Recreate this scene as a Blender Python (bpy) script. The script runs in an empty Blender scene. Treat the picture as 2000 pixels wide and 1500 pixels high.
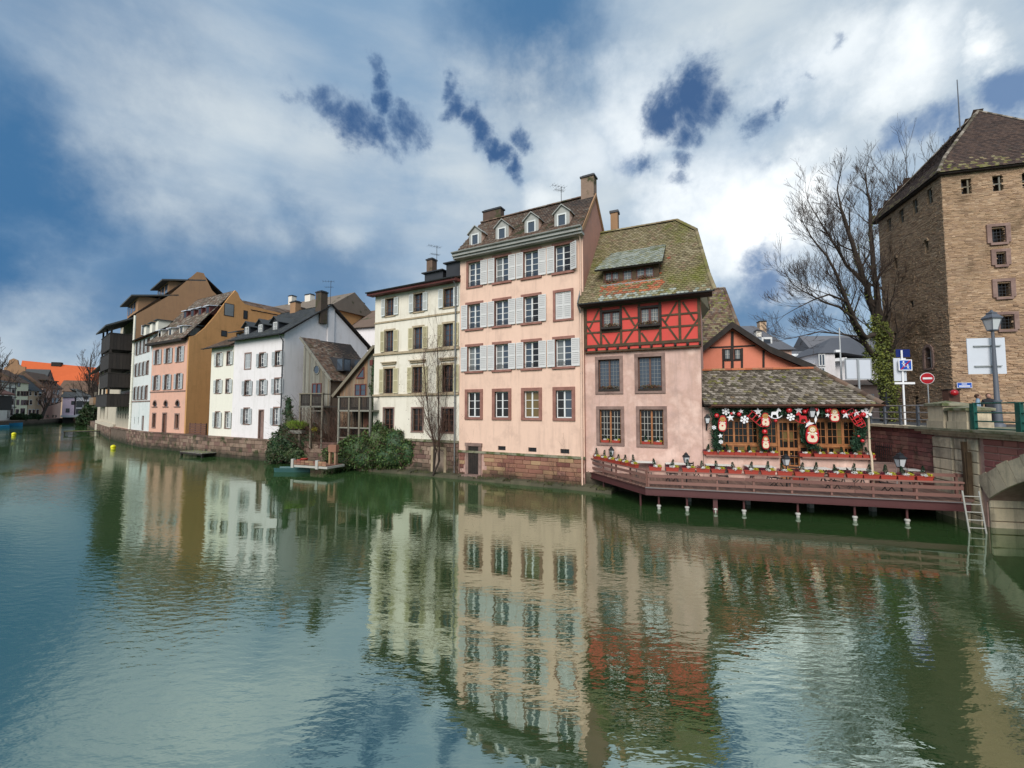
import bpy, math, random
import numpy as np
from mathutils import Vector, Matrix
random.seed(7)
R = math.radians
sc = bpy.context.scene
col = sc.collection

# ------------------------------------------------------------------ camera, sky, sun, exposure
FOC, HZ, EYE = 851.0, 799.0, 4.5          # focal length and horizon in photo pixels, eye height over the water
PITCH = math.atan((HZ - 750) / FOC)
cd = bpy.data.cameras.new('camera'); cam = bpy.data.objects.new('camera', cd); col.objects.link(cam)
cam.location = (0, 0, EYE); cam.rotation_euler = (R(90) + PITCH, 0, 0)
cd.sensor_width = 36; cd.lens = FOC / 2000 * 36; cd.clip_start = .1; cd.clip_end = 6000
sc.camera = cam

def ray(x, y):
    u = (x - 1000) / FOC; v = (750 - y) / FOC
    return Vector((u, math.cos(PITCH) - v * math.sin(PITCH), math.sin(PITCH) + v * math.cos(PITCH)))
def ground(x, y, z=0.0):
    d = ray(x, y); t = (z - EYE) / d.z
    return Vector((d.x * t, d.y * t, z))

w = bpy.data.worlds.new('World'); sc.world = w; w.use_nodes = True
NT = w.node_tree; NT.nodes.clear()
def N(t, k, **kw):
    n = t.nodes.new(k)
    for a, b in kw.items(): setattr(n, a, b)
    return n
def L(t, a, b): t.links.new(a, b)
wo = N(NT, 'ShaderNodeOutputWorld'); bg = N(NT, 'ShaderNodeBackground'); bg.inputs[1].default_value = .1
L(NT, bg.outputs[0], wo.inputs[0])
SUN_AZ, SUN_EL = R(197), R(36)             # clockwise from +Y: behind the camera, a little to its left
sky = N(NT, 'ShaderNodeTexSky', sky_type='NISHITA', sun_disc=False, sun_elevation=SUN_EL, sun_rotation=SUN_AZ)
tc = N(NT, 'ShaderNodeTexCoord')
def wmath(op, a, b=None, c=None, clamp=False):
    n = N(NT, 'ShaderNodeMath', operation=op); n.use_clamp = clamp
    for i, q in enumerate((a, b, c)):
        if q is None: continue
        if isinstance(q, (int, float)): n.inputs[i].default_value = q
        else: L(NT, q, n.inputs[i])
    return n.outputs[0]
def wmix(f, a, b):
    n = N(NT, 'ShaderNodeMix', data_type='RGBA')
    if isinstance(f, (int, float)): n.inputs[0].default_value = f
    else: L(NT, f, n.inputs[0])
    for i, q in ((6, a), (7, b)):
        if isinstance(q, tuple): n.inputs[i].default_value = (*q, 1)
        else: L(NT, q, n.inputs[i])
    return n.outputs[2]
def srgb(r, g, b):
    f = lambda c: (c / 255 / 12.92) if c / 255 <= .04045 else ((c / 255 + .055) / 1.055) ** 2.4
    return (f(r), f(g), f(b))
def skc(r, g, b, k=6.6):
    return tuple(c * k for c in srgb(r, g, b))
# direction, distorted by noise so that every cloud edge is ragged
nz1 = N(NT, 'ShaderNodeTexNoise'); nz1.inputs['Scale'].default_value = 5.5; nz1.inputs['Detail'].default_value = 8; nz1.inputs['Roughness'].default_value = .6
L(NT, tc.outputs['Generated'], nz1.inputs['Vector'])
def distorted(amount, src):
    s = N(NT, 'ShaderNodeVectorMath', operation='SUBTRACT'); L(NT, src, s.inputs[0]); s.inputs[1].default_value = (.5, .5, .5)
    m = N(NT, 'ShaderNodeVectorMath', operation='SCALE'); L(NT, s.outputs[0], m.inputs[0]); m.inputs['Scale'].default_value = amount
    a = N(NT, 'ShaderNodeVectorMath', operation='ADD'); L(NT, tc.outputs['Generated'], a.inputs[0]); L(NT, m.outputs[0], a.inputs[1])
    nn = N(NT, 'ShaderNodeVectorMath', operation='NORMALIZE'); L(NT, a.outputs[0], nn.inputs[0])
    return nn.outputs[0]
nz2 = N(NT, 'ShaderNodeTexNoise'); nz2.inputs['Scale'].default_value = 16; nz2.inputs['Detail'].default_value = 8; nz2.inputs['Roughness'].default_value = .62
L(NT, tc.outputs['Generated'], nz2.inputs['Vector'])
nzm = N(NT, 'ShaderNodeMix', data_type='RGBA'); nzm.inputs[0].default_value = .45; L(NT, nz1.outputs['Color'], nzm.inputs[6]); L(NT, nz2.outputs['Color'], nzm.inputs[7])
dir_soft = distorted(.30, nz1.outputs['Color']); dir_edge = distorted(.17, nzm.outputs[2])
def blob(src, px, py, rpx, soft, gain=1.0):
    d = ray(px, py).normalized()
    rr = rpx / FOC * (FOC / math.sqrt(FOC ** 2 + (px - 1000) ** 2 + (py - 750) ** 2)) ** 1.0
    v = N(NT, 'ShaderNodeVectorMath', operation='DISTANCE'); L(NT, src, v.inputs[0]); v.inputs[1].default_value = d
    m = N(NT, 'ShaderNodeMapRange', interpolation_type='SMOOTHSTEP')
    L(NT, v.outputs['Value'], m.inputs[0]); m.inputs[1].default_value = rr; m.inputs[2].default_value = rr * soft
    m.inputs[3].default_value = 0; m.inputs[4].default_value = gain
    return m.outputs[0]
def union(lst):
    o = lst[0]
    for q in lst[1:]: o = wmath('MAXIMUM', o, q)
    return o
#SKYBLOBS
def blobs(src, rows, soft, grow=1.0):
    return union([blob(src, r[0], r[1], r[2] * grow, soft, r[3] if len(r) > 3 else 1.0) for r in rows])
base = wmix(.88, sky.outputs[0], skc(134, 166, 196))
mid = N(NT, 'ShaderNodeTexNoise'); mid.inputs['Scale'].default_value = 2.2; mid.inputs['Detail'].default_value = 7; mid.inputs['Roughness'].default_value = .55
mp = N(NT, 'ShaderNodeMapping'); mp.inputs['Scale'].default_value = (1, 1, 3.4); mp.inputs['Rotation'].default_value = (0, R(28), 0)
L(NT, tc.outputs['Generated'], mp.inputs[0]); L(NT, mp.outputs[0], mid.inputs['Vector'])
fib = N(NT, 'ShaderNodeMapRange', interpolation_type='SMOOTHSTEP'); L(NT, mid.outputs['Fac'], fib.inputs[0]); fib.inputs[1].default_value = .30; fib.inputs[2].default_value = .74
sepd = N(NT, 'ShaderNodeSeparateXYZ'); L(NT, tc.outputs['Generated'], sepd.inputs[0])
veil = wmath('MULTIPLY', fib.outputs[0], .75)
c0 = wmix(veil, base, skc(194, 206, 216))
deep = blobs(dir_soft, [(60, 330, 330), (-120, 480, 330), (330, 560, 330, .8), (620, 560, 250, .7), (1050, 20, 260, .9), (1500, 620, 130, .7), (640, 380, 160, .3), (200, 40, 300, .5), (0, 620, 200, .5)], .12)
c1 = wmix(deep, c0, skc(68, 114, 158))
pale = blobs(dir_soft, [(420, 300, 270, .72), (620, 330, 200, .7), (900, 300, 180, .8), (1060, 260, 170, .9), (1080, 380, 130, .8), (1380, 100, 330, .85), (1700, 240, 330, .9), (1950, 80, 260, .8), (1180, 480, 240, .75), (60, 690, 180, .6), (330, 690, 160, .3)], .1)
c2 = wmix(wmath('MULTIPLY', pale, wmath('ADD', wmath('MULTIPLY', fib.outputs[0], .55), .5), clamp=True), c1, skc(218, 227, 231))
white = blobs(dir_soft, [(1440, 430, 210), (1330, 390, 110, .7), (1560, 400, 110, .9), (1500, 330, 100, .8), (1150, 320, 110, .45), (1740, 150, 160, .75), (1960, 110, 90, .8), (1600, 120, 120, .6), (1560, 570, 60, .5), (1060, 420, 90, .4), (1250, 250, 150, .6)], .0)
c3 = wmix(white, c2, skc(240, 243, 243, 8.6))
dnz = N(NT, 'ShaderNodeTexNoise'); dnz.inputs['Scale'].default_value = 9; dnz.inputs['Detail'].default_value = 10; dnz.inputs['Roughness'].default_value = .66; dnz.inputs['Distortion'].default_value = .25
L(NT, tc.outputs['Generated'], dnz.inputs['Vector'])
def feathered(mask, lo, hi, amp):
    v = wmath('ADD', mask, wmath('MULTIPLY', wmath('SUBTRACT', dnz.outputs['Fac'], .5), amp))
    n = N(NT, 'ShaderNodeMapRange', interpolation_type='SMOOTHSTEP'); L(NT, v, n.inputs[0]); n.inputs[1].default_value = lo; n.inputs[2].default_value = hi; return n.outputs[0]
grey = feathered(blobs(dir_edge, [(1485, 500, 42, .8), (1500, 560, 48, .8), (1480, 600, 40, .5), (1650, 360, 38, .6), (1760, 266, 40, .8), (1810, 252, 40, .8), (1860, 240, 36, .7), (1980, 185, 46), (1700, 230, 24, .4), (1480, 300, 34, .5), (1540, 300, 30, .4), (1240, 330, 40, .5)], 0, 2.0), .28, .95, 1.3)
c4 = wmix(grey, c3, skc(112, 140, 178))
darkm = blobs(dir_edge, [(570, 165, 22, .6), (625, 170, 34, .85), (650, 200, 34, .9), (690, 235, 40), (735, 250, 36), (725, 118, 22, .95), (738, 150, 22), (752, 190, 24), (790, 200, 22, .8), (795, 240, 40), (765, 290, 26, .7), (815, 270, 22, .8),
    (880, 170, 22), (895, 205, 28), (925, 230, 28), (948, 258, 28), (975, 290, 24), (1005, 322, 20, .9), (1030, 268, 22, .9), (1010, 345, 16, .7),
    (1350, 190, 56), (1300, 210, 36), (1400, 195, 40, .9), (1440, 162, 22, .6), (1345, 255, 30, .9), (1338, 310, 22, .75), (1270, 325, 24, .5), (1335, 360, 18, .55),
    (1485, 232, 28, .95), (1518, 212, 15, .9), (1610, 92, 14, .6), (1575, 155, 8, .5)], 0, 2.1)
halo = feathered(darkm, .12, 1.0, 1.9); core = feathered(darkm, .36, 1.12, 2.1)
c5 = wmix(wmath('MULTIPLY', halo, .6), c4, skc(120, 148, 182))
c5 = wmix(wmath('MULTIPLY', core, .92), c5, skc(50, 88, 136))
L(NT, c5, bg.inputs[0])

sd = bpy.data.lights.new('sun', 'SUN'); sd.energy = 2.3; sd.angle = R(42); sd.color = (1, .955, .9)
so = bpy.data.objects.new('sun', sd); col.objects.link(so)
sdir = Vector((math.sin(SUN_AZ) * math.cos(SUN_EL), math.cos(SUN_AZ) * math.cos(SUN_EL), math.sin(SUN_EL)))
so.rotation_euler = (-sdir).to_track_quat('-Z', 'Y').to_euler(); so.location = (0, -20, 60)
vs = sc.view_settings; sc.display_settings.display_device = 'sRGB'
vs.view_transform = 'Standard'; vs.look = 'None'; vs.gamma = 1; vs.exposure = .65; vs.use_curve_mapping = False
sc.cycles.max_bounces = 6; sc.cycles.diffuse_bounces = 3; sc.cycles.glossy_bounces = 4; sc.cycles.transmission_bounces = 2
sc.cycles.caustics_reflective = False; sc.cycles.caustics_refractive = False

# ------------------------------------------------------------------ frames
class Fr:
    """a vertical facade: origin on the plan, local x to the right along it, local y into the building"""
    def __init__(s, ox, oy, ang, oz=0.0):
        a = R(ang); s.ang = ang; s.o = Vector((ox, oy)); s.u = Vector((math.cos(a), math.sin(a))); s.n = Vector((-math.sin(a), math.cos(a)))
    def px(s, x, y, d=0.0):
        r = ray(x, y); r2 = Vector((r.x, r.y)); k = (d + s.o.dot(s.n)) / r2.dot(s.n)
        P = r * k
        return (P.x * s.u.x + P.y * s.u.y - s.o.dot(s.u), P.z + EYE)
    def side(s, lx, x, y):
        """pixel on the vertical plane local x = lx: gives local y and z"""
        r = ray(x, y); r2 = Vector((r.x, r.y)); k = (lx + s.o.dot(s.u)) / r2.dot(s.u)
        P = r * k
        return (P.x * s.n.x + P.y * s.n.y - s.o.dot(s.n), P.z + EYE)
    def w(s, lx, ly=0, z=0):
        q = s.o + s.u * lx + s.n * ly
        return Vector((q.x, q.y, z))
    def loc(s, P):
        q = Vector((P[0], P[1])) - s.o
        return (q.dot(s.u), q.dot(s.n))

# ------------------------------------------------------------------ mesh builder
class MB:
    def __init__(s): s.v = []; s.f = []; s.mi = []; s.r = []; s.k = 0; s.sm = []
    def add(s, vs, fs, r=None, smooth=False):
        b = len(s.v); s.v.extend([tuple(p) for p in vs])
        if r is None: r = random.random()
        for f in fs:
            s.f.append([b + i for i in f]); s.mi.append(s.k); s.r.append(r); s.sm.append(smooth)
        return s
    def box(s, x0, x1, y0, y1, z0, z1, r=None):
        return s.add([(x0, y0, z0), (x1, y0, z0), (x1, y1, z0), (x0, y1, z0), (x0, y0, z1), (x1, y0, z1), (x1, y1, z1), (x0, y1, z1)],
            [(0, 3, 2, 1), (4, 5, 6, 7), (0, 1, 5, 4), (1, 2, 6, 5), (2, 3, 7, 6), (3, 0, 4, 7)], r)
    def hexa(s, P, r=None):
        return s.add(P, [(0, 3, 2, 1), (4, 5, 6, 7), (0, 1, 5, 4), (1, 2, 6, 5), (2, 3, 7, 6), (3, 0, 4, 7)], r)
    def poly(s, pts, r=None): return s.add(pts, [tuple(range(len(pts)))], r)
    def prism_y(s, pts, y0, y1, r=None):
        """outline (x, z) extruded along y"""
        n = len(pts)
        return s.add([(p[0], y0, p[1]) for p in pts] + [(p[0], y1, p[1]) for p in pts],
            [tuple(range(n)), tuple(range(2 * n - 1, n - 1, -1))] + [(i, i + n, (i + 1) % n + n, (i + 1) % n) for i in range(n)], r)
    def prism_x(s, pts, x0, x1, r=None):
        n = len(pts)
        return s.add([(x0, p[0], p[1]) for p in pts] + [(x1, p[0], p[1]) for p in pts],
            [tuple(range(n)), tuple(range(2 * n - 1, n - 1, -1))] + [(i, i + n, (i + 1) % n + n, (i + 1) % n) for i in range(n)], r)
    def prism_z(s, pts, z0, z1, r=None):
        n = len(pts)
        return s.add([(p[0], p[1], z0) for p in pts] + [(p[0], p[1], z1) for p in pts],
            [tuple(range(n - 1, -1, -1)), tuple(range(n, 2 * n))] + [(i, (i + 1) % n, (i + 1) % n + n, i + n) for i in range(n)], r)
    def bar(s, a, b, wd, th, up=(0, 0, 1), r=None):
        """rectangular bar from a to b"""
        a = Vector(a); b = Vector(b); d = (b - a).normalized(); u = Vector(up)
        if abs(d.dot(u)) > .98: u = Vector((0, 1, 0))
        x = d.cross(u).normalized() * wd / 2; y = x.cross(d).normalized() * th / 2
        P = [a - x - y, a + x - y, a + x + y, a - x + y, b - x - y, b + x - y, b + x + y, b - x + y]
        return s.hexa(P, r)
    def tube(s, pts, rad, n=6, r=None, caps=True):
        if not isinstance(rad, (list, tuple)): rad = [rad] * len(pts)
        pts = [Vector(p) for p in pts]; vs = []; fs = []
        ref = Vector((0.3, 0.2, 1)).normalized()
        for i, p in enumerate(pts):
            d = (pts[min(i + 1, len(pts) - 1)] - pts[max(i - 1, 0)])
            if d.length < 1e-9: d = Vector((0, 0, 1))
            d.normalize()
            rf = ref if abs(d.dot(ref)) < .95 else Vector((1, 0, 0))
            x = d.cross(rf).normalized(); y = d.cross(x)
            for k in range(n):
                a = 2 * math.pi * k / n; vs.append(p + (x * math.cos(a) + y * math.sin(a)) * rad[i])
        for i in range(len(pts) - 1):
            for k in range(n):
                fs.append((i * n + k, i * n + (k + 1) % n, (i + 1) * n + (k + 1) % n, (i + 1) * n + k))
        s.add(vs, fs, r, smooth=n > 4)
        if caps: s.add([vs[k] for k in range(n)] + [vs[(len(pts) - 1) * n + k] for k in range(n)], [tuple(range(n - 1, -1, -1)), tuple(range(n, 2 * n))], r)
        return s
    def lathe(s, prof, n=12, c=(0, 0, 0), r=None, smooth=True, a0=0.0):
        vs = []; fs = []
        for (rr, z) in prof:
            for k in range(n):
                a = a0 + 2 * math.pi * k / n; vs.append((c[0] + rr * math.cos(a), c[1] + rr * math.sin(a), c[2] + z))
        for i in range(len(prof) - 1):
            for k in range(n):
                fs.append((i * n + k, i * n + (k + 1) % n, (i + 1) * n + (k + 1) % n, (i + 1) * n + k))
        s.add(vs, fs, r, smooth)
        s.add(vs[:n], [tuple(range(n - 1, -1, -1))], r); s.add(vs[-n:], [tuple(range(n))], r)
        return s
    def ball(s, c, rad, n=10, m=6, sq=(1, 1, 1), r=None):
        prof = [(math.sin(math.pi * i / m), -math.cos(math.pi * i / m)) for i in range(m + 1)]
        vs = []; fs = []
        for (rr, z) in prof:
            for k in range(n):
                a = 2 * math.pi * k / n; vs.append((c[0] + rr * math.cos(a) * rad * sq[0], c[1] + rr * math.sin(a) * rad * sq[1], c[2] + z * rad * sq[2]))
        for i in range(m):
            for k in range(n): fs.append((i * n + k, i * n + (k + 1) % n, (i + 1) * n + (k + 1) % n, (i + 1) * n + k))
        return s.add(vs, fs, r, True)
    def mesh(s, name, mats):
        if not isinstance(mats, (list, tuple)): mats = [mats]
        me = bpy.data.meshes.new(name); me.from_pydata(s.v, [], s.f)
        for m in mats: me.materials.append(m)
        me.polygons.foreach_set('material_index', s.mi); me.polygons.foreach_set('use_smooth', s.sm)
        at = me.attributes.new('rnd', 'FLOAT', 'FACE'); at.data.foreach_set('value', s.r)
        me.update(); return me

def link(o, parent=None, loc=None, rot=None, scale=None):
    col.objects.link(o)
    if parent is not None: o.parent = parent
    if loc is not None: o.location = loc
    if rot is not None: o.rotation_euler = rot
    if scale is not None: o.scale = scale
    return o
def obj(name, mb, mats, parent=None, loc=None, rot=None, label=None, kind=None, scale=None):
    me = mb if isinstance(mb, bpy.types.Mesh) else mb.mesh(name, mats)
    o = bpy.data.objects.new(name, me); link(o, parent, loc, rot, scale)
    if label: o['label'] = label
    if kind: o['kind'] = kind
    return o
def tag(o, label, cat, group=None):
    o['label'] = label; o['category'] = cat
    if group: o['group'] = group
    return o
def thing(name, label, cat, loc=(0, 0, 0), rz=0.0, group=None):
    o = bpy.data.objects.new(name, None); o.empty_display_size = .3; link(o, None, loc, (0, 0, rz))
    return tag(o, label, cat, group)
def fthing(name, label, cat, fr, group=None, lx=0, ly=0, z=0):
    """a thing whose empty stands in a facade frame"""
    return thing(name, label, cat, fr.w(lx, ly, z), R(fr.ang), group)
def structure(name, mb, m, parent=None):
    o = obj(name, mb, m, parent); o['kind'] = 'structure'; return o
def ordinal(i):
    return ['first', 'second', 'third', 'fourth', 'fifth', 'sixth', 'seventh', 'eighth', 'ninth', 'tenth', 'eleventh', 'twelfth', 'thirteenth', 'fourteenth', 'fifteenth', 'sixteenth', 'seventeenth', 'eighteenth', 'nineteenth', 'twentieth'][i]

# ------------------------------------------------------------------ materials
def ramp(t, fac, cols, interp='LINEAR', pos=None):
    r = N(t, 'ShaderNodeValToRGB'); e = r.color_ramp.elements; r.color_ramp.interpolation = interp
    n = len(cols)
    while len(e) < n: e.new(.5)
    for i, c in enumerate(cols):
        e[i].position = (i / (n - 1) if interp != 'CONSTANT' else i / n) if pos is None else pos[i]; e[i].color = (*c, 1)
    L(t, fac, r.inputs[0]); return r.outputs[0]
def mat(name, cols, rough=.85, rnd=False, noise=None, streak=None, moss=None, bump=None, spec=.35, metal=0.0, brick=None, ior=None, grain=None, coat=None, zmoss=None):
    m = bpy.data.materials.new(name); m.use_nodes = True; t = m.node_tree; b = t.nodes['Principled BSDF']
    if not isinstance(cols[0], (tuple, list)): cols = [cols]
    geo = N(t, 'ShaderNodeNewGeometry'); pos = geo.outputs['Position']
    def M(op, a, bb=None, clamp=False):
        n = N(t, 'ShaderNodeMath', operation=op); n.use_clamp = clamp
        for i, q in enumerate((a, bb)):
            if q is None: continue
            if isinstance(q, (int, float)): n.inputs[i].default_value = q
            else: L(t, q, n.inputs[i])
        return n.outputs[0]
    def noise_tex(scale, detail=5, vec=None, sc3=None, rough_=.6):
        n = N(t, 'ShaderNodeTexNoise'); n.inputs['Scale'].default_value = scale; n.inputs['Detail'].default_value = detail; n.inputs['Roughness'].default_value = rough_
        v = vec or pos
        if sc3:
            mp_ = N(t, 'ShaderNodeMapping'); mp_.inputs['Scale'].default_value = sc3; L(t, v, mp_.inputs[0]); v = mp_.outputs[0]
        L(t, v, n.inputs['Vector']); return n.outputs['Fac']
    def mixc(f, a, c, mode='MIX'):
        n = N(t, 'ShaderNodeMix', data_type='RGBA', blend_type=mode)
        if isinstance(f, (int, float)): n.inputs[0].default_value = f
        else: L(t, f, n.inputs[0])
        for i, q in ((6, a), (7, c)):
            if isinstance(q, tuple): n.inputs[i].default_value = (*q, 1)
            else: L(t, q, n.inputs[i])
        return n.outputs[2]
    def sstep(v, lo, hi, a=0.0, c=1.0):
        n = N(t, 'ShaderNodeMapRange', interpolation_type='SMOOTHSTEP'); L(t, v, n.inputs[0])
        n.inputs[1].default_value = lo; n.inputs[2].default_value = hi; n.inputs[3].default_value = a; n.inputs[4].default_value = c
        return n.outputs[0]
    at = N(t, 'ShaderNodeAttribute', attribute_name='rnd'); oi = N(t, 'ShaderNodeObjectInfo')
    rr = M('FRACT', M('ADD', at.outputs['Fac'], M('MULTIPLY', oi.outputs['Random'], 3.7)))
    if rnd and len(cols) > 1:
        c = ramp(t, rr, cols)
    elif len(cols) > 1:
        c = ramp(t, sstep(noise_tex(noise[0] if noise else 1.0), .3, .7), cols)
    else:
        n = N(t, 'ShaderNodeRGB'); n.outputs[0].default_value = (*cols[0], 1); c = n.outputs[0]
        if rnd:
            hv = N(t, 'ShaderNodeHueSaturation'); L(t, c, hv.inputs['Color']); L(t, M('ADD', M('MULTIPLY', rr, .5), .75), hv.inputs['Value']); c = hv.outputs[0]
    if noise:      # (scale, amount): brightness mottling at two sizes
        s_, a_ = noise
        v = M('ADD', M('MULTIPLY', M('SUBTRACT', noise_tex(s_, 6), .5), a_ * 2), M('MULTIPLY', M('SUBTRACT', noise_tex(s_ * 7, 4), .5), a_))
        hv = N(t, 'ShaderNodeHueSaturation'); L(t, c, hv.inputs['Color']); L(t, M('ADD', v, 1.0), hv.inputs['Value']); c = hv.outputs[0]
    if streak:     # (colour, amount): dirt runs and patches
        cs, a_ = streak
        v = sstep(noise_tex(2.2, 8, sc3=(1.5, 1.5, .16), rough_=.68), .46, .70, 0, a_)
        c = mixc(v, c, cs)
        v2 = sstep(noise_tex(.8, 9, rough_=.68), .50, .68, 0, a_)
        c = mixc(v2, c, cs)
    if brick:      # (scale, w, h, colour): fine joints for surfaces too far to build them piece by piece
        bs, bw, bh, cb = brick
        bt = N(t, 'ShaderNodeTexBrick'); bt.inputs['Scale'].default_value = bs; bt.inputs['Brick Width'].default_value = bw; bt.inputs['Row Height'].default_value = bh
        bt.inputs['Mortar Size'].default_value = .012
        sx = N(t, 'ShaderNodeSeparateXYZ'); L(t, pos, sx.inputs[0]); cx = N(t, 'ShaderNodeCombineXYZ')
        L(t, M('ADD', sx.outputs[0], sx.outputs[1]), cx.inputs[0]); L(t, sx.outputs[2], cx.inputs[1]); L(t, cx.outputs[0], bt.inputs['Vector'])
        bt.inputs['Color1'].default_value = (.75, .75, .75, 1); bt.inputs['Color2'].default_value = (1.15, 1.15, 1.15, 1); bt.inputs['Mortar'].default_value = (*cb, 1)
        c = mixc(1.0, c, bt.outputs['Color'], 'MULTIPLY')
    if grain:      # wood grain along z or x: (sx, sy, sz, amount)
        v = noise_tex(1.0, 5, sc3=grain[:3])
        hv = N(t, 'ShaderNodeHueSaturation'); L(t, c, hv.inputs['Color']); L(t, M('ADD', M('MULTIPLY', M('SUBTRACT', v, .5), grain[3] * 2), 1.0), hv.inputs['Value']); c = hv.outputs[0]
    if moss:       # (colour, lo, hi, scale)
        cm, lo, hi, ms = moss
        c = mixc(sstep(noise_tex(ms, 8, rough_=.65), lo, hi), c, cm)
    if zmoss:      # (colour, z0, z1): growth and damp near the waterline
        cm, z0, z1 = zmoss
        sz = N(t, 'ShaderNodeSeparateXYZ'); L(t, pos, sz.inputs[0])
        zz = M('ADD', sz.outputs[2], M('MULTIPLY', M('SUBTRACT', noise_tex(1.3, 6), .5), (z1 - z0) * 1.3))
        c = mixc(sstep(zz, z0, z1, .9, 0), c, cm)
    L(t, c, b.inputs['Base Color'])
    b.inputs['Roughness'].default_value = rough; b.inputs['Metallic'].default_value = metal
    b.inputs['Specular IOR Level'].default_value = spec
    if ior: b.inputs['IOR'].default_value = ior
    if coat: b.inputs['Coat Weight'].default_value = coat
    if bump:       # list of (scale, strength, distance)
        prev = None
        for (s_, st, dist) in (bump if isinstance(bump, list) else [bump]):
            bn = N(t, 'ShaderNodeBump'); bn.inputs['Strength'].default_value = st; bn.inputs['Distance'].default_value = dist
            L(t, noise_tex(s_, 6), bn.inputs['Height'])
            if prev: L(t, prev, bn.inputs['Normal'])
            prev = bn.outputs[0]
        L(t, prev, b.inputs['Normal'])
    return m
PB = [(1.3, .35, .03), (14, .25, .012)]
def plaster(name, c, dirt, amt=.35, nz=.1, zm=None): return mat(name, c, .92, noise=(.9, nz), streak=(dirt, amt), bump=PB, spec=.2, zmoss=zm)
DAMP = ((.026, .03, .018), .0, .95)
M_ = {}
M_['pink'] = plaster('pink_plaster', (.76, .53, .41), (.54, .37, .29), .5, .07)
M_['cream'] = plaster('cream_plaster', (.75, .70, .59), (.52, .47, .37), .5, .06)
M_['rose'] = plaster('rose_plaster', [(.68, .46, .39), (.56, .37, .30), (.70, .50, .42)], (.40, .28, .24), .5, .16)
M_['red'] = plaster('red_plaster', (.62, .085, .07), (.44, .10, .07), .5, .1)
M_['orange'] = plaster('orange_plaster', (.64, .22, .14), (.50, .17, .09), .25, .05)
M_['white'] = plaster('white_plaster', (.78, .74, .73), (.58, .55, .52), .35, .04)
M_['yellowish'] = plaster('pale_yellow_plaster', (.78, .75, .64), (.6, .57, .48), .2, .03)
M_['salmon'] = plaster('salmon_plaster', (.68, .39, .29), (.5, .33, .26), .45, .06)
M_['ochre'] = plaster('ochre_plaster', (.54, .29, .12), (.38, .21, .085), .45, .08)
M_['brown'] = plaster('brown_plaster', (.34, .20, .11), (.27, .165, .10), .5, .1)
M_['bluewhite'] = plaster('blue_white_plaster', (.66, .68, .66), (.44, .52, .50), .5, .05)
M_['ivory'] = plaster('ivory_plaster', (.52, .46, .36), (.36, .32, .25), .4, .06)
M_['mauve'] = plaster('mauve_plaster', (.62, .49, .58), (.5, .4, .46), .3, .04)
M_['faryellow'] = plaster('far_yellow_plaster', (.84, .79, .56), (.6, .55, .4), .3, .04)
M_['farbeige'] = plaster('far_beige_plaster', (.58, .41, .27), (.45, .33, .23), .3, .04)
M_['farpink'] = plaster('far_pink_plaster', (.70, .46, .36), (.55, .38, .3), .3, .04)
M_['farwhite'] = plaster('far_white_plaster', (.74, .69, .60), (.56, .5, .43), .3, .04)
M_['greywall'] = plaster('grey_plaster', (.5, .5, .52), (.4, .4, .42), .3, .04)
M_['sandstone'] = mat('red_sandstone', [(.23, .11, .085), (.30, .15, .12)], .9, noise=(2.0, .15), bump=[(18, .4, .01)], spec=.2)
M_['greystone'] = mat('mauve_grey_stone', [(.20, .13, .11), (.28, .19, .16)], .9, noise=(2.0, .15), bump=[(18, .4, .01)], spec=.2)
M_['beigestone'] = mat('beige_stone', [(.33, .26, .17), (.42, .34, .23)], .9, noise=(2.0, .12), bump=[(18, .3, .01)], spec=.2)
M_['block'] = mat('sandstone_blocks', [(.17, .07, .055), (.27, .13, .095), (.34, .19, .12), (.22, .09, .07), (.38, .25, .14), (.25, .12, .10)], .92, rnd=True, noise=(3.0, .22), bump=[(9, .6, .03), (40, .4, .01)], zmoss=DAMP, spec=.2)
M_['oldblock'] = mat('weathered_blocks', [(.11, .075, .055), (.20, .135, .10), (.28, .20, .15), (.16, .09, .075), (.085, .065, .05)], .95, rnd=True, noise=(2.5, .25), bump=[(9, .6, .03), (40, .4, .01)], moss=((.055, .06, .028), .52, .66, 1.2), zmoss=DAMP, spec=.2)
M_['redblock'] = mat('bridge_red_blocks', [(.30, .11, .10), (.38, .16, .13), (.33, .13, .12), (.25, .09, .085), (.42, .2, .16)], .92, rnd=True, noise=(3.0, .15), bump=[(9, .5, .02), (40, .4, .01)], spec=.2)
M_['darkblock'] = mat('dark_red_blocks', [(.22, .09, .085), (.30, .13, .11), (.17, .085, .075), (.34, .18, .14)], .92, rnd=True, noise=(3.0, .2), bump=[(9, .5, .02), (40, .4, .01)], moss=((.06, .055, .035), .56, .7, 1.0), spec=.2)
M_['ashlar'] = mat('pale_ashlar', [(.66, .55, .37), (.72, .61, .43), (.56, .47, .33), (.44, .37, .27)], .92, rnd=True, noise=(2.2, .2), streak=((.16, .14, .11), .6), bump=[(8, .4, .02), (40, .3, .008)], spec=.2)
M_['mossstone'] = mat('mossy_cap_stone', [(.20, .19, .13), (.27, .25, .18)], .95, noise=(2.4, .2), moss=((.085, .10, .04), .45, .62, 1.6), bump=[(10, .5, .02)], spec=.2)
M_['mortar'] = mat('lime_mortar', [(.30, .22, .17), (.38, .29, .22)], .95, noise=(4, .15), bump=(20, .5, .02), zmoss=DAMP, spec=.1)
M_['pinkmortar'] = mat('pink_mortar', [(.42, .26, .22), (.5, .33, .27)], .95, noise=(4, .1), bump=(20, .5, .02), spec=.1)
M_['darkmortar'] = mat('dark_mortar', [(.10, .075, .06), (.17, .13, .10)], .95, noise=(4, .15), bump=(20, .5, .02), zmoss=DAMP, spec=.1)
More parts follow.
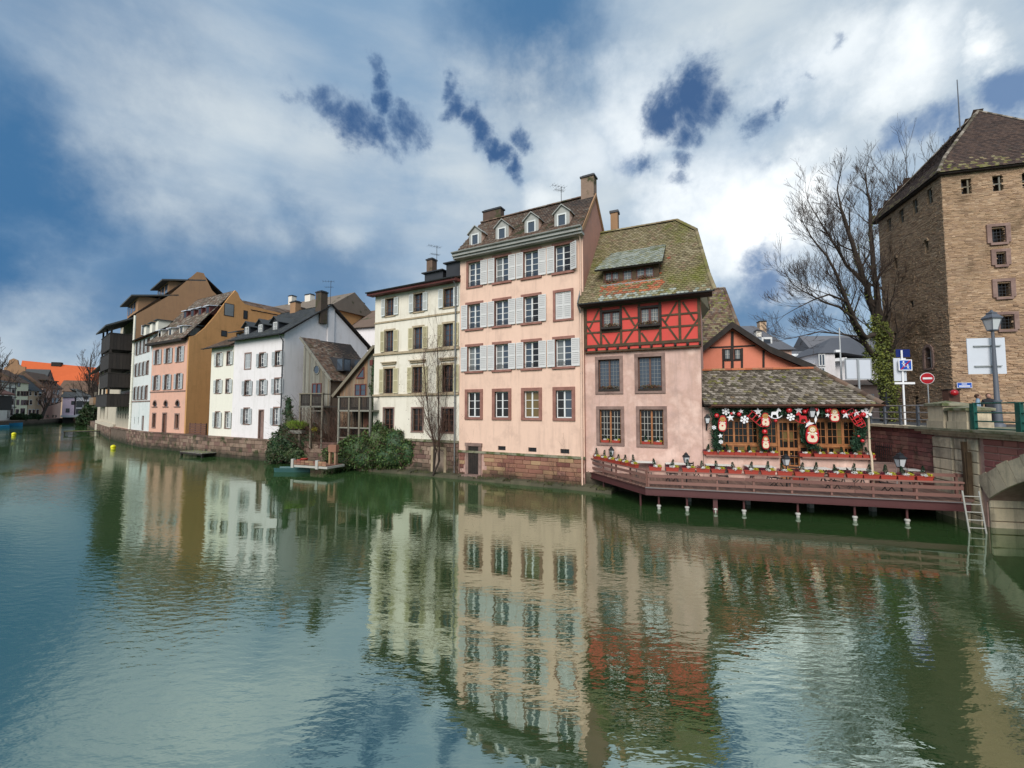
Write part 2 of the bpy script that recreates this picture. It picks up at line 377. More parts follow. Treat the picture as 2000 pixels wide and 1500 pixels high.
def tilemat(name, cols, moss=None, nz=.18): return mat(name, cols, .88, rnd=True, noise=(1.1, nz), moss=moss, bump=(30, .4, .008), spec=.25)
M_['t_brown'] = tilemat('brown_roof_tile', [(.075, .05, .038), (.13, .08, .055), (.19, .125, .09), (.10, .075, .06), (.22, .18, .14)], ((.05, .055, .025), .55, .68, .9))
M_['t_moss'] = tilemat('mossy_roof_tile', [(.16, .13, .07), (.22, .185, .10), (.13, .105, .06), (.27, .23, .14), (.19, .13, .08)], ((.13, .14, .022), .47, .7, .42), .14)
M_['t_red'] = tilemat('orange_roof_tile', [(.33, .10, .045), (.42, .15, .07), (.26, .085, .05), (.36, .2, .11)], ((.11, .12, .03), .56, .7, 1.2), .1)
M_['t_pale'] = tilemat('lichen_roof_tile', [(.27, .30, .26), (.36, .38, .33), (.20, .22, .18), (.30, .30, .2)], ((.15, .16, .05), .55, .7, 1.0), .12)
M_['t_grey'] = tilemat('grey_weathered_tile', [(.065, .052, .04), (.12, .10, .072), (.19, .16, .125), (.33, .285, .235), (.085, .068, .05)], ((.085, .09, .03), .56, .7, .8))
M_['t_slate'] = tilemat('slate_roof', [(.042, .048, .054), (.06, .066, .07), (.08, .085, .085)], ((.06, .062, .045), .55, .7, .6), .12)
M_['t_grsl'] = tilemat('grey_slate', [(.085, .088, .10), (.115, .12, .135), (.14, .14, .15)], None, .08)
M_['t_dark'] = tilemat('tower_roof_tile', [(.045, .032, .028), (.075, .05, .042), (.10, .065, .05), (.06, .045, .04)], ((.075, .07, .045), .62, .72, 1.4))
M_['t_orange'] = tilemat('bright_orange_roof', [(.62, .13, .04), (.52, .11, .04), (.66, .17, .06)], None, .1)
M_['zinc'] = mat('zinc_gutter', (.20, .205, .205), .5, noise=(2, .12), metal=.4, spec=.5)
M_['zincdk'] = mat('dark_metal', (.035, .036, .04), .5, noise=(2, .1), metal=.3, spec=.5)
M_['zincwht'] = mat('white_grey_cornice', (.34, .345, .32), .7, noise=(2, .1), streak=((.2, .19, .17), .4))
M_['iron'] = mat('black_iron', (.012, .012, .014), .45, spec=.5)
M_['wframe'] = mat('white_window_paint', (.72, .72, .70), .5, noise=(3, .05))
M_['bframe'] = mat('brown_window_wood', (.13, .06, .04), .6, noise=(4, .12), grain=(8, 8, 2, .2))
M_['rframe'] = mat('dark_red_window_wood', (.11, .03, .025), .55, noise=(4, .12))
M_['oframe'] = mat('orange_varnished_wood', [(.30, .115, .04), (.38, .16, .06)], .5, noise=(4, .15), grain=(8, 8, 2, .25), coat=.2)
M_['lead'] = mat('pale_glazing_bar', (.42, .40, .36), .6)
M_['shgrey'] = mat('pale_grey_shutter_paint', (.64, .63, .61), .6, rnd=False, noise=(2.5, .08), streak=((.42, .43, .45), .3))
M_['shwhite'] = mat('white_grey_shutter_paint', (.62, .64, .62), .6, noise=(2.5, .07), streak=((.45, .46, .44), .3))
M_['shblue'] = mat('light_blue_shutter_paint', (.49, .51, .51), .6, noise=(2.5, .08), streak=((.34, .37, .38), .3))
M_['shcream'] = mat('cream_shutter_paint', (.60, .54, .36), .65, noise=(2.5, .1), streak=((.36, .32, .22), .35))
for k_, c_ in (('shgrey', (.52, .515, .50)), ('shwhite', (.46, .48, .45)), ('shblue', (.36, .38, .385)), ('shcream', (.40, .355, .21))): M_[k_ + '_slat'] = mat(k_ + '_slats', c_, .65, noise=(2.5, .1))
M_['timber'] = mat('brown_timber', [(.06, .038, .02), (.095, .06, .032)], .8, noise=(3, .2), grain=(9, 9, 9, .35), bump=(25, .4, .01))
M_['dtimber'] = mat('black_timber', [(.015, .012, .010), (.028, .02, .016)], .75, noise=(3, .15), bump=(25, .3, .01))
M_['greywood'] = mat('silvered_wood', [(.17, .165, .14), (.24, .23, .19), (.13, .12, .10), (.20, .17, .12)], .85, rnd=True, noise=(2, .15), grain=(10, 10, .8, .35), bump=(25, .4, .008))
M_['tanwood'] = mat('tan_weathered_wood', [(.23, .13, .075), (.30, .18, .10), (.19, .13, .09), (.26, .2, .14)], .85, rnd=True, noise=(2, .15), grain=(10, 10, .8, .35), bump=(25, .4, .008))
M_['redwood'] = mat('red_brown_boards', [(.14, .06, .042), (.18, .08, .055), (.12, .052, .04)], .8, rnd=True, noise=(2, .15), grain=(10, 10, .8, .3))
M_['railwood'] = mat('painted_brown_rail', [(.20, .10, .08), (.24, .125, .10), (.175, .085, .07)], .65, rnd=True, noise=(2, .12), bump=(20, .2, .01))
M_['deck'] = mat('terrace_planks', [(.15, .085, .065), (.20, .12, .09), (.13, .075, .06)], .8, rnd=True, noise=(3, .15), bump=(20, .3, .01))
M_['beam'] = mat('maroon_steel', (.075, .024, .024), .55, noise=(2.5, .2), spec=.4)
M_['concrete'] = mat('pale_concrete', (.42, .41, .37), .9, noise=(3, .15), bump=(15, .4, .01))
M_['blackwood'] = mat('dark_brown_balcony_boards', [(.022, .018, .016), (.034, .027, .023)], .8, rnd=True, noise=(2, .15), grain=(8, 8, 1, .3))
M_['green'] = mat('green_railing_paint', (.008, .085, .065), .45, noise=(4, .1), coat=.2)
M_['lightmetal'] = mat('light_galvanised_metal', (.45, .46, .46), .45, metal=.5, noise=(5, .1))
M_['greyrail'] = mat('grey_rail_paint', (.33, .30, .29), .55, noise=(4, .1))
M_['postdark'] = mat('blue_grey_post', (.10, .11, .13), .5, noise=(4, .1))
M_['plastic'] = mat('terracotta_red_plastic', (.36, .052, .035), .5, noise=(6, .08))
M_['earth'] = mat('earth', (.05, .032, .02), .95, bump=(20, .6, .02))
M_['tablewhite'] = mat('white_table_top', (.66, .65, .60), .5, noise=(4, .05))
M_['paintwhite'] = mat('painted_white', (.80, .80, .80), .5, noise=(6, .04))
M_['paintred'] = mat('glossy_red', (.50, .012, .018), .25, spec=.6, coat=.4)
M_['signred'] = mat('sign_red', (.42, .01, .018), .4)
M_['signblue'] = mat('sign_blue', (.01, .08, .42), .4)
M_['signnavy'] = mat('sign_navy', (.008, .02, .13), .4)
M_['signback'] = mat('pale_sign_back', (.58, .61, .66), .5, noise=(3, .05))
M_['skin'] = mat('skin', (.45, .25, .18), .6)
M_['hair'] = mat('brown_hair', (.10, .05, .03), .8)
M_['coatblue'] = mat('light_blue_jacket', (.30, .42, .52), .8, noise=(6, .12))
M_['coatdark'] = mat('dark_coat', (.025, .025, .03), .85, noise=(6, .12))
M_['trousers'] = mat('dark_trousers', (.02, .022, .03), .85)
M_['gold'] = mat('gold_trim', (.40, .22, .06), .5)
M_['creampaint'] = mat('cream_paint', (.72, .60, .44), .5)
M_['buoy'] = mat('yellow_buoy', (.72, .66, .01), .4)
M_['boatblue'] = mat('blue_boat_paint', (.03, .24, .42), .5, noise=(4, .1))
M_['boatgreen'] = mat('teal_boat_paint', (.035, .10, .10), .5, noise=(4, .15))
M_['bark'] = mat('bark', [(.035, .026, .02), (.06, .045, .034)], .95, noise=(3, .25), bump=[(8, .8, .04)])
M_['twig'] = mat('twigs', (.05, .034, .026), .95)
M_['redtwig'] = mat('red_brown_twigs', [(.10, .05, .035), (.07, .04, .03), (.13, .075, .05)], .95, rnd=True)
M_['leaf'] = mat('ivy_leaves', [(.03, .07, .018), (.06, .115, .025), (.11, .16, .04), (.035, .075, .022), (.09, .085, .035), (.02, .045, .015)], .6, rnd=True)
M_['leafdk'] = mat('dark_ivy_leaves', [(.016, .042, .016), (.03, .07, .024), (.06, .10, .03), (.05, .05, .025), (.02, .05, .02)], .6, rnd=True)
M_['leafy'] = mat('yellow_green_leaves', [(.15, .18, .03), (.22, .24, .05), (.10, .13, .03), (.08, .09, .04)], .7, rnd=True)
M_['lime'] = mat('lime_shrub_leaves', [(.14, .24, .02), (.22, .32, .03), (.09, .17, .02)], .6, rnd=True)
M_['fir'] = mat('fir_needles', [(.014, .042, .022), (.024, .065, .032), (.036, .085, .045)], .7, rnd=True)
M_['drygrass'] = mat('bank_grass', [(.05, .065, .02), (.085, .08, .035), (.035, .045, .018)], .9, rnd=True)
M_['heather'] = mat('purple_heather', (.11, .012, .03), .8, noise=(30, .3))
M_['yellowfl'] = mat('yellow_flowers', [(.55, .42, .015), (.42, .40, .03), (.35, .38, .04)], .7, rnd=True)
M_['whitefl'] = mat('white_flowers', (.72, .70, .66), .7, noise=(20, .1))
M_['autumn'] = mat('window_flowers', [(.07, .06, .025), (.14, .10, .04), (.16, .035, .03), (.05, .07, .02)], .8, rnd=True)
M_['asphalt'] = mat('asphalt', (.055, .055, .055), .9, noise=(3, .15), bump=(40, .4, .01))
M_['soil'] = mat('bank_soil', [(.05, .05, .03), (.09, .08, .05)], .95, noise=(.6, .2), bump=(4, .5, .05))
def glass(name, c, rough=.04, ior=1.8, wav=.06):
    m = mat(name, c, rough, ior=ior, spec=.5, bump=(1.7, wav, .05)); return m
M_['glass'] = glass('window_glass', (.045, .06, .08))  # blue-grey base carries part of the sky reflection as colour
M_['glasscurt'] = glass('window_glass_over_curtain', (.16, .17, .165), .05, 1.8)
M_['glassdk'] = glass('dark_window_glass', (.012, .009, .007), .05, 1.6)
M_['glasswarm'] = glass('ochre_window_glass', (.15, .105, .04), .06, 1.5)  # even ochre colour for the yellowish panes
M_['lampglass'] = glass('frosted_lamp_glass', (.55, .57, .58), .25, 1.5, .01)
# tower masonry: patchy buff and tan rubble brick
M_['tbrick'] = mat('rubble_bricks', [(.36, .235, .15), (.42, .28, .175), (.47, .32, .20), (.38, .255, .17), (.30, .20, .135), (.54, .39, .26), (.42, .28, .18)], .95, rnd=True, noise=(.35, .2), moss=((.17, .115, .07), .52, .74, .4), bump=(22, .6, .02), spec=.15)
M_['tmortar'] = mat('rubble_mortar', [(.24, .165, .105), (.36, .26, .17)], .95, noise=(1.0, .25), bump=(12, .8, .04), spec=.1)
# water: murky green body, clear reflections broken by ripples
def water_mat():
    m = bpy.data.materials.new('river_water'); m.use_nodes = True; t = m.node_tree; b = t.nodes['Principled BSDF']
    geo = N(t, 'ShaderNodeNewGeometry')
    def nz(scale, sc3, detail, rgh=.5):
        mp_ = N(t, 'ShaderNodeMapping'); mp_.inputs['Scale'].default_value = sc3; mp_.inputs['Rotation'].default_value = (0, 0, R(12)); L(t, geo.outputs['Position'], mp_.inputs[0])
        n = N(t, 'ShaderNodeTexNoise'); n.inputs['Scale'].default_value = scale; n.inputs['Detail'].default_value = detail; n.inputs['Roughness'].default_value = rgh
        L(t, mp_.outputs[0], n.inputs['Vector']); return n.outputs['Fac']
    b1 = N(t, 'ShaderNodeBump'); b1.inputs['Strength'].default_value = 1; b1.inputs['Distance'].default_value = .0065; L(t, nz(4.2, (.6, 1.4, 1), 3), b1.inputs['Height'])
    b2 = N(t, 'ShaderNodeBump'); b2.inputs['Strength'].default_value = 1; b2.inputs['Distance'].default_value = .006; L(t, nz(.8, (.8, 1.2, 1), 2), b2.inputs['Height']); L(t, b1.outputs[0], b2.inputs['Normal'])
    # rougher and calmer reaches
    mm = N(t, 'ShaderNodeMapRange'); L(t, nz(.09, (1, 1, 1), 3), mm.inputs[0]); mm.inputs[1].default_value = .38; mm.inputs[2].default_value = .62; mm.inputs[3].default_value = .12; mm.inputs[4].default_value = 1.7
    L(t, mm.outputs[0], b1.inputs['Strength'])
    L(t, b2.outputs[0], b.inputs['Normal'])
    L(t, ramp(t, nz(.12, (1, 1, 1), 4), [(.018, .05, .018), (.042, .082, .024)]), b.inputs['Base Color'])
    b.inputs['Roughness'].default_value = .03; b.inputs['IOR'].default_value = 5.6; b.inputs['Specular IOR Level'].default_value = .5; b.inputs['Specular Tint'].default_value = (.87, .97, .89, 1)
    return m
M_['water'] = water_mat()

# ------------------------------------------------------------------ builders
def wall_holes(mb, x0, x1, z0, z1, holes, y=0.0, reveal=.2):
    """a wall face at local y with real openings and their reveals"""
    xs = sorted({x0, x1} | {min(max(h[i], x0), x1) for h in holes for i in (0, 1)}); zs = sorted({z0, z1} | {min(max(h[i], z0), z1) for h in holes for i in (2, 3)})
    for i in range(len(xs) - 1):
        for j in range(len(zs) - 1):
            cx = (xs[i] + xs[i + 1]) / 2; cz = (zs[j] + zs[j + 1]) / 2
            if any(h[0] < cx < h[1] and h[2] < cz < h[3] for h in holes): continue
            mb.add([(xs[i], y, zs[j]), (xs[i + 1], y, zs[j]), (xs[i + 1], y, zs[j + 1]), (xs[i], y, zs[j + 1])], [(0, 1, 2, 3)], .5)
    for h in holes:
        a, b_, c, d = h[:4]; P = [(a, c), (b_, c), (b_, d), (a, d)]
        for k in range(4):
            p, q = P[k], P[(k + 1) % 4]
            mb.add([(p[0], y, p[1]), (p[0], y + reveal, p[1]), (q[0], y + reveal, q[1]), (q[0], y, q[1])], [(0, 1, 2, 3)], .5)
_mc = {}
def cached(key, fn):
    if key not in _mc: _mc[key] = fn()
    return _mc[key]
def rect_frame(mb, x0, x1, z0, z1, fw, y0, y1):
    mb.box(x0, x0 + fw, y0, y1, z0, z1); mb.box(x1 - fw, x1, y0, y1, z0, z1)
    mb.box(x0 + fw, x1 - fw, y0, y1, z0, z0 + fw); mb.box(x0 + fw, x1 - fw, y0, y1, z1 - fw, z1)

def window(parent, cx, z0, w, h, fm='wframe', cols=2, rows=4, fw=.06, mw=.03, mul=.09, gl='glass', panes=True, surround=None, sill=None, shutters=None, shm='shgrey', shw=.5,
           rail=False, depth=.13, barm=None, name='window', lintel=None, top_light=0, slats=13, gls=None):
    """frame with casements and glazing bars in an opening; panes, surround, sill, shutters and rail are its sub-parts"""
    w = round(w, 2); h = round(h, 2); y0, y1 = depth, depth + .06; bm_ = barm or fm
    def mk():
        m = MB(); rect_frame(m, -w / 2, w / 2, 0, h, fw, y0, y1)
        if mul: m.box(-mul / 2, mul / 2, y0 - .02, y1, fw, h - fw)
        m.k = 1
        for half in range(2 if mul else 1):
            a = (-w / 2 + fw) if half == 0 else mul / 2; b_ = (-mul / 2 if mul else w / 2 - fw) if half == 0 else w / 2 - fw
            n = cols // 2 if mul else cols
            for i in range(1, n):
                x = a + (b_ - a) * i / n; m.box(x - mw / 2, x + mw / 2, y0 + .012, y1 - .005, fw, h - fw)
            for j in range(1, rows):
                z = fw + (h - 2 * fw) * j / rows; m.box(a, b_, y0 + .015, y1 - .008, z - mw / 2, z + mw / 2)
        return m.mesh(name, [M_[fm], M_[bm_]])
    wo_ = obj(name, cached(('w', w, h, fm, cols, rows, fw, mw, mul, depth, barm, name), mk), None, parent, (cx, 0, z0))
    if panes:
        n = cols // 2 if mul else cols
        for half in range(2 if mul else 1):
            a = (-w / 2 + fw) if half == 0 else mul / 2; b_ = (-mul / 2 if mul else w / 2 - fw) if half == 0 else w / 2 - fw
            pw = (b_ - a) / n; ph = (h - 2 * fw) / rows
            def mkp():
                m = MB(); m.box(-pw / 2, pw / 2, y1 - .02, y1 - .012, -ph / 2, ph / 2); return m.mesh('pane', M_['glass'])
            for i in range(n):
                for j in range(rows):
                    g = gls[(i + half * n) % len(gls)] if gls else gl
                    me = cached(('p', round(pw, 3), round(ph, 3), round(y1, 3), g), lambda: (lambda m: (m.box(-pw / 2, pw / 2, y1 - .02, y1 - .012, -ph / 2, ph / 2), m.mesh('pane', M_[g]))[1])(MB()))
                    obj('pane', me, None, wo_, (a + pw * (i + .5), 0, fw + ph * (j + .5)))
    else:
        obj('glass', cached(('g', w, h, y1, gl), lambda: (lambda m: (m.box(-w / 2 + .01, w / 2 - .01, y1 - .02, y1 - .012, .01, h - .01), m.mesh('glass', M_[gl]))[1])(MB())), None, wo_)
    if surround:      # (material, width, proud)
        sm_, sw, pr = surround
        def mks():
            m = MB(); m.box(-w / 2 - sw, -w / 2, -pr, depth, 0, h); m.box(w / 2, w / 2 + sw, -pr, depth, 0, h)
            m.box(-w / 2 - sw, w / 2 + sw, -pr - .006, depth, h, h + sw); m.box(-w / 2 - sw, w / 2 + sw, -pr - .02, depth, -sw * .8, 0); return m.mesh('surround', M_[sm_])
        obj('surround', cached(('s', w, h, surround, depth), mks), None, wo_)
    if lintel:        # (material, overhang, height)
        lm, lo, lh = lintel
        obj('lintel', cached(('l', w, h, lintel), lambda: (lambda m: (m.box(-w / 2 - lo, w / 2 + lo, -.07, depth, h, h + lh), m.box(-w / 2 - lo, -w / 2, -.02, depth, -.02, h), m.box(w / 2, w / 2 + lo, -.02, depth, -.02, h), m.mesh('lintel', M_[lm]))[-1])(MB())), None, wo_)
    if sill:          # (material, overhang, height)
        sm_, so_, sh_ = sill
        obj('sill', cached(('si', w, sill), lambda: (lambda m: (m.box(-w / 2 - so_, w / 2 + so_, -.10, depth, -sh_, -.002), m.mesh('sill', M_[sm_]))[1])(MB())), None, wo_)
    if rail:
        def mkr():
            m = MB()
            for z in (.06, .28): m.bar((-w / 2, .02, z), (w / 2, .02, z), .022, .022)
            n = int(w / .11)
            for i in range(n + 1):
                x = -w / 2 + w * i / n; m.bar((x, .02, .06), (x, .02, .28), .012, .012)
            return m.mesh('window_rail', M_['iron'])
        obj('window_rail', cached(('r', w), mkr), None, wo_)
    if shutters:
        def mksh():
            m = MB(); m.box(0, .055, 0, .035, 0, h); m.box(shw - .055, shw, 0, .035, 0, h)
            for (za, zb) in ((0, .07), (h * .5 - .035, h * .5 + .035), (h - .07, h)): m.box(.055, shw - .055, 0, .035, za, zb)
            m.k = 1
            for (za, zb) in ((.07, h * .5 - .035), (h * .5 + .035, h - .07)):
                n = max(3, slats // 2)
                for i in range(n):
                    z = za + (zb - za) * (i + .5) / n; d = (zb - za) / n * .5
                    m.add([(.055, .006, z - d), (shw - .055, .006, z - d), (shw - .055, .028, z + d), (.055, .028, z + d)], [(0, 1, 2, 3)], .4 + .2 * random.random())
            return m.mesh('shutter', [M_[shm], M_[shm + '_slat']])
        me = cached(('sh', h, shw, shm, slats), mksh)
        gap = surround[1] * 0 if surround else 0
        if shutters == 'closed':
            for k in (-1, 1): obj('shutter', me, None, wo_, ((-w / 2 + .01) if k < 0 else .005, .01, 0), scale=((w / 2 - .015) / shw, 1, 1))
        else:
            if 'l' in shutters: obj('shutter', me, None, wo_, (-w / 2 - shw - .02 - gap, -.105, 0), (0, 0, R(random.uniform(-5, 1))))
            if 'r' in shutters: obj('shutter', me, None, wo_, (w / 2 + .02 + gap, -.105, 0), (0, 0, R(random.uniform(-1, 4))))
    return wo_

def in_poly(x, y, P):
    c = False; n = len(P)
    for i in range(n):
        x0, y0 = P[i]; x1, y1 = P[(i + 1) % n]
        if (y0 > y) != (y1 > y) and x < (x1 - x0) * (y - y0) / (y1 - y0) + x0: c = not c
    return c
def tiles(mb, O, U, V, poly, tw=.18, tl=.17, th=.018, holes=(), mats=None, shape='beaver', sag=0.0, lift=.03):
    """overlapping tiles on the roof plane O + u U + v V, kept inside poly (u, v)"""
    O = Vector(O); U = Vector(U).normalized(); V = Vector(V).normalized(); W = U.cross(V).normalized()
    u0 = min(p[0] for p in poly); u1 = max(p[0] for p in poly); v0 = min(p[1] for p in poly); v1 = max(p[1] for p in poly)
    nr = max(1, int(round((v1 - v0) / tl))); tl = (v1 - v0) / nr; nc = max(1, int(round((u1 - u0) / tw))); tw = (u1 - u0) / nc
    for j in range(nr):
        v = v0 + j * tl; off = .5 * tw * (j % 2)
        wob = random.uniform(-.006, .006)
        for i in range(-1, nc + 1):
            u = u0 + i * tw + off
            cu, cv = u + tw / 2, v + tl / 2
            if not in_poly(min(max(cu, u0 + .01), u1 - .01), cv, poly) or u < u0 - tw * .55 or u + tw > u1 + tw * .55: continue
            if any(in_poly(cu, cv, h) for h in holes): continue
            ua, ub = max(u, u0) + .004, min(u + tw, u1) - .004
            if ub - ua < .03: continue
            jl = random.uniform(-.012, .012) * (tl / .17) + wob; lf = lift + random.uniform(0, .010)
            lo, hi = v - .02 + jl, v + tl * 1.25
            if mats: mb.k = mats(cu, cv)
            if shape == 'beaver':
                c = .28 * tl
                prof = [(ua, lo + c), (ua + (ub - ua) * .22, lo + c * .25), ((ua + ub) / 2, lo), (ub - (ub - ua) * .22, lo + c * .25), (ub, lo + c), (ub, hi), (ua, hi)]
                vs = []
                for k, (a, b_) in enumerate(prof): vs.append(O + U * a + V * b_ + W * (lf if k < 5 else .004))
                for k, (a, b_) in enumerate(prof[:5]): vs.append(O + U * a + V * b_ + W * (lf - th))
                mb.add(vs, [(0, 1, 2, 3, 4, 5, 6)] + [(k, k + 7, k + 8, k + 1) for k in range(4)] + [(0, 6, 7), (4, 11, 5)])
            else:
                vs = [O + U * ua + V * lo + W * lf, O + U * ub + V * lo + W * lf, O + U * ub + V * hi + W * .004, O + U * ua + V * hi + W * .004, O + U * ua + V * lo + W * (lf - th), O + U * ub + V * lo + W * (lf - th)]
                mb.add(vs, [(0, 1, 2, 3), (0, 4, 5, 1), (0, 3, 4), (1, 5, 2)])
    mb.k = 0
def roof_plane(parent, fr_pts, tm, tw=.18, tl=.17, name='roof', holes=(), shape='beaver', under='dtimber', tmat2=None, mats=None, th=.018, thick=.08, lift=.03, tname='roof_tiles'):
    """one slope. fr_pts: 4+ local points, first two along the eave (left, right), rest going round. Slab + tiles (joined: too small to tell apart singly)"""
    P = [Vector(p) for p in fr_pts]; U = (P[1] - P[0]).normalized(); nrm = U.cross(P[-1] - P[0]).normalized()
    if nrm.z < 0: nrm = -nrm
    V = nrm.cross(U).normalized(); O = P[0]
    uv = [((p - O).dot(U), (p - O).dot(V)) for p in P]
    m = MB(); n = len(P)
    m.add([p for p in P] + [p - nrm * thick for p in P], [tuple(range(n)), tuple(range(2 * n - 1, n - 1, -1))] + [(i, i + n, (i + 1) % n + n, (i + 1) % n) for i in range(n)], .5)
    ro = obj(name, m, M_[under], parent)
    t = MB(); tiles(t, O, U, V, uv, tw, tl, th, holes, mats, shape, lift=lift)
    if t.f:
        o = obj(tname, t, [M_[tm]] + ([M_[q] for q in tmat2] if tmat2 else []), ro); o['kind'] = 'stuff'
    return ro, (O, U, V, nrm)
def ridge_tiles(parent, a, b, m, rad=.11, step=.35, name='ridge_tile', stuff=True):
    a = Vector(a); b = Vector(b); d = b - a; n = max(1, int(d.length / step)); mb = MB()
    for i in range(n):
        p = a + d * (i / n); q = a + d * ((i + 1.12) / n); k = MB()
        dd = (q - p).normalized(); x = dd.cross(Vector((0, 0, 1))).normalized(); z = x.cross(dd); vs = []
        for (pt, rr) in ((p, rad * 1.1), (q, rad)):
            for j in range(6):
                an = math.pi * j / 5; vs.append(pt + x * math.cos(an) * rr + z * (math.sin(an) * rr - .02))
        mb.add(vs, [(j, j + 1, j + 7, j + 6) for j in range(5)] + [(0, 5, 4, 3, 2, 1)][:1])
    return obj('ridge_tiles', mb, M_[m], parent, kind='stuff')
def gutter(parent, a, b, rad=.07, m='zinc'):
    mb = MB(); a = Vector(a); b = Vector(b); x = Vector((b - a)).normalized(); y = Vector((0, 0, 1)).cross(x).normalized(); vs = []
    for p in (a, b):
        for (rr) in (rad, rad * .86):
            for j in range(7):
                an = math.pi + math.pi * j / 6; vs.append(p + y * math.cos(an) * rr + Vector((0, 0, 1)) * math.sin(an) * rr)
    fs = [(j, j + 1, j + 15, j + 14) for j in range(6)] + [(j + 7, j + 21, j + 22, j + 8) for j in range(6)] + [(0, 14, 21, 7), (6, 13, 27, 20)]
    fs += [tuple([0, 1, 2, 3, 4, 5, 6]), tuple([14, 15, 16, 17, 18, 19, 20])]
    mb.add(vs, fs); return obj('gutter', mb, M_[m], parent)
def downpipe(parent, pts, rad=.05, m='zinc'):
    mb = MB(); mb.tube(pts, rad, 8)
    for i in range(len(pts) - 1):
        a, b = Vector(pts[i]), Vector(pts[i + 1]); n = int((b - a).length / 1.8)
        for k in range(1, n + 1):
            p = a + (b - a) * (k / (n + 1)); d = (b - a).normalized() * .03; mb.tube([p - d, p + d], rad * 1.25, 8)
    return obj('downpipe', mb, M_[m], parent)
_blk = {}
def block_mesh(v, m, L_, H_, D_):
    """a stone of real size with chamfered, slightly crooked face edges; x right, face at y=-D"""
    key = (v, m, L_, H_, D_)
    if key in _blk: return _blk[key]
    rg = random.Random(hash((v, L_, H_)) & 0xffff); b = MB(); c = .022 if H_ > .2 else .012
    j = lambda a: a + rg.uniform(-.008, .008)
    o = [(0, 0, 0), (L_, 0, 0), (L_, 0, H_), (0, 0, H_)]
    f = [(j(.004), -D_ + c, j(.004)), (j(L_ - .004), -D_ + c, j(.004)), (j(L_ - .004), -D_ + c, j(H_ - .004)), (j(.004), -D_ + c, j(H_ - .004))]
    g = [(c + j(0), -D_ + rg.uniform(-.012, .006), c + j(0)), (L_ - c + j(0), -D_ + rg.uniform(-.012, .006), c), (L_ - c, -D_ + rg.uniform(-.012, .006), H_ - c + j(0)), (c, -D_ + rg.uniform(-.012, .006), H_ - c)]
    b.add(o + f + g, [(i, (i + 1) % 4, (i + 1) % 4 + 4, i + 4) for i in range(4)] + [(i + 4, (i + 1) % 4 + 4, (i + 1) % 4 + 8, i + 8) for i in range(4)] + [(8, 9, 10, 11)], 0.0)
    _blk[key] = b.mesh('stone', M_[m]); return _blk[key]
def stones(parent, x0, x1, z0, z1, hgt, lens, m, depth=.05, y=0.0, gap=.012, limit=300, name='stone', holes=(), near='right', zf=None, jitter=.15):
    """courses of separate stones over a mortar face; beyond the limit joined into one part"""
    n = max(1, int(round((z1 - z0) / hgt))); hh = (z1 - z0) / n; cand = []
    for k in range(n):
        za = z0 + k * hh; x = x0 - random.uniform(0, lens[0])
        while x < x1 - .02:
            l = random.choice(lens) * random.uniform(1 - jitter, 1 + jitter); l = max(.1, round(l / .06) * .06)
            a, b_ = max(x, x0), min(x + l, x1); x += l
            if b_ - a < .06: continue
            cx, cz = (a + b_) / 2, za + hh / 2
            if any(h[0] - .02 < cx < h[1] + .02 and h[2] < cz < h[3] for h in holes): continue
            for h in holes:
                if h[2] < cz < h[3]:
                    if a < h[0] < b_: b_ = h[0]
                    if a < h[1] < b_: a = h[1]
            if zf and za + hh > zf(cx): continue
            cand.append((a, b_, za, hh))
    cand.sort(key=lambda q: -q[0] if near == 'right' else q[0])
    rest = MB(); made = 0
    for i, (a, b_, za, h_) in enumerate(cand):
        L_ = round(b_ - a - gap, 2); me = block_mesh(i % 3, m, L_, round(h_ - gap, 3), depth)
        if i < limit: obj(name, me, None, parent, (a + gap / 2, y, za + gap / 2))
        else:
            vs = [(v.co.x + a + gap / 2, v.co.y + y, v.co.z + za + gap / 2) for v in me.vertices]
            rest.add(vs, [tuple(p.vertices) for p in me.polygons])
    if rest.f: obj(name + '_courses', rest, M_[m], parent, kind='stuff')
def antenna(parent_thing_label, P, h=1.6, rz=0.0):
    t = thing('television_antenna', parent_thing_label, 'antenna', P, rz)
    m = MB(); m.tube([(0, 0, 0), (0, 0, h)], .02, 5); obj('mast', m, M_['zincdk'], t)
    m = MB()
    for (z, l, n, s) in ((h * .95, .7, 5, .30), (h * .72, .5, 6, .22)):
        a = Vector((-l, 0, z)); b = Vector((l * .4, 0, z + .06)); m.tube([a, b], .012, 4)
        for i in range(n):
            p = a + (b - a) * (i / (n - 1)); m.tube([p + Vector((0, -s, 0)), p + Vector((0, s, 0))], .007, 3)
            m.tube([p + Vector((0, 0, -s * .35)), p + Vector((0, 0, s * .35))], .007, 3)
    obj('aerial', m, M_['zincdk'], t); return t
def chimney(parent, x, y, z0, z1, wx, wy, m='block', pots=1):
    mb = MB(); mb.box(x - wx / 2, x + wx / 2, y - wy / 2, y + wy / 2, z0, z1 - .18); c = obj('chimney', mb, M_[m], parent)
    k = MB(); k.box(x - wx / 2 - .06, x + wx / 2 + .06, y - wy / 2 - .06, y + wy / 2 + .06, z1 - .18, z1 - .08)
    k.box(x - wx / 2 + .05, x + wx / 2 - .05, y - wy / 2 + .05, y + wy / 2 - .05, z1 - .08, z1); obj('chimney_cap', k, M_['zincdk'], c)
    return c
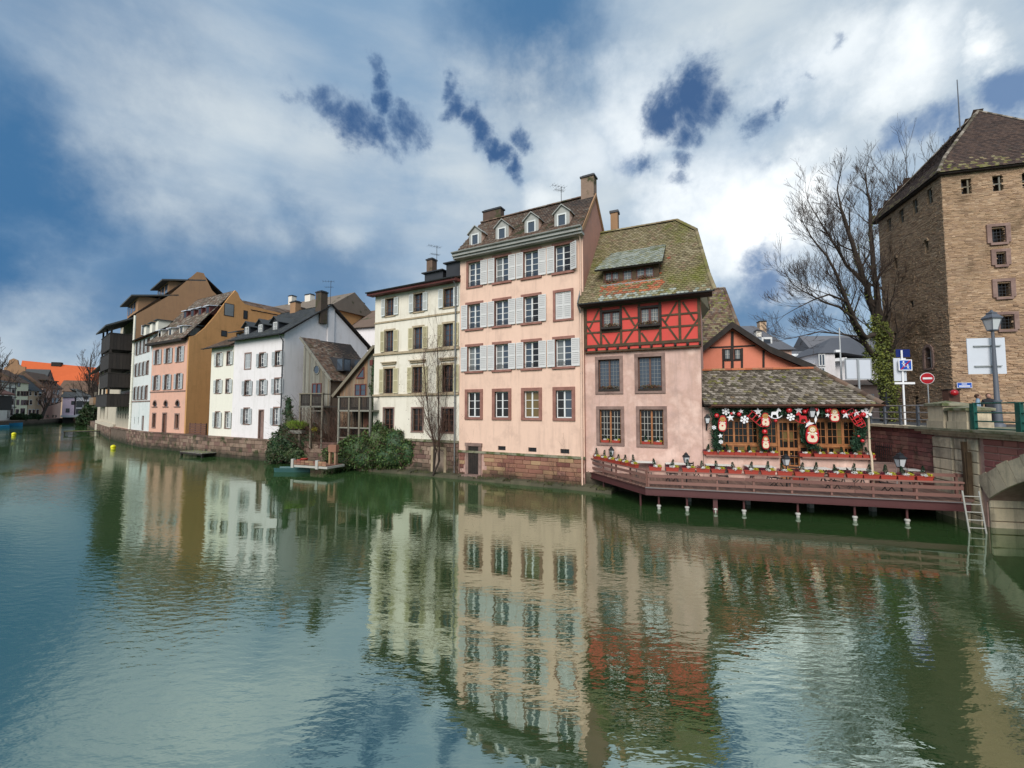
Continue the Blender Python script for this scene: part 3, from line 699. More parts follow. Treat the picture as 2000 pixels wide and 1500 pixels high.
def gable_dormer(parent, x, y0, z0, w, h, pitch_h, y1, wallm, frontm, roofm, wkw, over=.12, tile=False):
    """dormer: front at local y0, foot at z0, runs back to y1"""
    mb = MB(); ww = wkw.pop('ww', w * .55); wh = wkw.pop('wh', h * .72); wz = wkw.pop('wz', .14)
    hole = (x - ww / 2, x + ww / 2, z0 + wz, z0 + wz + wh); wall_holes(mb, x - w / 2, x + w / 2, z0, z0 + h, [hole], y0, .1)
    mb.add([(x - w / 2, y0, z0 + h), (x + w / 2, y0, z0 + h), (x, y0, z0 + h + pitch_h)], [(0, 1, 2)], .5)
    mb.k = 1
    for s in (-1, 1): mb.add([(x + s * w / 2, y0, z0), (x + s * w / 2, y1, z0), (x + s * w / 2, y1, z0 + h), (x + s * w / 2, y0, z0 + h)], [(0, 1, 2, 3)], .5)
    d = obj('dormer', mb, [M_[frontm], M_[wallm]], parent)
    r = MB(); o = over
    for s in (-1, 1):
        a = Vector((x, y0 - o, z0 + h + pitch_h + .03)); b = Vector((x + s * (w / 2 + o), y0 - o, z0 + h - pitch_h * o / (w / 2) + .03)); c = Vector((b.x, y1, b.z)); e = Vector((x, y1, a.z)); t_ = Vector((0, 0, .06))
        r.hexa([a, b, c, e, a + t_, b + t_, c + t_, e + t_])
    obj('dormer_roof', r, M_[roofm], d)
    wn = window(d, x, z0 + wz, ww, wh, **wkw); wn.location.y = y0 - .05
    wn.name = 'dormer_window'
    return d
def cyl_tree(mb, p, d, length, rad, depth, rg, spread=.5, up=.15, tw=None, minr=.012, bend=.25, kids=(2, 3), droop=0.0, sides=5):
    """recursive branching; limbs go to mb, twigs to tw"""
    n = 4; pts = [p.copy()]; q = p.copy(); dd = d.copy(); rads = [rad]
    for i in range(n):
        dd = (dd + Vector((rg.uniform(-1, 1), rg.uniform(-1, 1), rg.uniform(-1, 1))) * bend * .35 + Vector((0, 0, up * .3))).normalized()
        q = q + dd * (length / n); pts.append(q.copy()); rads.append(max(minr * .6, rad * (1 - .38 * (i + 1) / n)))
    tgt = mb if (tw is None or depth > 3) else tw
    tgt.tube(pts, rads, sides if depth > 3 else 3, caps=False)
    if depth <= 0: return
    k = rg.randint(*kids)
    for i in range(k):
        f = 1.0 if i == 0 else rg.uniform(.35, .95); idx = min(n, max(1, int(round(f * n)))); base = pts[idx]; r0 = rads[idx]
        ax = Vector((rg.uniform(-1, 1), rg.uniform(-1, 1), rg.uniform(-.6, .8)))
        nd = (dd + ax * spread * (0.6 if i == 0 else 1.3)).normalized()
        cyl_tree(mb, base, nd, length * rg.uniform(.68, .88), r0 * (.86 if i == 0 else rg.uniform(.5, .72)), depth - 1, rg, spread, up, tw, minr, bend, kids, droop, sides)
def leaf_cloud(mb, c, rad, n, size, rg, flat=0.0, inner=.35):
    for _ in range(n):
        while True:
            v = Vector((rg.uniform(-1, 1), rg.uniform(-1, 1), rg.uniform(-1, 1)))
            if inner < v.length <= 1: break
        p = Vector((c[0] + v.x * rad[0], c[1] + v.y * rad[1], c[2] + v.z * rad[2]))
        a = Vector((rg.gauss(0, 1), rg.gauss(0, 1), rg.gauss(0, 1))).normalized(); b = a.cross(Vector((rg.gauss(0, 1), rg.gauss(0, 1), rg.gauss(0, 1)))).normalized()
        s = size * rg.uniform(.6, 1.3)
        mb.add([p - a * s, p - b * s * .55, p + a * s, p + b * s * .55], [(0, 1, 2, 3)])

# ================================================================== SETTING
m = MB(); m.poly([(-700, -250, 0), (500, -250, 0), (500, 900, 0), (-700, 900, 0)]); structure('river', m, M_['water'])
# the far land behind the house rows (1.5 m over the water), one sheet to the horizon
m = MB(); LZ = 1.45
bank = [(-121, 125), (-59.0, 65.9), (-49.2, 57.3), (-42.3, 51.8), (-35.0, 47.5), (-29.2, 43.2), (-19.4, 38.0), (-10.9, 33.6), (-3.2, 29.4), (4.6, 25.5), (9.9, 23.2), (17.2, 21.6), (19.2, 21.4), (500, 10), (500, 900), (-500, 900), (-205, 236), (-158.5, 154), (-150, 148)]
m.poly([(x, y, LZ) for x, y in bank]); structure('ground', m, M_['soil'])
m = MB(); m.poly([(-137.2, 115.3, 1.2), (-158.5, 154, 1.2), (-205, 236, 1.2), (-500, 900, 1.2), (-700, 900, 1.2), (-700, 60, 1.2), (-110, 60, 1.2)]); structure('far_bank', m, M_['soil'])
SZ = 3.55
m = MB(); m.poly([(18.4, 17.2, SZ), (20.0, 24.6, SZ), (20.5, 27, SZ), (17.0, 45, SZ), (17, 120, SZ), (300, 120, SZ), (300, -20, SZ), (20, -20, SZ), (14.2, 4, SZ), (10.8, -14, SZ), (24, -14, SZ + .0), (24, 8, SZ)]) if False else m.prism_z([(18.5, 17.3), (20.0, 24.6), (20.5, 27), (17.2, 31), (17.0, 120), (300, 120), (300, 17)], SZ - .3, SZ)
structure('street', m, M_['asphalt'])

# ================================================================== canal walls
def canal_wall():
    pts = [(-121, 124.2), (-59.6, 65.0), (-49.7, 56.5), (-42.8, 51.0), (-35.4, 46.8), (-29.3, 42.4), (-19.6, 37.15), (-11.5, 32.9)]
    root = thing('canal_wall', 'long weathered sandstone quay wall at the waterline under the left row of houses', 'wall', (-35.4, 46.8, 0))
    for i in range(len(pts) - 1):
        a, b_ = Vector(pts[i]), Vector(pts[i + 1]); ang = math.degrees(math.atan2(b_.y - a.y, b_.x - a.x)); l = (b_ - a).length
        far = i < 2
        top = 1.75 if i != 0 else 1.5
        mb = MB(); mb.box(0, l, 0, .7, -.6, top); w_ = obj('wall_core', mb, M_['darkmortar'], root)
        w_.location = (a.x + 35.4, a.y - 46.8, 0); w_.rotation_euler = (0, 0, R(ang))
        c = MB(); x = 0
        while x < l:
            q = min(l, x + random.uniform(1.0, 1.6)); c.box(x + .01, q - .01, -.12, .6, top, top + .13); x = q
        cp = obj('coping', c, M_['oldblock'], w_)
        if i == 1:
            continue
        h, ls = (.34, (.5, .7, .9)) if i > 1 else (.45, (.9, 1.2))
        stones(w_, 0, l, -.1, top, h, ls, 'oldblock', .07, limit={6: 60, 5: 130, 4: 90}.get(i, 0), zf=None)
canal_wall()
# low mossy ledge at the foot of the tall houses
led = MB(); rg = random.Random(3); path = [(-12.6, 33.0), (-9.6, 31.3), (-6.0, 29.6), (-2.5, 27.6), (.8, 25.9), (4.2, 24.0), (5.2, 23.2)]
for i in range(len(path) - 1):
    a, b_ = Vector(path[i]), Vector(path[i + 1]); n = 7; nn = Vector((.49, .87))
    for k in range(n):
        p = a + (b_ - a) * (k / n); q = a + (b_ - a) * ((k + 1) / n); w1, w2 = rg.uniform(.35, .7), rg.uniform(.35, .7); z = rg.uniform(.1, .22)
        led.hexa([(p.x, p.y, -.3), (q.x, q.y, -.3), (q.x + nn.x * 1.6, q.y + nn.y * 1.6, -.3), (p.x + nn.x * 1.6, p.y + nn.y * 1.6, -.3),
                  (p.x + nn.x * w1 * .2, p.y + nn.y * w1 * .2, z), (q.x + nn.x * w1 * .2, q.y + nn.y * w1 * .2, z), (q.x + nn.x * 1.6, q.y + nn.y * 1.6, z + .12), (p.x + nn.x * 1.6, p.y + nn.y * 1.6, z + .12)])
structure('bank_ledge', led, M_['soil'])
gr = MB()
for i in range(1500):
    t = rg.random() ** .8; k = rg.randint(0, len(path) - 2); a, b_ = Vector(path[k]), Vector(path[k + 1]); p = a + (b_ - a) * rg.random() + Vector((.49, .87)) * rg.uniform(.15, .85)
    h = rg.uniform(.05, .2); x = rg.uniform(-.08, .08); y = rg.uniform(-.08, .08); gr.add([(p.x - .02, p.y, .14), (p.x + .02, p.y, .14), (p.x + x, p.y + y, .16 + h)], [(0, 1, 2)])
tag(obj('bank_grass', gr, M_['drygrass'], kind='stuff'), 'short grass and moss along the muddy ledge under the tall pink house', 'grass')

# ================================================================== tall pink house
FE = Fr(4.13, 24.89, -29)
root = fthing('pink_town_house', 'tall pink house with four window rows, pale grey shutters and four roof dormers', 'house', FE)
cols_ = [-7.57, -5.46, -3.36, -1.25]; rowz = [12.66, 9.82, 7.0, 3.98]; holes = []
for r_, z in enumerate(rowz):
    for c in cols_: holes.append((c - .5, c + .5, z, z + 1.62))
for c in (-5.46, -3.32, -1.22): holes.append((c - .28, c + .28, 1.92, 2.18))
m = MB(); wall_holes(m, -8.75, 0, 1.8, 14.9, holes, 0, .2)
m.k = 1
m.poly([(0, 0, .2), (0, 5, .2), (0, 5, 14.9), (0, 2.3, 18.05), (0, 0, 14.95)]); m.k = 0
m.poly([(-8.75, 5, .2), (-8.75, 0, .2), (-8.75, 0, 14.95), (-8.75, 2.3, 18.0), (-8.75, 5, 14.9)]); m.poly([(0, 5, .2), (-8.75, 5, .2), (-8.75, 5, 14.9), (0, 5, 14.9)])
obj('wall', m, [M_['pink'], plaster('pink_shaded_side_plaster', (.46, .24, .18), (.32, .2, .16), .6, .12)], root)  # gable side gets a browner, darker plaster with its shade put into the colour
for r_, z in enumerate(rowz):
    for k, c in enumerate(cols_):
        if r_ == 3: window(root, c, z, 1.0, 1.62, rows=3, surround=('sandstone', .2, .06), gls=['glassdk'] if k < 2 else (['glasswarm'] if k == 2 else ['glassdk', 'glass']))
        else:
            sh = 'lr'
            if r_ == 0: sh = ['r', 'lr', 'lr', 'lr'][k]
            if r_ == 1 and k == 3: sh = 'closed'
            if r_ == 0 and k == 3: sh = 'l'
            if sh == 'closed' or (r_ == 0 and k == 0): wn = window(root, c, z, 1.0, 1.62, rows=4, surround=('sandstone', .15, .05), shutters=sh, shm='shgrey', shw=.5, rail=sh != 'closed')
            else: wn = window(root, c, z, 1.0, 1.62, rows=4, gls=random.choice((['glass'], ['glass'], ['glasscurt', 'glass'], ['glass', 'glassdk'])), lintel=('sandstone', .2, .17), sill=('sandstone', .22, .14), shutters=sh, shm='shgrey', shw=.5, rail=True)
            if r_ == 0 and k == 3:
                obj('shutter', _mc[('sh', 1.62, .5, 'shgrey', 13)], None, wn, (.5, -.1, 0), (0, 0, R(-28)))
for c in (-5.46, -3.32, -1.22):
    m = MB(); m.box(c - .27, c + .27, .1, .14, 1.93, 2.17); g = obj('cellar_vent', m, M_['iron'], root)
    m = MB()
    for i in range(5): x = c - .22 + .11 * i; m.box(x - .012, x + .012, .05, .1, 1.93, 2.17)
    obj('grille', m, M_['zincdk'], g)
m = MB(); m.box(-8.75, .02, -.12, .1, 1.66, 1.8); obj('base_ledge', m, M_['mossstone'], root)
m = MB(); m.box(-8.75, 0, -.02, .4, -.4, 1.66); bs = obj('base_wall', m, M_['pinkmortar'], root)
door_h = (-7.95, -7.15, -.1, 2.05)
stones(bs, -8.7, -.02, .12, 1.65, .255, (.48, .6, .78, .96), 'block', .055, y=-.02, holes=[(-8.25, -6.9, -1, 2.3)])
m = MB(); m.box(-8.15, -7.95, -.1, .1, .2, 2.1); m.box(-7.15, -6.95, -.1, .1, .2, 2.1); m.box(-8.2, -6.9, -.13, .1, 2.1, 2.3); dr = obj('door', m, M_['greystone'], root)
m = MB(); 
for i in range(5): m.box(-7.94 + .157 * i, -7.94 + .157 * i + .15, -.05, 0, .3, 2.1)
obj('door_leaf', m, M_['dtimber'], dr)
m = MB(); m.box(-8.15, -6.95, -.55, -.02, .1, .28); obj('doorstep', m, M_['greystone'], root)
# roof
zr, zl = 18.1, 18.05
roof_plane(root, [(-8.95, -.42, 14.92), (.05, -.42, 14.92), (.05, 2.35, zr), (-8.6, 2.35, zl)], 't_brown', .17, .15)
roof_plane(root, [(.05, 5.3, 14.8), (-8.95, 5.3, 14.8), (-8.6, 2.35, zl), (.05, 2.35, zr)], 't_brown', .3, .3, shape='flat')
ridge_tiles(root, (-8.6, 2.35, zl + .03), (-.5, 2.35, zr + .03), 't_brown', .12)
m = MB(); m.box(-9.0, .12, -.62, -.40, 14.72, 14.95); m.box(-9.0, .1, -.5, -.003, 14.58, 14.72); obj('cornice', m, M_['zincwht'], root)
gutter(root, (-9.0, -.68, 14.98), (.12, -.68, 14.98), .09, 'zincwht')
m = MB(); m.prism_x([(-.3, 14.8), (-.3, 14.98), (2.35, 18.18), (5.0, 15.12), (5.0, 14.9), (2.35, 17.95), (.0, 14.95)], 0.02, .10); obj('gable_verge', m, M_['brown'], root)
for c, s in ((-7.63, 0), (-5.54, 0), (-3.41, 0), (-1.36, 0)):
    gable_dormer(root, c, .15, 15.35, .98, 1.0, .42, 1.5, 'pink', 'zincwht', 'zincwht', dict(fm='shwhite', cols=1, rows=1, mul=0, fw=.09, gl='glass', ww=.62, wh=.82, wz=.12, depth=.0, panes=True))
c = chimney(root, -.45, 2.5, 17.0, 19.5, .85, .6, 'oldblock'); chimney(root, -7.7, 2.6, 16.5, 19.0, 1.5, .5, 'oldblock')
downpipe(root, [(-.12, -.62, 14.85), (-.12, -.12, 14.4), (-.12, -.12, 10), (-.12, -.12, 5), (-.12, -.12, .15)], .05, 'pink')
antenna('television aerial on the ridge of the tall pink house', FE.w(-2.3, 2.35, 18.1), 1.1, .5)

# ================================================================== cream house
FP = Fr(-3.522, 29.132, -30)
root = fthing('cream_town_house', 'cream four-storey house with louvred cream shutters behind the thin bare tree', 'house', FP)
cx3 = [-6.5, -3.68, -.95]; rz = [11.5, 8.78, 5.66, 2.93]; hh = [1.3, 1.58, 1.85, 1.62]; ww = [.86, .88, .94, .98]; holes = []
for z, h, w_ in zip(rz, hh, ww):
    for c in cx3: holes.append((c - w_ / 2, c + w_ / 2, z, z + h))
m = MB(); wall_holes(m, -8.1, -.003, 2.3, 13.25, holes); m.poly([(-8.1, 7, .2), (-8.1, 0, .2), (-8.1, 0, 13.25), (-8.1, 3.5, 14.6), (-8.1, 7, 13.25)]); m.poly([(0, 7, .2), (-8.1, 7, .2), (-8.1, 7, 13.25), (0, 7, 13.25)])
obj('wall', m, M_['cream'], root)
for r_ in range(4):
    for k, c in enumerate(cx3):
        kw = dict(fm='bframe', rows=4, gl='glass' if r_ < 2 else 'glassdk', fw=.045, mul=.065, mw=.02, panes=True)
        if r_ == 0: window(root, c, rz[0], ww[0], hh[0], surround=('beigestone', .12, .04), shutters='lr', shm='shwhite', shw=.42, slats=15, rail=True, **kw)
        elif r_ == 1: window(root, c, rz[1], ww[1], hh[1], surround=('beigestone', .13, .05), shutters='lr' if k else 'lr', shm='shcream', shw=.44, slats=17, rail=True, **kw)
        elif r_ == 2:
            wn = window(root, c, rz[2], ww[2], hh[2], surround=('beigestone', .14, .05), shutters='lr', shm='shcream', shw=.46, slats=19, rail=True, **kw)
            q = MB(); q.box(-.75, .75, -.2, .02, hh[2] + .42, hh[2] + .5); q.box(-.68, .68, -.12, .02, hh[2] + .3, hh[2] + .42); obj('cornice', q, M_['beigestone'], wn)
        else: window(root, c, rz[3], ww[3], hh[3], surround=('greystone', .1, .03), **kw)
for z, t_, d_ in ((11.0, .12, .06), (8.55, .16, .12), (5.46, .14, .12), (2.24, .16, .14)):
    m = MB(); m.box(-8.12, -.01, -d_, -.002, z, z + t_); obj('string_course', m, M_['beigestone' if z > 3 else 'mossstone'], root)
m = MB(); m.box(-8.1, 0, .02, .5, -.4, 2.24); bs = obj('base_wall', m, M_['mortar'], root)
stones(bs, -8.0, -.02, .15, 2.22, .3, (.4, .6, .8), 'oldblock', .08, y=.02, holes=[(-2.35, -1.0, -1, 1.95)])
m = MB(); m.box(-2.33, -2.15, -.1, .1, .15, 1.75); m.box(-1.2, -1.02, -.1, .1, .15, 1.75); m.box(-2.33, -1.02, -.1, .1, 1.75, 1.92); m.k = 1; m.box(-2.15, -1.2, -.03, .1, .15, 1.75); obj('blind_door', m, [M_['beigestone'], M_['mortar']], root)
roof_plane(root, [(-8.35, -.55, 13.35), (.05, -.55, 13.35), (.05, 3.5, 14.75), (-8.35, 3.5, 14.75)], 't_slate', .3, .28, shape='flat')
roof_plane(root, [(.05, 7.4, 13.2), (-8.35, 7.4, 13.2), (-8.35, 3.5, 14.75), (.05, 3.5, 14.75)], 't_slate', .4, .4, shape='flat')
m = MB(); m.box(-8.4, .04, -.6, .0, 13.12, 13.3); obj('eaves_board', m, M_['rframe'], root); gutter(root, (-8.42, -.68, 13.35), (.04, -.68, 13.35), .08, 'zincdk')
for x0, x1, z in ((-3.6, -1.9, 14.35), (-1.6, .0, 14.75)):
    m = MB(); m.box(x0, x1, .5, 3.2, 13.5, z); d = obj('dormer', m, M_['zincdk'], root); m = MB(); m.box(x0 - .15, x1 + .1, .3, 3.3, z, z + .08); obj('dormer_roof', m, M_['zincdk'], d)
chimney(root, -3.9, 1.6, 13.4, 15.9, .55, .5, 'oldblock')
downpipe(root, [(-.25, -.6, 13.3), (-.25, -.16, 12.9), (-.25, -.16, 8), (-.25, -.16, .3)], .05, 'zinc')
antenna('television aerial with crossed bars by the chimney of the cream house', FP.w(-3.4, 1.6, 14.2), 2.6, .7)

# ================================================================== half-timbered house
FF = Fr(4.45, 24.95, -25)
root = fthing('half_timbered_house', 'red half-timbered house with mossy tiled roof and rose plaster ground floors above the terrace', 'house', FF)
lw = [(1.15, 2.62, 1.2, 1.86), (3.37, 2.6, 1.24, 1.88), (1.12, 5.5, 1.2, 1.8), (3.33, 5.5, 1.24, 1.84)]
holes = [(c - w_ / 2, c + w_ / 2, z, z + h) for c, z, w_, h in lw]
m = MB(); wall_holes(m, -.3, 5.88, .1, 7.72, holes, 0, .25)
m.poly([(5.88, 0, .1), (5.88, 6, .1), (5.88, 6, 10.3), (5.88, 0, 10.3)]); m.poly([(-.3, 6, .1), (-.3, 0, .1), (-.3, 0, 10.3), (-.3, 6, 10.3)]); m.poly([(5.88, 6, .1), (-.3, 6, .1), (-.3, 6, 10.3), (5.88, 6, 10.3)])
obj('wall', m, M_['rose'], root)
for i, (c, z, w_, h) in enumerate(lw):
    wn = window(root, c, z, w_, h, fm='oframe' if i < 2 else 'bframe', barm='lead' if i < 2 else 'zinc', cols=6, rows=5 if i < 2 else 8, fw=.06, mul=.09, mw=.016 if i > 1 else .024, gl='glassdk' if i < 2 else 'glass', panes=False,
                surround=('greystone', .18, .05), depth=.17)
    if i > 1:
        q = MB(); q.box(-w_ / 2, w_ / 2, -.1, .12, 0, .12); bx = obj('window_box', q, M_['dtimber'], wn); f = MB(); leaf_cloud(f, (0, 0, .2), (w_ / 2, .16, .14), 260, .045, rg, inner=0); obj('dry_flowers', f, M_['autumn'], bx)
# jettied timber storey
TY = -.18; T0, T1 = 8.0, 10.36
m = MB(); tw_ = [(1.32, 9.02, .98, .96), (3.4, 9.0, 1.0, 1.0)]
wall_holes(m, -.22, 5.94, 7.72, T1, [(c - w_ / 2, c + w_ / 2, z, z + h) for c, z, w_, h in tw_], TY, .2); m.poly([(-.22, TY, 7.72), (5.94, TY, 7.72), (5.94, .1, 7.72), (-.22, .1, 7.72)]); m.poly([(5.94, TY, 7.72), (5.94, 0, 7.72), (5.94, 0, T1), (5.94, TY, T1)]); m.poly([(-.22, 0, 7.72), (-.22, TY, 7.72), (-.22, TY, T1), (-.22, 0, T1)])
obj('timber_storey_wall', m, M_['red'], root)
z6 = lambda x, y: FF.px(1120 + x / 5, 420 + y / 5, TY)
def beam(a, b_, wd=.13, pr=.045, lab=None):
    q = MB(); q.bar((a[0], TY - pr + .05, a[1]), (b_[0], TY - pr + .05, b_[1]), .1, wd, up=(0, 1, 0)) if False else None
    A, B = Vector((a[0], 0, a[1])), Vector((b_[0], 0, b_[1])); d = (B - A).normalized(); p = Vector((-d.z, 0, d.x)) * wd / 2
    y0, y1 = TY - pr, TY + .05
    q.hexa([A - p + Vector((0, y0, 0)), A + p + Vector((0, y0, 0)), A + p + Vector((0, y1, 0)), A - p + Vector((0, y1, 0)), B - p + Vector((0, y0, 0)), B + p + Vector((0, y0, 0)), B + p + Vector((0, y1, 0)), B - p + Vector((0, y1, 0))])
    obj('beam', q, M_['timber'], root)
zt = T1 - .05
X = [(-.15), (.62), (1.62 + .3), (2.70), (3.98), (5.87)]
posts = [-.14, z6(270, 1100)[0], z6(465, 1100)[0], z6(645, 1100)[0], z6(848, 1100)[0], z6(1040, 1100)[0], 5.86]
for i, x in enumerate(posts): beam((x, 8.06), (x, zt), .15 if i in (0, 6) else .13, .050)
beam((-.22, 8.06), (5.94, 8.06), .16, .064); beam((-.22, 7.76), (5.94, 7.76), .1, .05); beam((-.22, zt), (5.94, zt), .14, .062)
pr = posts
for (i, j) in ((0, 1), (2, 3), (4, 5), (5, 6)):
    beam((pr[i], 9.50), (pr[j], 9.50), .10, .036); beam((pr[i], 8.85), (pr[j], 8.85), .10, .036)
for (i, j) in ((1, 2), (3, 4)): beam((pr[i], 8.85), (pr[j], 8.85), .13, .036)
D_ = [((130, 1085), (265, 1290)), ((248, 925), (160, 1105)), ((290, 1170), (365, 1280)), ((445, 1155), (390, 1270)), ((487, 900), (598, 1080)), ((640, 1040), (487, 1270)), ((665, 1150), (742, 1260)), ((838, 1140), (775, 1252)),
      ((1010, 850), (895, 1050)), ((865, 1010), (1030, 1235)), ((1065, 850), (1185, 1030)), ((1228, 1000), (1068, 1235))]
for a, b_ in D_: beam(z6(*a), z6(*b_), .10, .028)
for i in range(11):
    x = -.12 + i * .6; m = MB(); m.box(x - .06, x + .06, TY - .16, TY + .1, 7.84, 7.97); obj('joist_end', m, M_['dtimber'], root)
for i, (c, z, w_, h) in enumerate(tw_):
    wn = window(root, c, z, w_, h, fm='rframe', barm='lead', cols=6, rows=4, fw=.07, mul=.13, mw=.022, gl='glasscurt', panes=False, depth=.08); wn.location.y = TY
    q = MB(); rect_frame(q, -w_ / 2 - .12, w_ / 2 + .12, -.1, h + .1, .12, -.06, .04); obj('surround', q, M_['dtimber'], wn)
    q = MB(); q.box(-w_ / 2 - .05, w_ / 2 + .05, -.28, -.06, -.06, .06); bx = obj('window_box', q, M_['dtimber'], wn); f = MB(); leaf_cloud(f, (0, -.18, .12), (w_ / 2 + .1, .16, .15), 300, .045, rg, inner=0); obj('dry_flowers', f, M_['autumn'], bx)
# roof with flared eave, half hip on the right
ez = 10.46; eL, eR = -.42, 6.62; mz = 11.5
def fmat(u, v):
    if 1.2 < u < 4.6 and .5 < v < 1.4 and random.random() < .62: return 1
    if v < .5 and u > 1.2 and random.random() < .5: return 2
    return 0
roof_plane(root, [(eL, -.72, ez), (eR, -.72, ez), (6.34, .0, 11.5), (-.42, .0, 11.5)], 't_moss', .2, .16, tmat2=['t_red', 't_pale'], mats=fmat, th=.024, lift=.036)
def fmat2(u, v):
    return 1 if (1.4 < u < 4.2 and v < .42 and random.random() < .5) or (2.3 < u < 4.9 and .42 < v < 2.6 and random.random() < .1) else 0
roof_plane(root, [(-.42, .0, 11.5), (6.34, .0, 11.5), (5.72, 2.45, 14.85), (4.66, 3.25, 15.95), (-.5, 3.25, 15.95)], 't_moss', .2, .16, tmat2=['t_red'], mats=fmat2, th=.024, lift=.036)
roof_plane(root, [(6.34, 6.6, 11.0), (-.42, 6.6, 11.0), (-.5, 3.25, 15.95), (4.66, 3.25, 15.95), (5.72, 4.1, 14.85)], 't_moss', .3, .3, shape='flat')
m = MB(); m.poly([(5.74, 2.45, 14.87), (5.74, 4.1, 14.87), (4.66, 3.25, 15.97)]); m.poly([(6.3, .02, 11.48), (5.88, .02, 10.3), (5.88, 6, 10.3), (6.3, 6.5, 11), (5.72, 4.1, 14.83), (5.72, 2.45, 14.83)]); obj('hip_gable', m, M_['t_moss'], root)
ridge_tiles(root, (-.5, 3.25, 15.98), (4.66, 3.25, 15.98), 't_moss', .12, .3); ridge_tiles(root, (4.66, 3.25, 15.98), (5.74, 2.45, 14.9), 't_moss', .12, .3); ridge_tiles(root, (5.74, 2.45, 14.9), (6.36, .0, 11.53), 't_moss', .1, .3); ridge_tiles(root, (6.36, .0, 11.53), (6.63, -.74, 10.5), 't_moss', .1, .3)
m = MB(); m.box(-.3, 6.0, -.6, 0, 10.36, 10.44); m.prism_x([(-.7, ez - .1), (-.7, ez - .02), (0, 10.44), (0, 10.3)], -.4, 6.5); obj('soffit', m, M_['dtimber'], root)
gutter(root, (eL, -.82, ez - .02), (eR, -.82, ez - .02), .08, 'zincdk')
m = MB(); m.bar((-.46, -.72, ez + .03), (-.46, 0, 11.53), .06, .12); m.bar((-.46, 0, 11.53), (-.52, 3.25, 15.98), .06, .12); obj('verge', m, M_['zinc'], root)
# shed dormer
m = MB(); dx0, dx1, dz0, dz1 = .82, 3.9, 11.62, 12.5; dw = [(1.32, .78), (2.2, .5), (3.15, .92)]
wall_holes(m, dx0, dx1, dz0 - .05, dz1, [(c - w_ / 2, c + w_ / 2, dz0 + .1, dz0 + .74) for c, w_ in dw], .1, .12)
for x in (dx0, dx1): m.poly([(x, .1, dz0 - .1), (x, .1, dz1), (x, 1.6, 13.4), (x, .9, 12.6)])
d = obj('dormer', m, M_['timber'], root)
for c, w_ in dw:
    wn = window(d, c, dz0 + .1, w_, .64, fm='rframe', barm='lead', cols=4 if w_ > .6 else 2, rows=3, fw=.05, mul=.1 if w_ > .6 else 0, mw=.02, gl='glasscurt', panes=False, depth=.06); wn.location.y = .1
    if w_ > .6: f = MB(); leaf_cloud(f, (0, -.05, .08), (w_ / 2, .1, .12), 150, .04, rg, inner=0); obj('dry_flowers', f, M_['autumn'], wn)
m = MB(); m.box(dx0 - .02, dx1 + .05, -.02, .1, dz0 - .16, dz0 - .05); obj('sill', m, M_['zinc'], d)
roof_plane(d, [(.42, -.28, 12.42), (4.12, -.28, 12.42), (4.12, 1.95, 14.15), (1.0, 1.75, 13.98)], 't_pale', .2, .16, name='dormer_roof', thick=.09, th=.022)
downpipe(root, [(-.42, -.82, ez - .05), (-.42, -.25, 10.0), (-.42, -.2, 8), (-.42, -.2, 5.1), (-.42, -.2, .1)], .055, 'zinc')
m = MB(); m.box(-.1, .1, 2.6, 2.8, 0, 0.01) if False else None
t = thing('chimney_stack', 'slender detached chimney behind the ridge of the half-timbered house beside the tall pink gable', 'chimney', FF.w(.55, 5.0, 10), R(-25))
m = MB(); m.box(-.24, .24, -.24, .24, 0, 7.9); obj('shaft', m, M_['brown'], t); m = MB(); m.box(-.3, .3, -.3, .3, 7.9, 8.05); obj('cap', m, M_['zincdk'], t)
m = MB(); m.box(-.27, .27, -.27, .27, 6.2, 6.3); m.bar((-.9, 0, 6.25), (-.2, 0, 6.25), .03, .03); obj('strap', m, M_['zincdk'], t)

# ================================================================== restaurant
FG = Fr(9.78, 22.46, -13)
root = fthing('riverside_restaurant', 'low riverside restaurant with hipped mossy grey tile roof and orange timber glazing', 'restaurant', FG)
m = MB(); DX = (3.52, 4.42)
wall_holes(m, .02, 7.3, .9, 2.12, [(DX[0], DX[1], .95, 2.2)], 0, .3)
m.poly([(7.3, 0, .9), (7.3, 6, .9), (7.3, 6, 4.7), (7.3, 0, 4.7)]); m.poly([(7.3, 6, .9), (.02, 6, .9), (.02, 6, 4.7), (7.3, 6, 4.7)])
m.box(.02, .55, 0, .3, 2.12, 4.6); m.box(7.12, 7.295, 0, .3, 2.12, 4.6); m.box(.6, 7.1, .22, .3, 4.05, 4.6)
obj('wall', m, M_['rose'], root)
m = MB(); m.box(.1, 3.5, -.22, .1, 2.12, 2.2); m.box(4.44, 7.5, -.22, .1, 2.12, 2.2); obj('window_ledge', m, M_['sandstone'], root)
m = MB(); m.box(3.45, 4.5, -.35, .1, .95, 1.08); obj('doorstep', m, M_['greystone'], root)
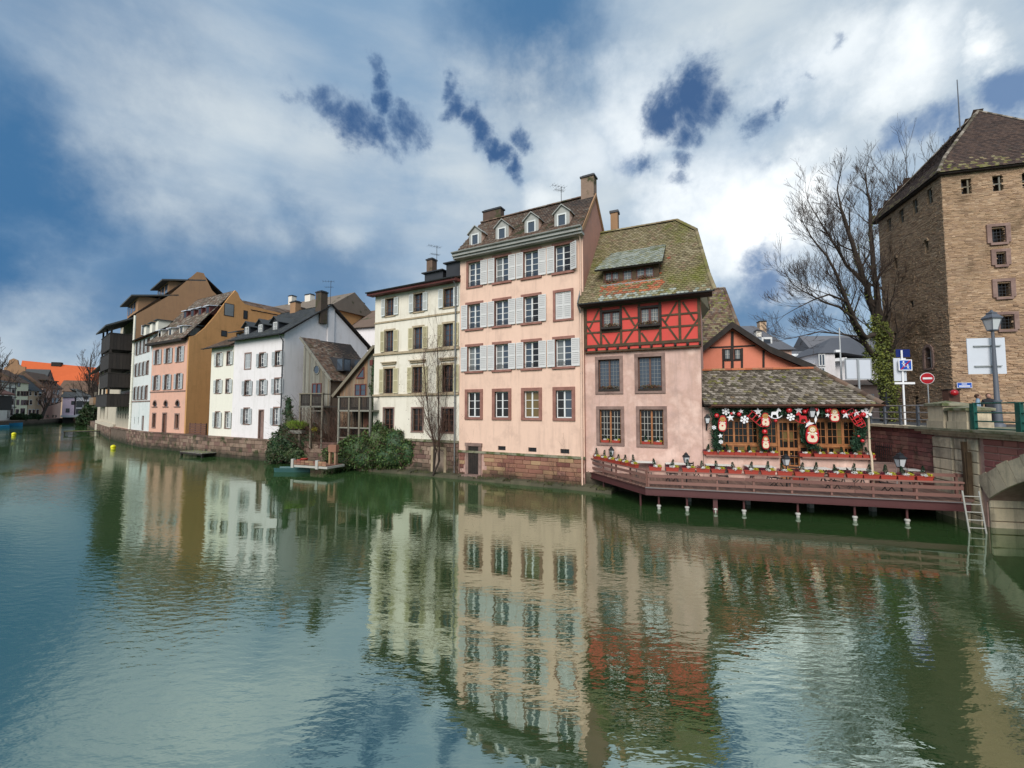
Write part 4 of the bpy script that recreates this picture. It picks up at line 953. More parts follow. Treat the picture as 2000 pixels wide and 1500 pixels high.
# timber glazing
m = MB()
for x0, x1, z0, z1 in ((.56, .78, 2.21, 4.0), (2.62, 3.02, 2.21, 4.0), (6.86, 7.11, 2.21, 4.0)): m.box(x0, x1, .12, .28, z0, z1)
m.box(.56, 7.11, .10, .28, 3.92, 4.05); m.box(.78, 3.47, .1, .26, 2.66, 2.76); m.box(4.46, 6.86, .1, .26, 2.66, 2.76)
for x in (1.45, 2.05, 5.0, 5.68, 6.35): m.box(x - .035, x + .035, .11, .26, 2.21, 2.66)
obj('timber_frame', m, M_['oframe'], root)
def rwin(cx, z0, w_, h, c, r_, gl='glassdk', gls=None, **kw): 
    wn = window(root, cx, z0, w_, h, fm='oframe', barm='oframe', cols=c, rows=r_, fw=.045, mul=0, mw=.022, gl=gl, gls=gls, panes=True, depth=.14, **kw); return wn
rwin(1.145, 2.77, .73, 1.14, 3, 3); rwin(1.835, 2.77, .65, 1.14, 3, 3); rwin(2.39, 2.77, .45, 1.14, 2, 3); rwin(3.245, 2.77, .44, 1.14, 2, 3)
rwin(1.7, 2.22, 1.84, .43, 6, 1, gls=['glassdk', 'glasswarm']); rwin(3.245, 2.22, .44, .43, 2, 1)
rwin(4.72, 2.77, .52, 1.14, 2, 3); rwin(5.32, 2.77, .64, 1.14, 3, 3); rwin(6.0, 2.77, .68, 1.14, 3, 3, gls=['glassdk', 'glassdk', 'glasswarm']); rwin(6.6, 2.77, .5, 1.14, 2, 3); rwin(5.66, 2.22, 2.4, .43, 8, 1, gls=['glassdk', 'glassdk', 'glasswarm'])
m = MB(); rect_frame(m, DX[0] - .05, DX[1] + .05, 1.08, 3.92, .1, .06, .24); dr = obj('door', m, M_['oframe'], root)
m = MB(); m.box(DX[0] + .05, DX[1] - .05, .1, .16, 1.1, 1.75); m.box(DX[0] + .05, DX[1] - .05, .1, .16, 2.45, 2.6); m.box(3.93, 4.01, .09, .17, 1.75, 3.82)
for z in (2.1, 3.0, 3.4): m.box(DX[0] + .05, DX[1] - .05, .11, .15, z, z + .03)
for x in (3.73, 4.21): m.box(x - .012, x + .012, .11, .15, 1.75, 3.82)
obj('door_leaf', m, M_['oframe'], dr); m = MB(); m.box(DX[0] + .05, DX[1] - .05, .165, .18, 1.7, 3.85); obj('glass', m, M_['glassdk'], dr); m = MB(); m.box(3.7, 4.2, .19, .2, 2.9, 3.4); obj('yellow_pane', m, M_['glasswarm'], dr).location.y = -.03  # last piece is a yellow patch set in the door glazing
m = MB(); m.ball((4.05, .05, 2.3), .035); obj('handle', m, M_['gold'], dr)
m = MB(); m.box(.02, 7.3, .3, 5.9, 4.6, 4.7); obj('ceiling', m, M_['dtimber'], root)
def gmat(u, v): return 1 if random.random() < .12 else 0
roof_plane(root, [(.0, -.62, 4.72), (7.62, -.62, 4.72), (6.2, 2.5, 6.66), (.0, 2.5, 6.66)], 't_grey', .205, .19, tmat2=['t_moss'], mats=gmat, th=.03, lift=.045, thick=.09)
roof_plane(root, [(7.62, -.62, 4.72), (7.62, 5.6, 4.72), (6.2, 2.5, 6.66)], 't_grey', .22, .22, th=.03)
roof_plane(root, [(7.62, 5.6, 4.72), (.0, 5.6, 4.72), (.0, 2.5, 6.66), (6.2, 2.5, 6.66)], 't_grey', .3, .3, shape='flat')
ridge_tiles(root, (6.2, 2.5, 6.7), (7.64, -.64, 4.76), 't_brown', .13, .34); ridge_tiles(root, (0, 2.5, 6.7), (6.2, 2.5, 6.7), 't_red', .11, .34)
m = MB(); m.box(.3, 7.66, -.7, -.6, 4.6, 4.72); m.box(.3, 7.6, -.6, .2, 4.56, 4.62); obj('eaves_board', m, M_['bframe'], root)
gutter(root, (.3, -.76, 4.7), (7.7, -.76, 4.7), .075, 'bframe')
downpipe(root, [(7.2, -.7, 4.6), (7.22, -.32, 4.2), (7.22, -.3, 2.6), (7.3, -.26, 2.3), (7.34, -.2, 1.9), (7.34, -.2, .95)], .05, 'creampaint')

# ================================================================== orange gabled house behind the restaurant
FO = Fr(11.2, 28.0, -15)
def fo(x, y, d=0): return FO.px(x, y, d)
root = fthing('orange_gabled_house', 'orange gabled house with dark timbers and a small paired window behind the restaurant roof', 'house', FO)
ap = fo(1427, 640); lf = fo(1366, 690); rt = fo(1575, 722); mid_ = fo(1500, 688)
m = MB(); g = [(lf[0], 1.5), (rt[0], 1.5), (rt[0], rt[1]), mid_, ap, (lf[0], lf[1])]; wc = fo(1430, 691); ww_ = .36
m.prism_y(g, 0, .25); obj('wall', m, M_['orange'], root)
def obeam(a, b_, wd=.13, y=-.04, mt='dtimber', nm='beam'):
    A, B = Vector((a[0], 0, a[1])), Vector((b_[0], 0, b_[1])); d = (B - A).normalized(); p = Vector((-d.z, 0, d.x)) * wd / 2; q = MB()
    q.hexa([A - p + Vector((0, y, 0)), A + p + Vector((0, y, 0)), A + p, A - p, B - p + Vector((0, y, 0)), B + p + Vector((0, y, 0)), B + p, B - p]); obj(nm, q, M_[mt], root)
obeam(fo(1386, 679), fo(1475, 675), .09); obeam(fo(1430, 648), fo(1430, 730), .16, -.05); obeam(fo(1412, 681), fo(1413, 730), .12); obeam(fo(1449, 680), fo(1449, 730), .12); obeam(fo(1491, 684), fo(1491, 725), .12); obeam(fo(1412, 704), fo(1449, 703), .09)
for x0, x1 in ((1414, 1427), (1434, 1447)):
    a = fo(x0, 703); b_ = fo(x1, 681); wn = window(root, (a[0] + b_[0]) / 2, a[1], b_[0] - a[0], b_[1] - a[1], fm='dtimber', barm='lead', cols=2, rows=2, fw=.07, mul=0, mw=.03, gl='glasscurt', panes=False, depth=-.06)
# roof: dark bargeboards and slopes running back
for a, b_ in ((ap, lf), (ap, mid_), (mid_, (rt[0] + .3, rt[1] - .08))):
    A, B = Vector((a[0], 0, a[1])), Vector((b_[0], 0, b_[1]))
    d = (B - A); ext = B + d * (.0 if b_ is not lf else .12); q = MB(); up = Vector((0, 0, .28)); P = [A + Vector((0, -.45, 0)), ext + Vector((0, -.45, 0)), ext + Vector((0, 7, 0)), A + Vector((0, 7, 0))]
    q.hexa([p + Vector((0, 0, .02)) for p in P] + [p + up for p in P]); obj('roof', q, M_['t_slate'], root)
    q = MB(); P = [A + Vector((0, -.52, -.1)), ext + Vector((0, -.52, -.1)), ext + Vector((0, -.45, -.1)), A + Vector((0, -.45, -.1))]; q.hexa(P + [p + Vector((0, 0, .4)) for p in P]); obj('bargeboard', q, M_['dtimber'], root)

# mossy steep roof behind the half-timbered house
FH = Fr(12.0, 31.5, -18); a0 = FH.px(1350, 690); 
def fh(x, y, d=0): return FH.px(x, y, d)
root = fthing('steep_roofed_house', 'house showing only its steep brown mossy roof between the half-timbered house and the orange gable', 'house', FH)
eb = fh(1452, 700)[1]; tl_ = fh(1360, 566, 3.2); tr_ = fh(1414, 563, 3.2); br_ = fh(1449, 655); 
P = [(tl_[0] - 2, 0, eb), (br_[0] + .5, 0, eb), (tr_[0], 3.2, tr_[1]), (tl_[0] - 2, 3.2, tr_[1])]
roof_plane(root, P, 't_moss', .2, .17, tmat2=['t_brown'], mats=lambda u, v: 1 if random.random() < .6 else 0, shape='flat'); ridge_tiles(root, P[2], P[3], 't_brown'); ridge_tiles(root, P[2], P[1], 't_brown', .12)
m = MB(); m.box(tl_[0] - 2, br_[0] + .2, .3, 6, 1.5, eb); m.poly([(br_[0] + .5, .02, eb), (tr_[0], 3.2, tr_[1]), (br_[0] + .5, 6.4, eb)]); obj('wall', m, M_['rose'], root)

# ================================================================== white gabled house and its pale yellow neighbour
FW = Fr(-19.7, 37.43, -30.6)
root = fthing('white_gabled_house', 'white three-storey house with grey-blue shutters, slate roof and three dark dormers', 'house', FW)
wins = [(-3.25, 8.3, .8, 1.22, 's', 'lr'), (-.8, 8.3, .8, 1.22, 's', 'lr'), (-5.6, 8.25, .95, 1.4, 's', 'closed'), (-5.5, 5.8, .8, 1.3, 's', 'lr'), (-3.1, 5.8, .8, 1.3, 's', 'lr'), (-.78, 5.85, .8, 1.3, 's', 'lr'), (-5.5, 3.15, .85, 1.4, 's', 'lr'), (-.8, 3.15, .8, 1.45, 's', 'lr')]
m = MB(); holes = [(c - w_ / 2, c + w_ / 2, z, z + h) for c, z, w_, h, *_ in wins] + [(-3.5, -2.75, 1.88, 4.4)]
wall_holes(m, -8.05, 0, 1.88, 11.0, holes); m.poly([(0, 0, 1.0), (0, 9, 1.0), (0, 9, 10.9), (0, 4.5, 14.3), (0, 0, 11.05)]); m.poly([(-8.05, 9, 1), (-8.05, 0, 1), (-8.05, 0, 11.05), (-8.05, 4.5, 14.3), (-8.05, 9, 10.9)]); m.poly([(0, 9, 1), (-8.05, 9, 1), (-8.05, 9, 10.9), (0, 9, 10.9)])
m.box(.003, .12, 4.2, 4.9, 8.5, 14.4)
obj('wall', m, M_['white'], root)
for c, z, w_, h, k, sh in wins:
    window(root, c, z, w_, h, rows=3, surround=('greystone', .11, .03), shutters=sh, shm='shblue', shw=.42, slats=11, rail=(sh != 'closed'), panes=False)
m = MB(); m.box(-3.42, -2.83, .12, .18, 1.88, 4.35); d = obj('door', m, M_['greystone'], root); m = MB(); rect_frame(m, -3.56, -2.7, 1.8, 4.47, .09, -.03, .12); obj('surround', m, M_['greystone'], d)
m = MB(); m.box(.003, .25, 2.6, 7.2, 7.2, 7.35); obj('side_ledge', m, M_['greystone'], root)
roof_plane(root, [(-8.1, -.45, 10.98), (.35, -.45, 10.98), (.35, 4.5, 14.5), (-8.1, 4.5, 14.5)], 't_slate', .24, .2, shape='flat')
roof_plane(root, [(.35, 9.5, 10.8), (-8.1, 9.5, 10.8), (-8.1, 4.5, 14.5), (.35, 4.5, 14.5)], 't_slate', .3, .3, shape='flat')
gutter(root, (-8.1, -.55, 10.98), (.35, -.55, 10.98), .08, 'zincdk'); downpipe(root, [(.0, -.5, 10.9), (-.05, -.1, 10.4), (-.05, -.1, 6), (-.05, -.1, 2.6)], .05, 'zincdk')
for c in (-6.9, -4.6, -2.25):
    gable_dormer(root, c, .5, 11.45, 1.05, .95, .42, 3.0, 'zincdk', 'zincdk', 't_slate', dict(fm='wframe', cols=2, rows=2, mul=.06, fw=.06, gl='glasscurt', ww=.6, wh=.78, wz=.12, depth=.02, panes=False), over=.2)
chimney(root, -.1, 3.6, 12.5, 15.6, .8, .7, 'oldblock'); chimney(root, -5.4, 4.4, 13.5, 15.5, .9, .6, 'brown')
antenna('television aerial beside the stone chimney of the white gabled house', FW.w(.1, 4.4, 14.4), 2.4, .3)
root = fthing('pale_yellow_house', 'narrow pale yellow house joined to the left of the white gabled house', 'house', FW)
wins = [(-10.85, 8.75, .72, 1.25), (-8.98, 8.8, .72, 1.25), (-10.78, 6.08, .72, 1.28), (-8.98, 6.08, .72, 1.28), (-10.7, 2.7, .75, 1.5), (-8.9, 2.7, .75, 1.5)]
m = MB(); wall_holes(m, -12.35, -8.07, 1.8, 10.6, [(c - w_ / 2, c + w_ / 2, z, z + h) for c, z, w_, h in wins], .02); m.poly([(-12.35, 7, 1), (-12.35, 0.02, 1), (-12.35, 0.02, 10.6), (-12.35, 3.5, 12.6), (-12.35, 7, 10.6)])
obj('wall', m, M_['yellowish'], root)
for i, (c, z, w_, h) in enumerate(wins):
    wn = window(root, c, z, w_, h, rows=3, surround=('greystone', .1, .03), shutters='lr' if i % 2 == 0 else 'r', shm='shwhite', shw=.42, slats=11, rail=i < 4, panes=False); wn.location.y = .02
roof_plane(root, [(-13.1, -.5, 10.55), (-8.1, -.5, 10.55), (-8.1, 3.5, 12.9), (-12.2, 3.5, 12.9)], 't_brown', .24, .2, shape='flat')
gutter(root, (-13.1, -.6, 10.55), (-8.1, -.6, 10.55), .07, 'zincdk')
m = MB(); m.box(-9.6, -8.6, .9, 2.6, 11.2, 12.1); d = obj('dormer', m, M_['brown'], root); m = MB(); m.box(-9.3, -8.9, .86, .9, 11.4, 11.9); obj('dormer_window', m, M_['glass'], d)
m = MB(); m.hexa([(-10.0, .3, 12.0), (-8.3, .3, 12.0), (-8.3, 3, 12.7), (-10, 3, 12.7), (-10.0, .3, 12.1), (-8.3, .3, 12.1), (-8.3, 3, 12.8), (-10, 3, 12.8)]); obj('dormer_roof', m, M_['t_slate'], d)
# garden fence between the yellow house and the ochre gable
t = fthing('wooden_garden_fence', 'dark brown slatted fence on the quay wall between the ochre gable and the yellow house', 'fence', FW, lx=-17.0, ly=.3, z=1.8)
for i in range(4): m = MB(); m.box(i * 1.15, i * 1.15 + .08, 0, .08, 0, 1.25); obj('post', m, M_['dtimber'], t)
for i in range(6): m = MB(); m.box(0, 3.5, -.03, 0, .1 + i * .19, .25 + i * .19); obj('slat', m, M_['bframe'], t)

# ================================================================== the two boarded garden houses
FK = Fr(-17.6, 37.9, 14)      # gable of the silvered one
def boards(parent, x0, x1, y, zlo, ztop, m, wd=.13, name='cladding'):
    q = MB(); x = x0
    while x < x1 - .01:
        b_ = min(x + wd, x1); za = zlo; q.hexa([(x + .008, y + random.uniform(-.012, .004), za), (b_ - .008, y + random.uniform(-.012, .004), za), (b_ - .008, y + .04, za), (x + .008, y + .04, za),
            (x + .008, y - .004, ztop(x)), (b_ - .008, y - .004, ztop(b_)), (b_ - .008, y + .04, ztop(b_)), (x + .008, y + .04, ztop(x))]); x += wd
    return obj(name, q, M_[m], parent, kind='stuff')
FK = Fr(-17.45, 37.2, -20)
k3 = lambda x, y, d=0.: FK.px(400 + x / 4.1667, 560 + y / 4.1667, d)
root = fthing('silvered_board_house', 'silver-grey boarded garden house with round window and steep brown roof', 'house', FK)
A = k3(805, 480); B = k3(1025, 755); bl = k3(815, 1000); 
zt_ = lambda x: A[1] + (x - A[0]) * (B[1] - A[1]) / (B[0] - A[0])
boards(root, A[0], B[0], 0, bl[1] - 2, zt_, 'greywood', .16)
m = MB(); m.prism_y([(A[0], 1.5), (B[0], 1.5), (B[0], B[1] - .05), (A[0], A[1] - .05)], .045, .2); obj('wall', m, M_['dtimber'], root)
c = k3(912, 675); m = MB()
for i in range(16):
    a0_, a1_ = 2 * math.pi * i / 16, 2 * math.pi * (i + 1) / 16
    P = [(c[0] + r_ * math.cos(a) * .8, c[1] + r_ * math.sin(a)) for a, r_ in ((a0_, .42), (a1_, .42), (a1_, .34), (a0_, .34))]
    m.add([(p[0], -.06, p[1]) for p in P] + [(p[0], 0, p[1]) for p in P], [(0, 1, 2, 3), (0, 4, 5, 1), (2, 6, 7, 3)])
rw = obj('round_window', m, M_['greywood'], root); m = MB(); m.add([(c[0] + .34 * .8 * math.cos(2 * math.pi * i / 16), -.02, c[1] + .34 * math.sin(2 * math.pi * i / 16)) for i in range(16)], [tuple(range(16))]); obj('glass', m, M_['glass'], rw)
a = k3(873, 880); b_ = k3(952, 785); wn = window(root, (a[0] + b_[0]) / 2, a[1] - .15, b_[0] - a[0], b_[1] - a[1] + .15, fm='rframe', cols=2, rows=1, fw=.08, mul=.12, gl='glass', panes=True, depth=-.05)
# its roof faces right
E0 = k3(800, 430); E1 = k3(1025, 755); 
q = MB(); 
ra = FK.px(592, 662); rb = FK.px(400 + 1210 / 4.1667, 560 + 480 / 4.1667, 5.5); ed = FK.px(400 + 1300 / 4.1667, 560 + 600 / 4.1667, 5.5); el = (B[0] + .15, B[1] - .05)
O_ = [(el[0] + .1, -.25, el[1] - .05), (el[0] + 1.0, 4.8, el[1] + .1), (ra[0] + 1.0, 4.8, ra[1] + .1), (ra[0] - .1, -.25, ra[1] + .1)]
roof_plane(root, O_, 't_brown', .2, .18, shape='flat')
m = MB(); m.bar(O_[0], O_[3], .1, .2); obj('bargeboard', m, M_['greywood'], root)
m = MB(); m.prism_x([(0, 1.5), (4.5, 1.5), (4.5, el[1]), (0, el[1] - .1)], el[0] - .3, el[0] - .15); obj('side_wall', m, M_['tanwood'], root)
for f_ in (.34, .70):
    base_ = Vector(O_[0]) * (1 - f_) + Vector(O_[1]) * f_; up_ = (Vector(O_[3]) - Vector(O_[0])).normalized(); p = base_ + up_ * 1.15
    m = MB(); m.hexa([p + Vector(v) for v in ((-.1, -.45, 0), (.62, -.45, 0), (.62, .45, 0), (-.1, .45, 0), (-.9, -.45, 1.25), (.62, -.45, 1.12), (.62, .45, 1.12), (-.9, .45, 1.25))]); d = obj('dormer', m, M_['zincdk'], root)
    m = MB(); m.box(p.x + .625, p.x + .64, p.y - .36, p.y + .36, p.z + .08, p.z + 1.0); obj('dormer_window', m, M_['glass'], d)
    m = MB(); m.box(p.x - .05, p.x + .5, p.y - .47, p.y - .455, p.z + .1, p.z + 1.02); obj('dormer_window', m, M_['glass'], d)

FN = Fr(-12.9, 34.9, -25)
n3 = lambda x, y, d=0.: FN.px(400 + x / 4.1667, 560 + y / 4.1667, d)
root = fthing('brown_board_house', 'brown and grey boarded garden house with half gable leaning against the cream house', 'house', FN)
A = n3(1100, 850); B = n3(1395, 495); zt2 = lambda x: A[1] + (x - A[0]) * (B[1] - A[1]) / (B[0] - A[0]); mid2 = n3(1330, 600)[0]
boards(root, A[0], mid2, 0, 3.0, zt2, 'tanwood', .15); boards(root, mid2, B[0], 0, 3.0, zt2, 'greywood', .15, 'grey_cladding')
m = MB(); m.prism_y([(A[0], 1.5), (B[0], 1.5), (B[0], B[1] - .05), (A[0], A[1] - .05)], .045, .2); obj('wall', m, M_['dtimber'], root)
m = MB(); m.hexa([(A[0] - .5, -.3, A[1] - .55), (B[0] + .05, -.3, B[1]), (B[0] + .05, 4, B[1]), (A[0] - .5, 4, A[1] - .55), (A[0] - .5, -.3, A[1] - .4), (B[0] + .05, -.3, B[1] + .16), (B[0] + .05, 4, B[1] + .16), (A[0] - .5, 4, A[1] - .4)]); obj('roof', m, M_['t_brown'], root)
m = MB(); m.bar((A[0] - .5, -.33, A[1] - .45), (B[0] + .05, -.33, B[1] + .08), .06, .24); obj('bargeboard', m, M_['greywood'], root)
a = n3(1222, 890); b_ = n3(1315, 790); window(root, (a[0] + b_[0]) / 2, a[1], b_[0] - a[0], b_[1] - a[1], fm='rframe', cols=2, rows=2, fw=.07, mul=.1, gl='glass', panes=True, depth=-.06)
P = [n3(1240, 738), n3(1298, 738), n3(1298, 655)]; m = MB(); m.add([(p[0], -.03, p[1]) for p in P], [(0, 1, 2)]); tw2 = obj('triangular_window', m, M_['glass'], root); m = MB(); m.box(P[0][0] - .05, P[1][0] + .05, -.08, 0, P[0][1] - .1, P[0][1]); m.bar((P[0][0], -.04, P[0][1]), (P[2][0], -.04, P[2][1]), .06, .07); m.bar((P[1][0], -.04, P[1][1]), (P[2][0], -.04, P[2][1]), .06, .07, up=(0, 1, 0)); obj('frame', m, M_['rframe'], tw2)
a = n3(1345, 640); m = MB(); m.box(a[0], a[0] + .3, -.06, 0, a[1], a[1] + .42); obj('nest_box', m, M_['rframe'], root)
def balcony(name, label, fr, pxf, L0, L1, ztop, zdeck, zfoot, dep, nposts, rail_m='greywood', lower_rails=()):
    t = fthing(name, label, 'balcony', fr); x0, x1 = L0, L1; d = -dep
    q = MB(); q.box(x0 - .1, x1 + .1, d, 0, zdeck - .12, zdeck); obj('deck', q, M_[rail_m], t)
    for i in range(nposts):
        x = x0 + (x1 - x0) * i / (nposts - 1)
        q = MB(); q.box(x - .07, x + .07, d, d + .14, zfoot, ztop + (.0)); obj('post', q, M_[rail_m], t)
    for z in (ztop,) : q = MB(); q.box(x0 - .12, x1 + .12, d - .05, d + .16, z, z + .08); obj('handrail', q, M_[rail_m], t)
    q = MB(); q.box(x0 - .06, x0, d, 0, ztop - .05, ztop + .03); q.box(x1, x1 + .06, d, 0, ztop - .05, ztop + .03); obj('side_rail', q, M_[rail_m], t)
    q = MB(); q.box(x0, x1, d + .05, d + .09, zdeck + .1, zdeck + .2); n = int((x1 - x0) / .13)
    for i in range(n): x = x0 + (i + .5) * (x1 - x0) / n; q.box(x - .045, x + .045, d + .05, d + .075, zdeck, ztop - .02)
    obj('balusters', q, M_['blackwood' if rail_m == 'greywood' else rail_m], t, kind='stuff')
    for z in lower_rails: q = MB(); q.box(x0 - .05, x1 + .05, d + .02, d + .1, z, z + .09); obj('rail', q, M_[rail_m], t)
    return t
FK2 = FK; a = FK.px(400 + 775 / 4.1667, 560 + 875 / 4.1667, -1.6); b_ = FK.px(400 + 955 / 4.1667, 560 + 880 / 4.1667, -1.6); dk = FK.px(600, 560 + 970 / 4.1667, -1.6)
tb = balcony('timber_balcony', 'weathered timber balcony on posts under the round window of the silver board house', FK, None, a[0], b_[0], a[1], dk[1], 1.4, 1.6, 3, lower_rails=(dk[1] - .45,))
a2 = FN.px(400 + 1090 / 4.1667, 560 + 900 / 4.1667, -1.5); b2 = FN.px(400 + 1345 / 4.1667, 560 + 895 / 4.1667, -1.5); dk2 = FN.px(700, 560 + 1003 / 4.1667, -1.5); lr = FN.px(700, 560 + 1155 / 4.1667, -1.5)
tb2 = balcony('timber_balcony', 'two-level grey timber balcony on posts in front of the brown board house', FN, None, a2[0], b2[0], a2[1], dk2[1], 1.2, 1.5, 4, lower_rails=(lr[1], lr[1] - .75))
m = MB(); m.box(a2[0] + 1.2, a2[0] + 2.0, -.05, -.01, 2.2, 4.3); obj('red_door', m, M_['redwood'], tb2); m = MB(); m.box(a2[0], b2[0], -.005, .03, 1.5, dk2[1] - .15); obj('dark_wall', m, M_['blackwood'], tb2)

# ================================================================== salmon house with the ochre gable
FD = Fr(-35.3, 47.1, -30)
root = fthing('salmon_house', 'salmon house with ochre gable wall, blue-white shutters and small attic dormers', 'house', FD)
wins = [(c, z, .95, 1.68) for z in (9.72, 6.72) for c in (-6.95, -4.3, -1.62)]; gw = [(-7.15, 2.4, .7, 1.55), (-1.66, 2.42, .8, 1.5)]; aw = [-7.15, -4.45, -1.7]
m = MB(); holes = [(c - w_ / 2, c + w_ / 2, z, z + h) for c, z, w_, h in wins + gw] + [(c - .45, c + .45, 4.8, 5.45) for c in aw] + [(-4.95, -4.15, 1.0, 4.0)]
wall_holes(m, -8.45, 0, 1.6, 12.3, holes); m.poly([(-8.45, 10, 1), (-8.45, 0, 1), (-8.45, 0, 12.3), (-8.45, 5, 18.6), (-8.45, 10, 12.3)])
obj('wall', m, M_['salmon'], root)
m = MB(); pr_ = [(0.0, 1.5), (0, 12.35), (.6, 12.6), (1.5, 13.6), (2.6, 15.3), (3.9, 17.6), (4.55, 18.55), (4.85, 18.3), (5.2, 17.55), (5.7, 17.15), (6.5, 17.05), (13.5, 16.8), (13.5, 1.5)]
m.prism_x(pr_, .004, .3); g = obj('gable_wall', m, M_['ochre'], root)
for (y, z, w_, h) in ((3.93, 15.4, .95, 1.35), (5.8, 15.4, .35, .9), (3.48, 12.95, .5, .55)):
    q = MB(); q.box(.3, .33, y - w_ / 2 - .07, y + w_ / 2 + .07, z - .07, z + h + .07); q.k = 1; q.box(.33, .338, y - w_ / 2, y + w_ / 2, z, z + h); obj('gable_window', q, [M_['dtimber'], M_['glasscurt'] if w_ > .6 else M_['glassdk']], g)
for i, (c, z, w_, h) in enumerate(wins): window(root, c, z, w_, h, rows=4, surround=('greystone', .08, .03), shutters='lr', shm='shblue', shw=.5, slats=11, panes=False)
for i, (c, z, w_, h) in enumerate(gw): window(root, c, z, w_, h, fm='bframe', rows=3, surround=('greystone', .14, .04), gl='glassdk', panes=False)
for c in aw:
    q = MB(); pts = [(-.45, 0)] + [(-.45 * math.cos(math.pi * i / 8) * -1 * -1, .2 + .45 * math.sin(math.pi * i / 8)) for i in range(9)] + [(.45, 0)]
    o_ = MB(); P = [(-.45, 0), (.45, 0)] + [(.45 * math.cos(math.pi * i / 8), .2 + .45 * math.sin(math.pi * i / 8)) for i in range(9)]
    o_.add([(p[0], .1, p[1]) for p in P], [tuple(range(len(P)))]); a_ = obj('arched_window', o_, M_['glassdk'], root, (c, 0, 4.8))
    q = MB(); Q = [(.55 * math.cos(math.pi * i / 8), .2 + .57 * math.sin(math.pi * i / 8)) for i in range(9)]; I = [(.43 * math.cos(math.pi * i / 8), .2 + .43 * math.sin(math.pi * i / 8)) for i in range(9)]
    for i in range(8): q.hexa([(I[i][0], -.04, I[i][1]), (Q[i][0], -.04, Q[i][1]), (Q[i][0], .1, Q[i][1]), (I[i][0], .1, I[i][1]), (I[i + 1][0], -.04, I[i + 1][1]), (Q[i + 1][0], -.04, Q[i + 1][1]), (Q[i + 1][0], .1, Q[i + 1][1]), (I[i + 1][0], .1, I[i + 1][1])])
    # spandrels close the square opening above the arch
    for s in (-1, 1): q.k = 1; q.prism_y([(s * .45, .2), (s * .45, .66), (0, .66), (s * .18, .61), (s * .33, .48), (s * .42, .33)], .002, .1); q.k = 0
    q.box(-.7, .7, -.08, .1, -.1, -.003); obj('surround', q, [M_['greystone'], M_['salmon']], a_)
m = MB(); m.box(-4.9, -4.2, .1, .16, 1.0, 3.95); dr = obj('door', m, M_['bframe'], root); m = MB(); rect_frame(m, -5.08, -4.02, .9, 4.12, .13, -.05, .12); obj('surround', m, M_['greystone'], dr)
m = MB(); m.box(-8.5, -.05, -.06, -.003, 6.42, 6.55); obj('string_course', m, M_['greystone'], root)
roof_plane(root, [(-8.7, -.5, 12.2), (.25, -.5, 12.2), (.02, 4.6, 18.55), (-8.7, 4.6, 18.55)], 't_grey', .26, .22, shape='flat', mats=lambda u, v: 1 if random.random() < .5 else 0, tmat2=['t_brown'])
roof_plane(root, [(.0, 10.5, 12.2), (-8.7, 10.5, 12.2), (-8.7, 4.6, 18.5), (.0, 4.6, 18.5)], 't_brown', .3, .3, shape='flat')
m = MB(); m.box(-9, -.2, -.55, 0, 11.95, 12.18); obj('cornice', m, M_['dtimber'], root)
for zz, yy, n_, fr_, wl_ in ((12.75, .1, 3, 'farwhite', 'farwhite'), (15.3, 2.1, 4, 'rframe', 'rframe')):
    for i in range(n_):
        c = -7.2 + i * (5.2 / max(1, n_ - 1)) + (.2 if n_ == 3 else 1.4)
        m = MB(); m.box(c - .45, c + .45, yy, yy + 1.6, zz, zz + .95); d = obj('dormer', m, M_[wl_], root); m = MB(); m.hexa([(c - .6, yy - .2, zz + .92), (c + .6, yy - .2, zz + .92), (c + .6, yy + 2, zz + 1.25), (c - .6, yy + 2, zz + 1.25), (c - .6, yy - .2, zz + 1.0), (c + .6, yy - .2, zz + 1.0), (c + .6, yy + 2, zz + 1.33), (c - .6, yy + 2, zz + 1.33)]); obj('dormer_roof', m, M_['signback'] , d)
        m = MB(); m.box(c - .28, c + .28, yy - .02, yy - .004, zz + .15, zz + .85); obj('dormer_window', m, M_['glassdk'], d)
roof_plane(root, [(.35, 6.4, 16.6), (.35, 14.5, 16.6), (-3.0, 14.5, 18.3), (-3.0, 6.4, 18.3)], 't_brown', .4, .4, shape='flat', name='rear_roof')
chimney(root, .1, 12.8, 16.0, 18.2, 1.2, 1.2, 'brown')

# ================================================================== narrow pale blue-white house
FC = Fr(-42.6, 51.3, -38.6)
root = fthing('blue_white_house', 'narrow weathered blue-white house with rows of tall closed shutters beside the salmon house', 'house', FC)
m = MB(); cc = [-7.3, -5.45, -3.6, -1.75]; wins = [(c, z, .95, 1.6) for z in (11.45, 8.7, 5.7) for c in cc]; holes = [(c - w_ / 2, c + w_ / 2, z, z + h) for c, z, w_, h in wins] + [(-3.5, -2.4, 1.9, 3.7), (-7.2, -6.9, 2.6, 3.5), (-5.2, -4.9, 2.6, 3.5)]
wall_holes(m, -8.8, 0, 1.6, 13.3, holes); m.poly([(-8.8, 8, 1), (-8.8, 0, 1), (-8.8, 0, 13.3), (-8.8, 4, 15.8), (-8.8, 8, 13.3)]); m.poly([(0, 0, 1), (0, 8, 1), (0, 8, 13.3), (0, 4, 15.8), (0, 0, 13.3)]); obj('wall', m, M_['bluewhite'], root)
for i, (c, z, w_, h) in enumerate(wins): window(root, c, z, w_, h, rows=3, surround=('greystone', .08, .03), shutters='lr' if i % 4 != 3 else 'l', shm='shblue', shw=.38, slats=9, panes=False, gl='glassdk')
m = MB(); m.box(-3.45, -2.45, .1, .15, 1.9, 3.65); obj('door', m, M_['bframe'], root)
for c in (-7.05, -5.05): m = MB(); m.box(c - .15, c + .15, .1, .13, 2.6, 3.5); obj('slit_window', m, M_['glassdk'], root)
m = MB(); m.box(-8.8, 0, -.08, -.003, 5.4, 5.52); obj('string_course', m, M_['greystone'], root)
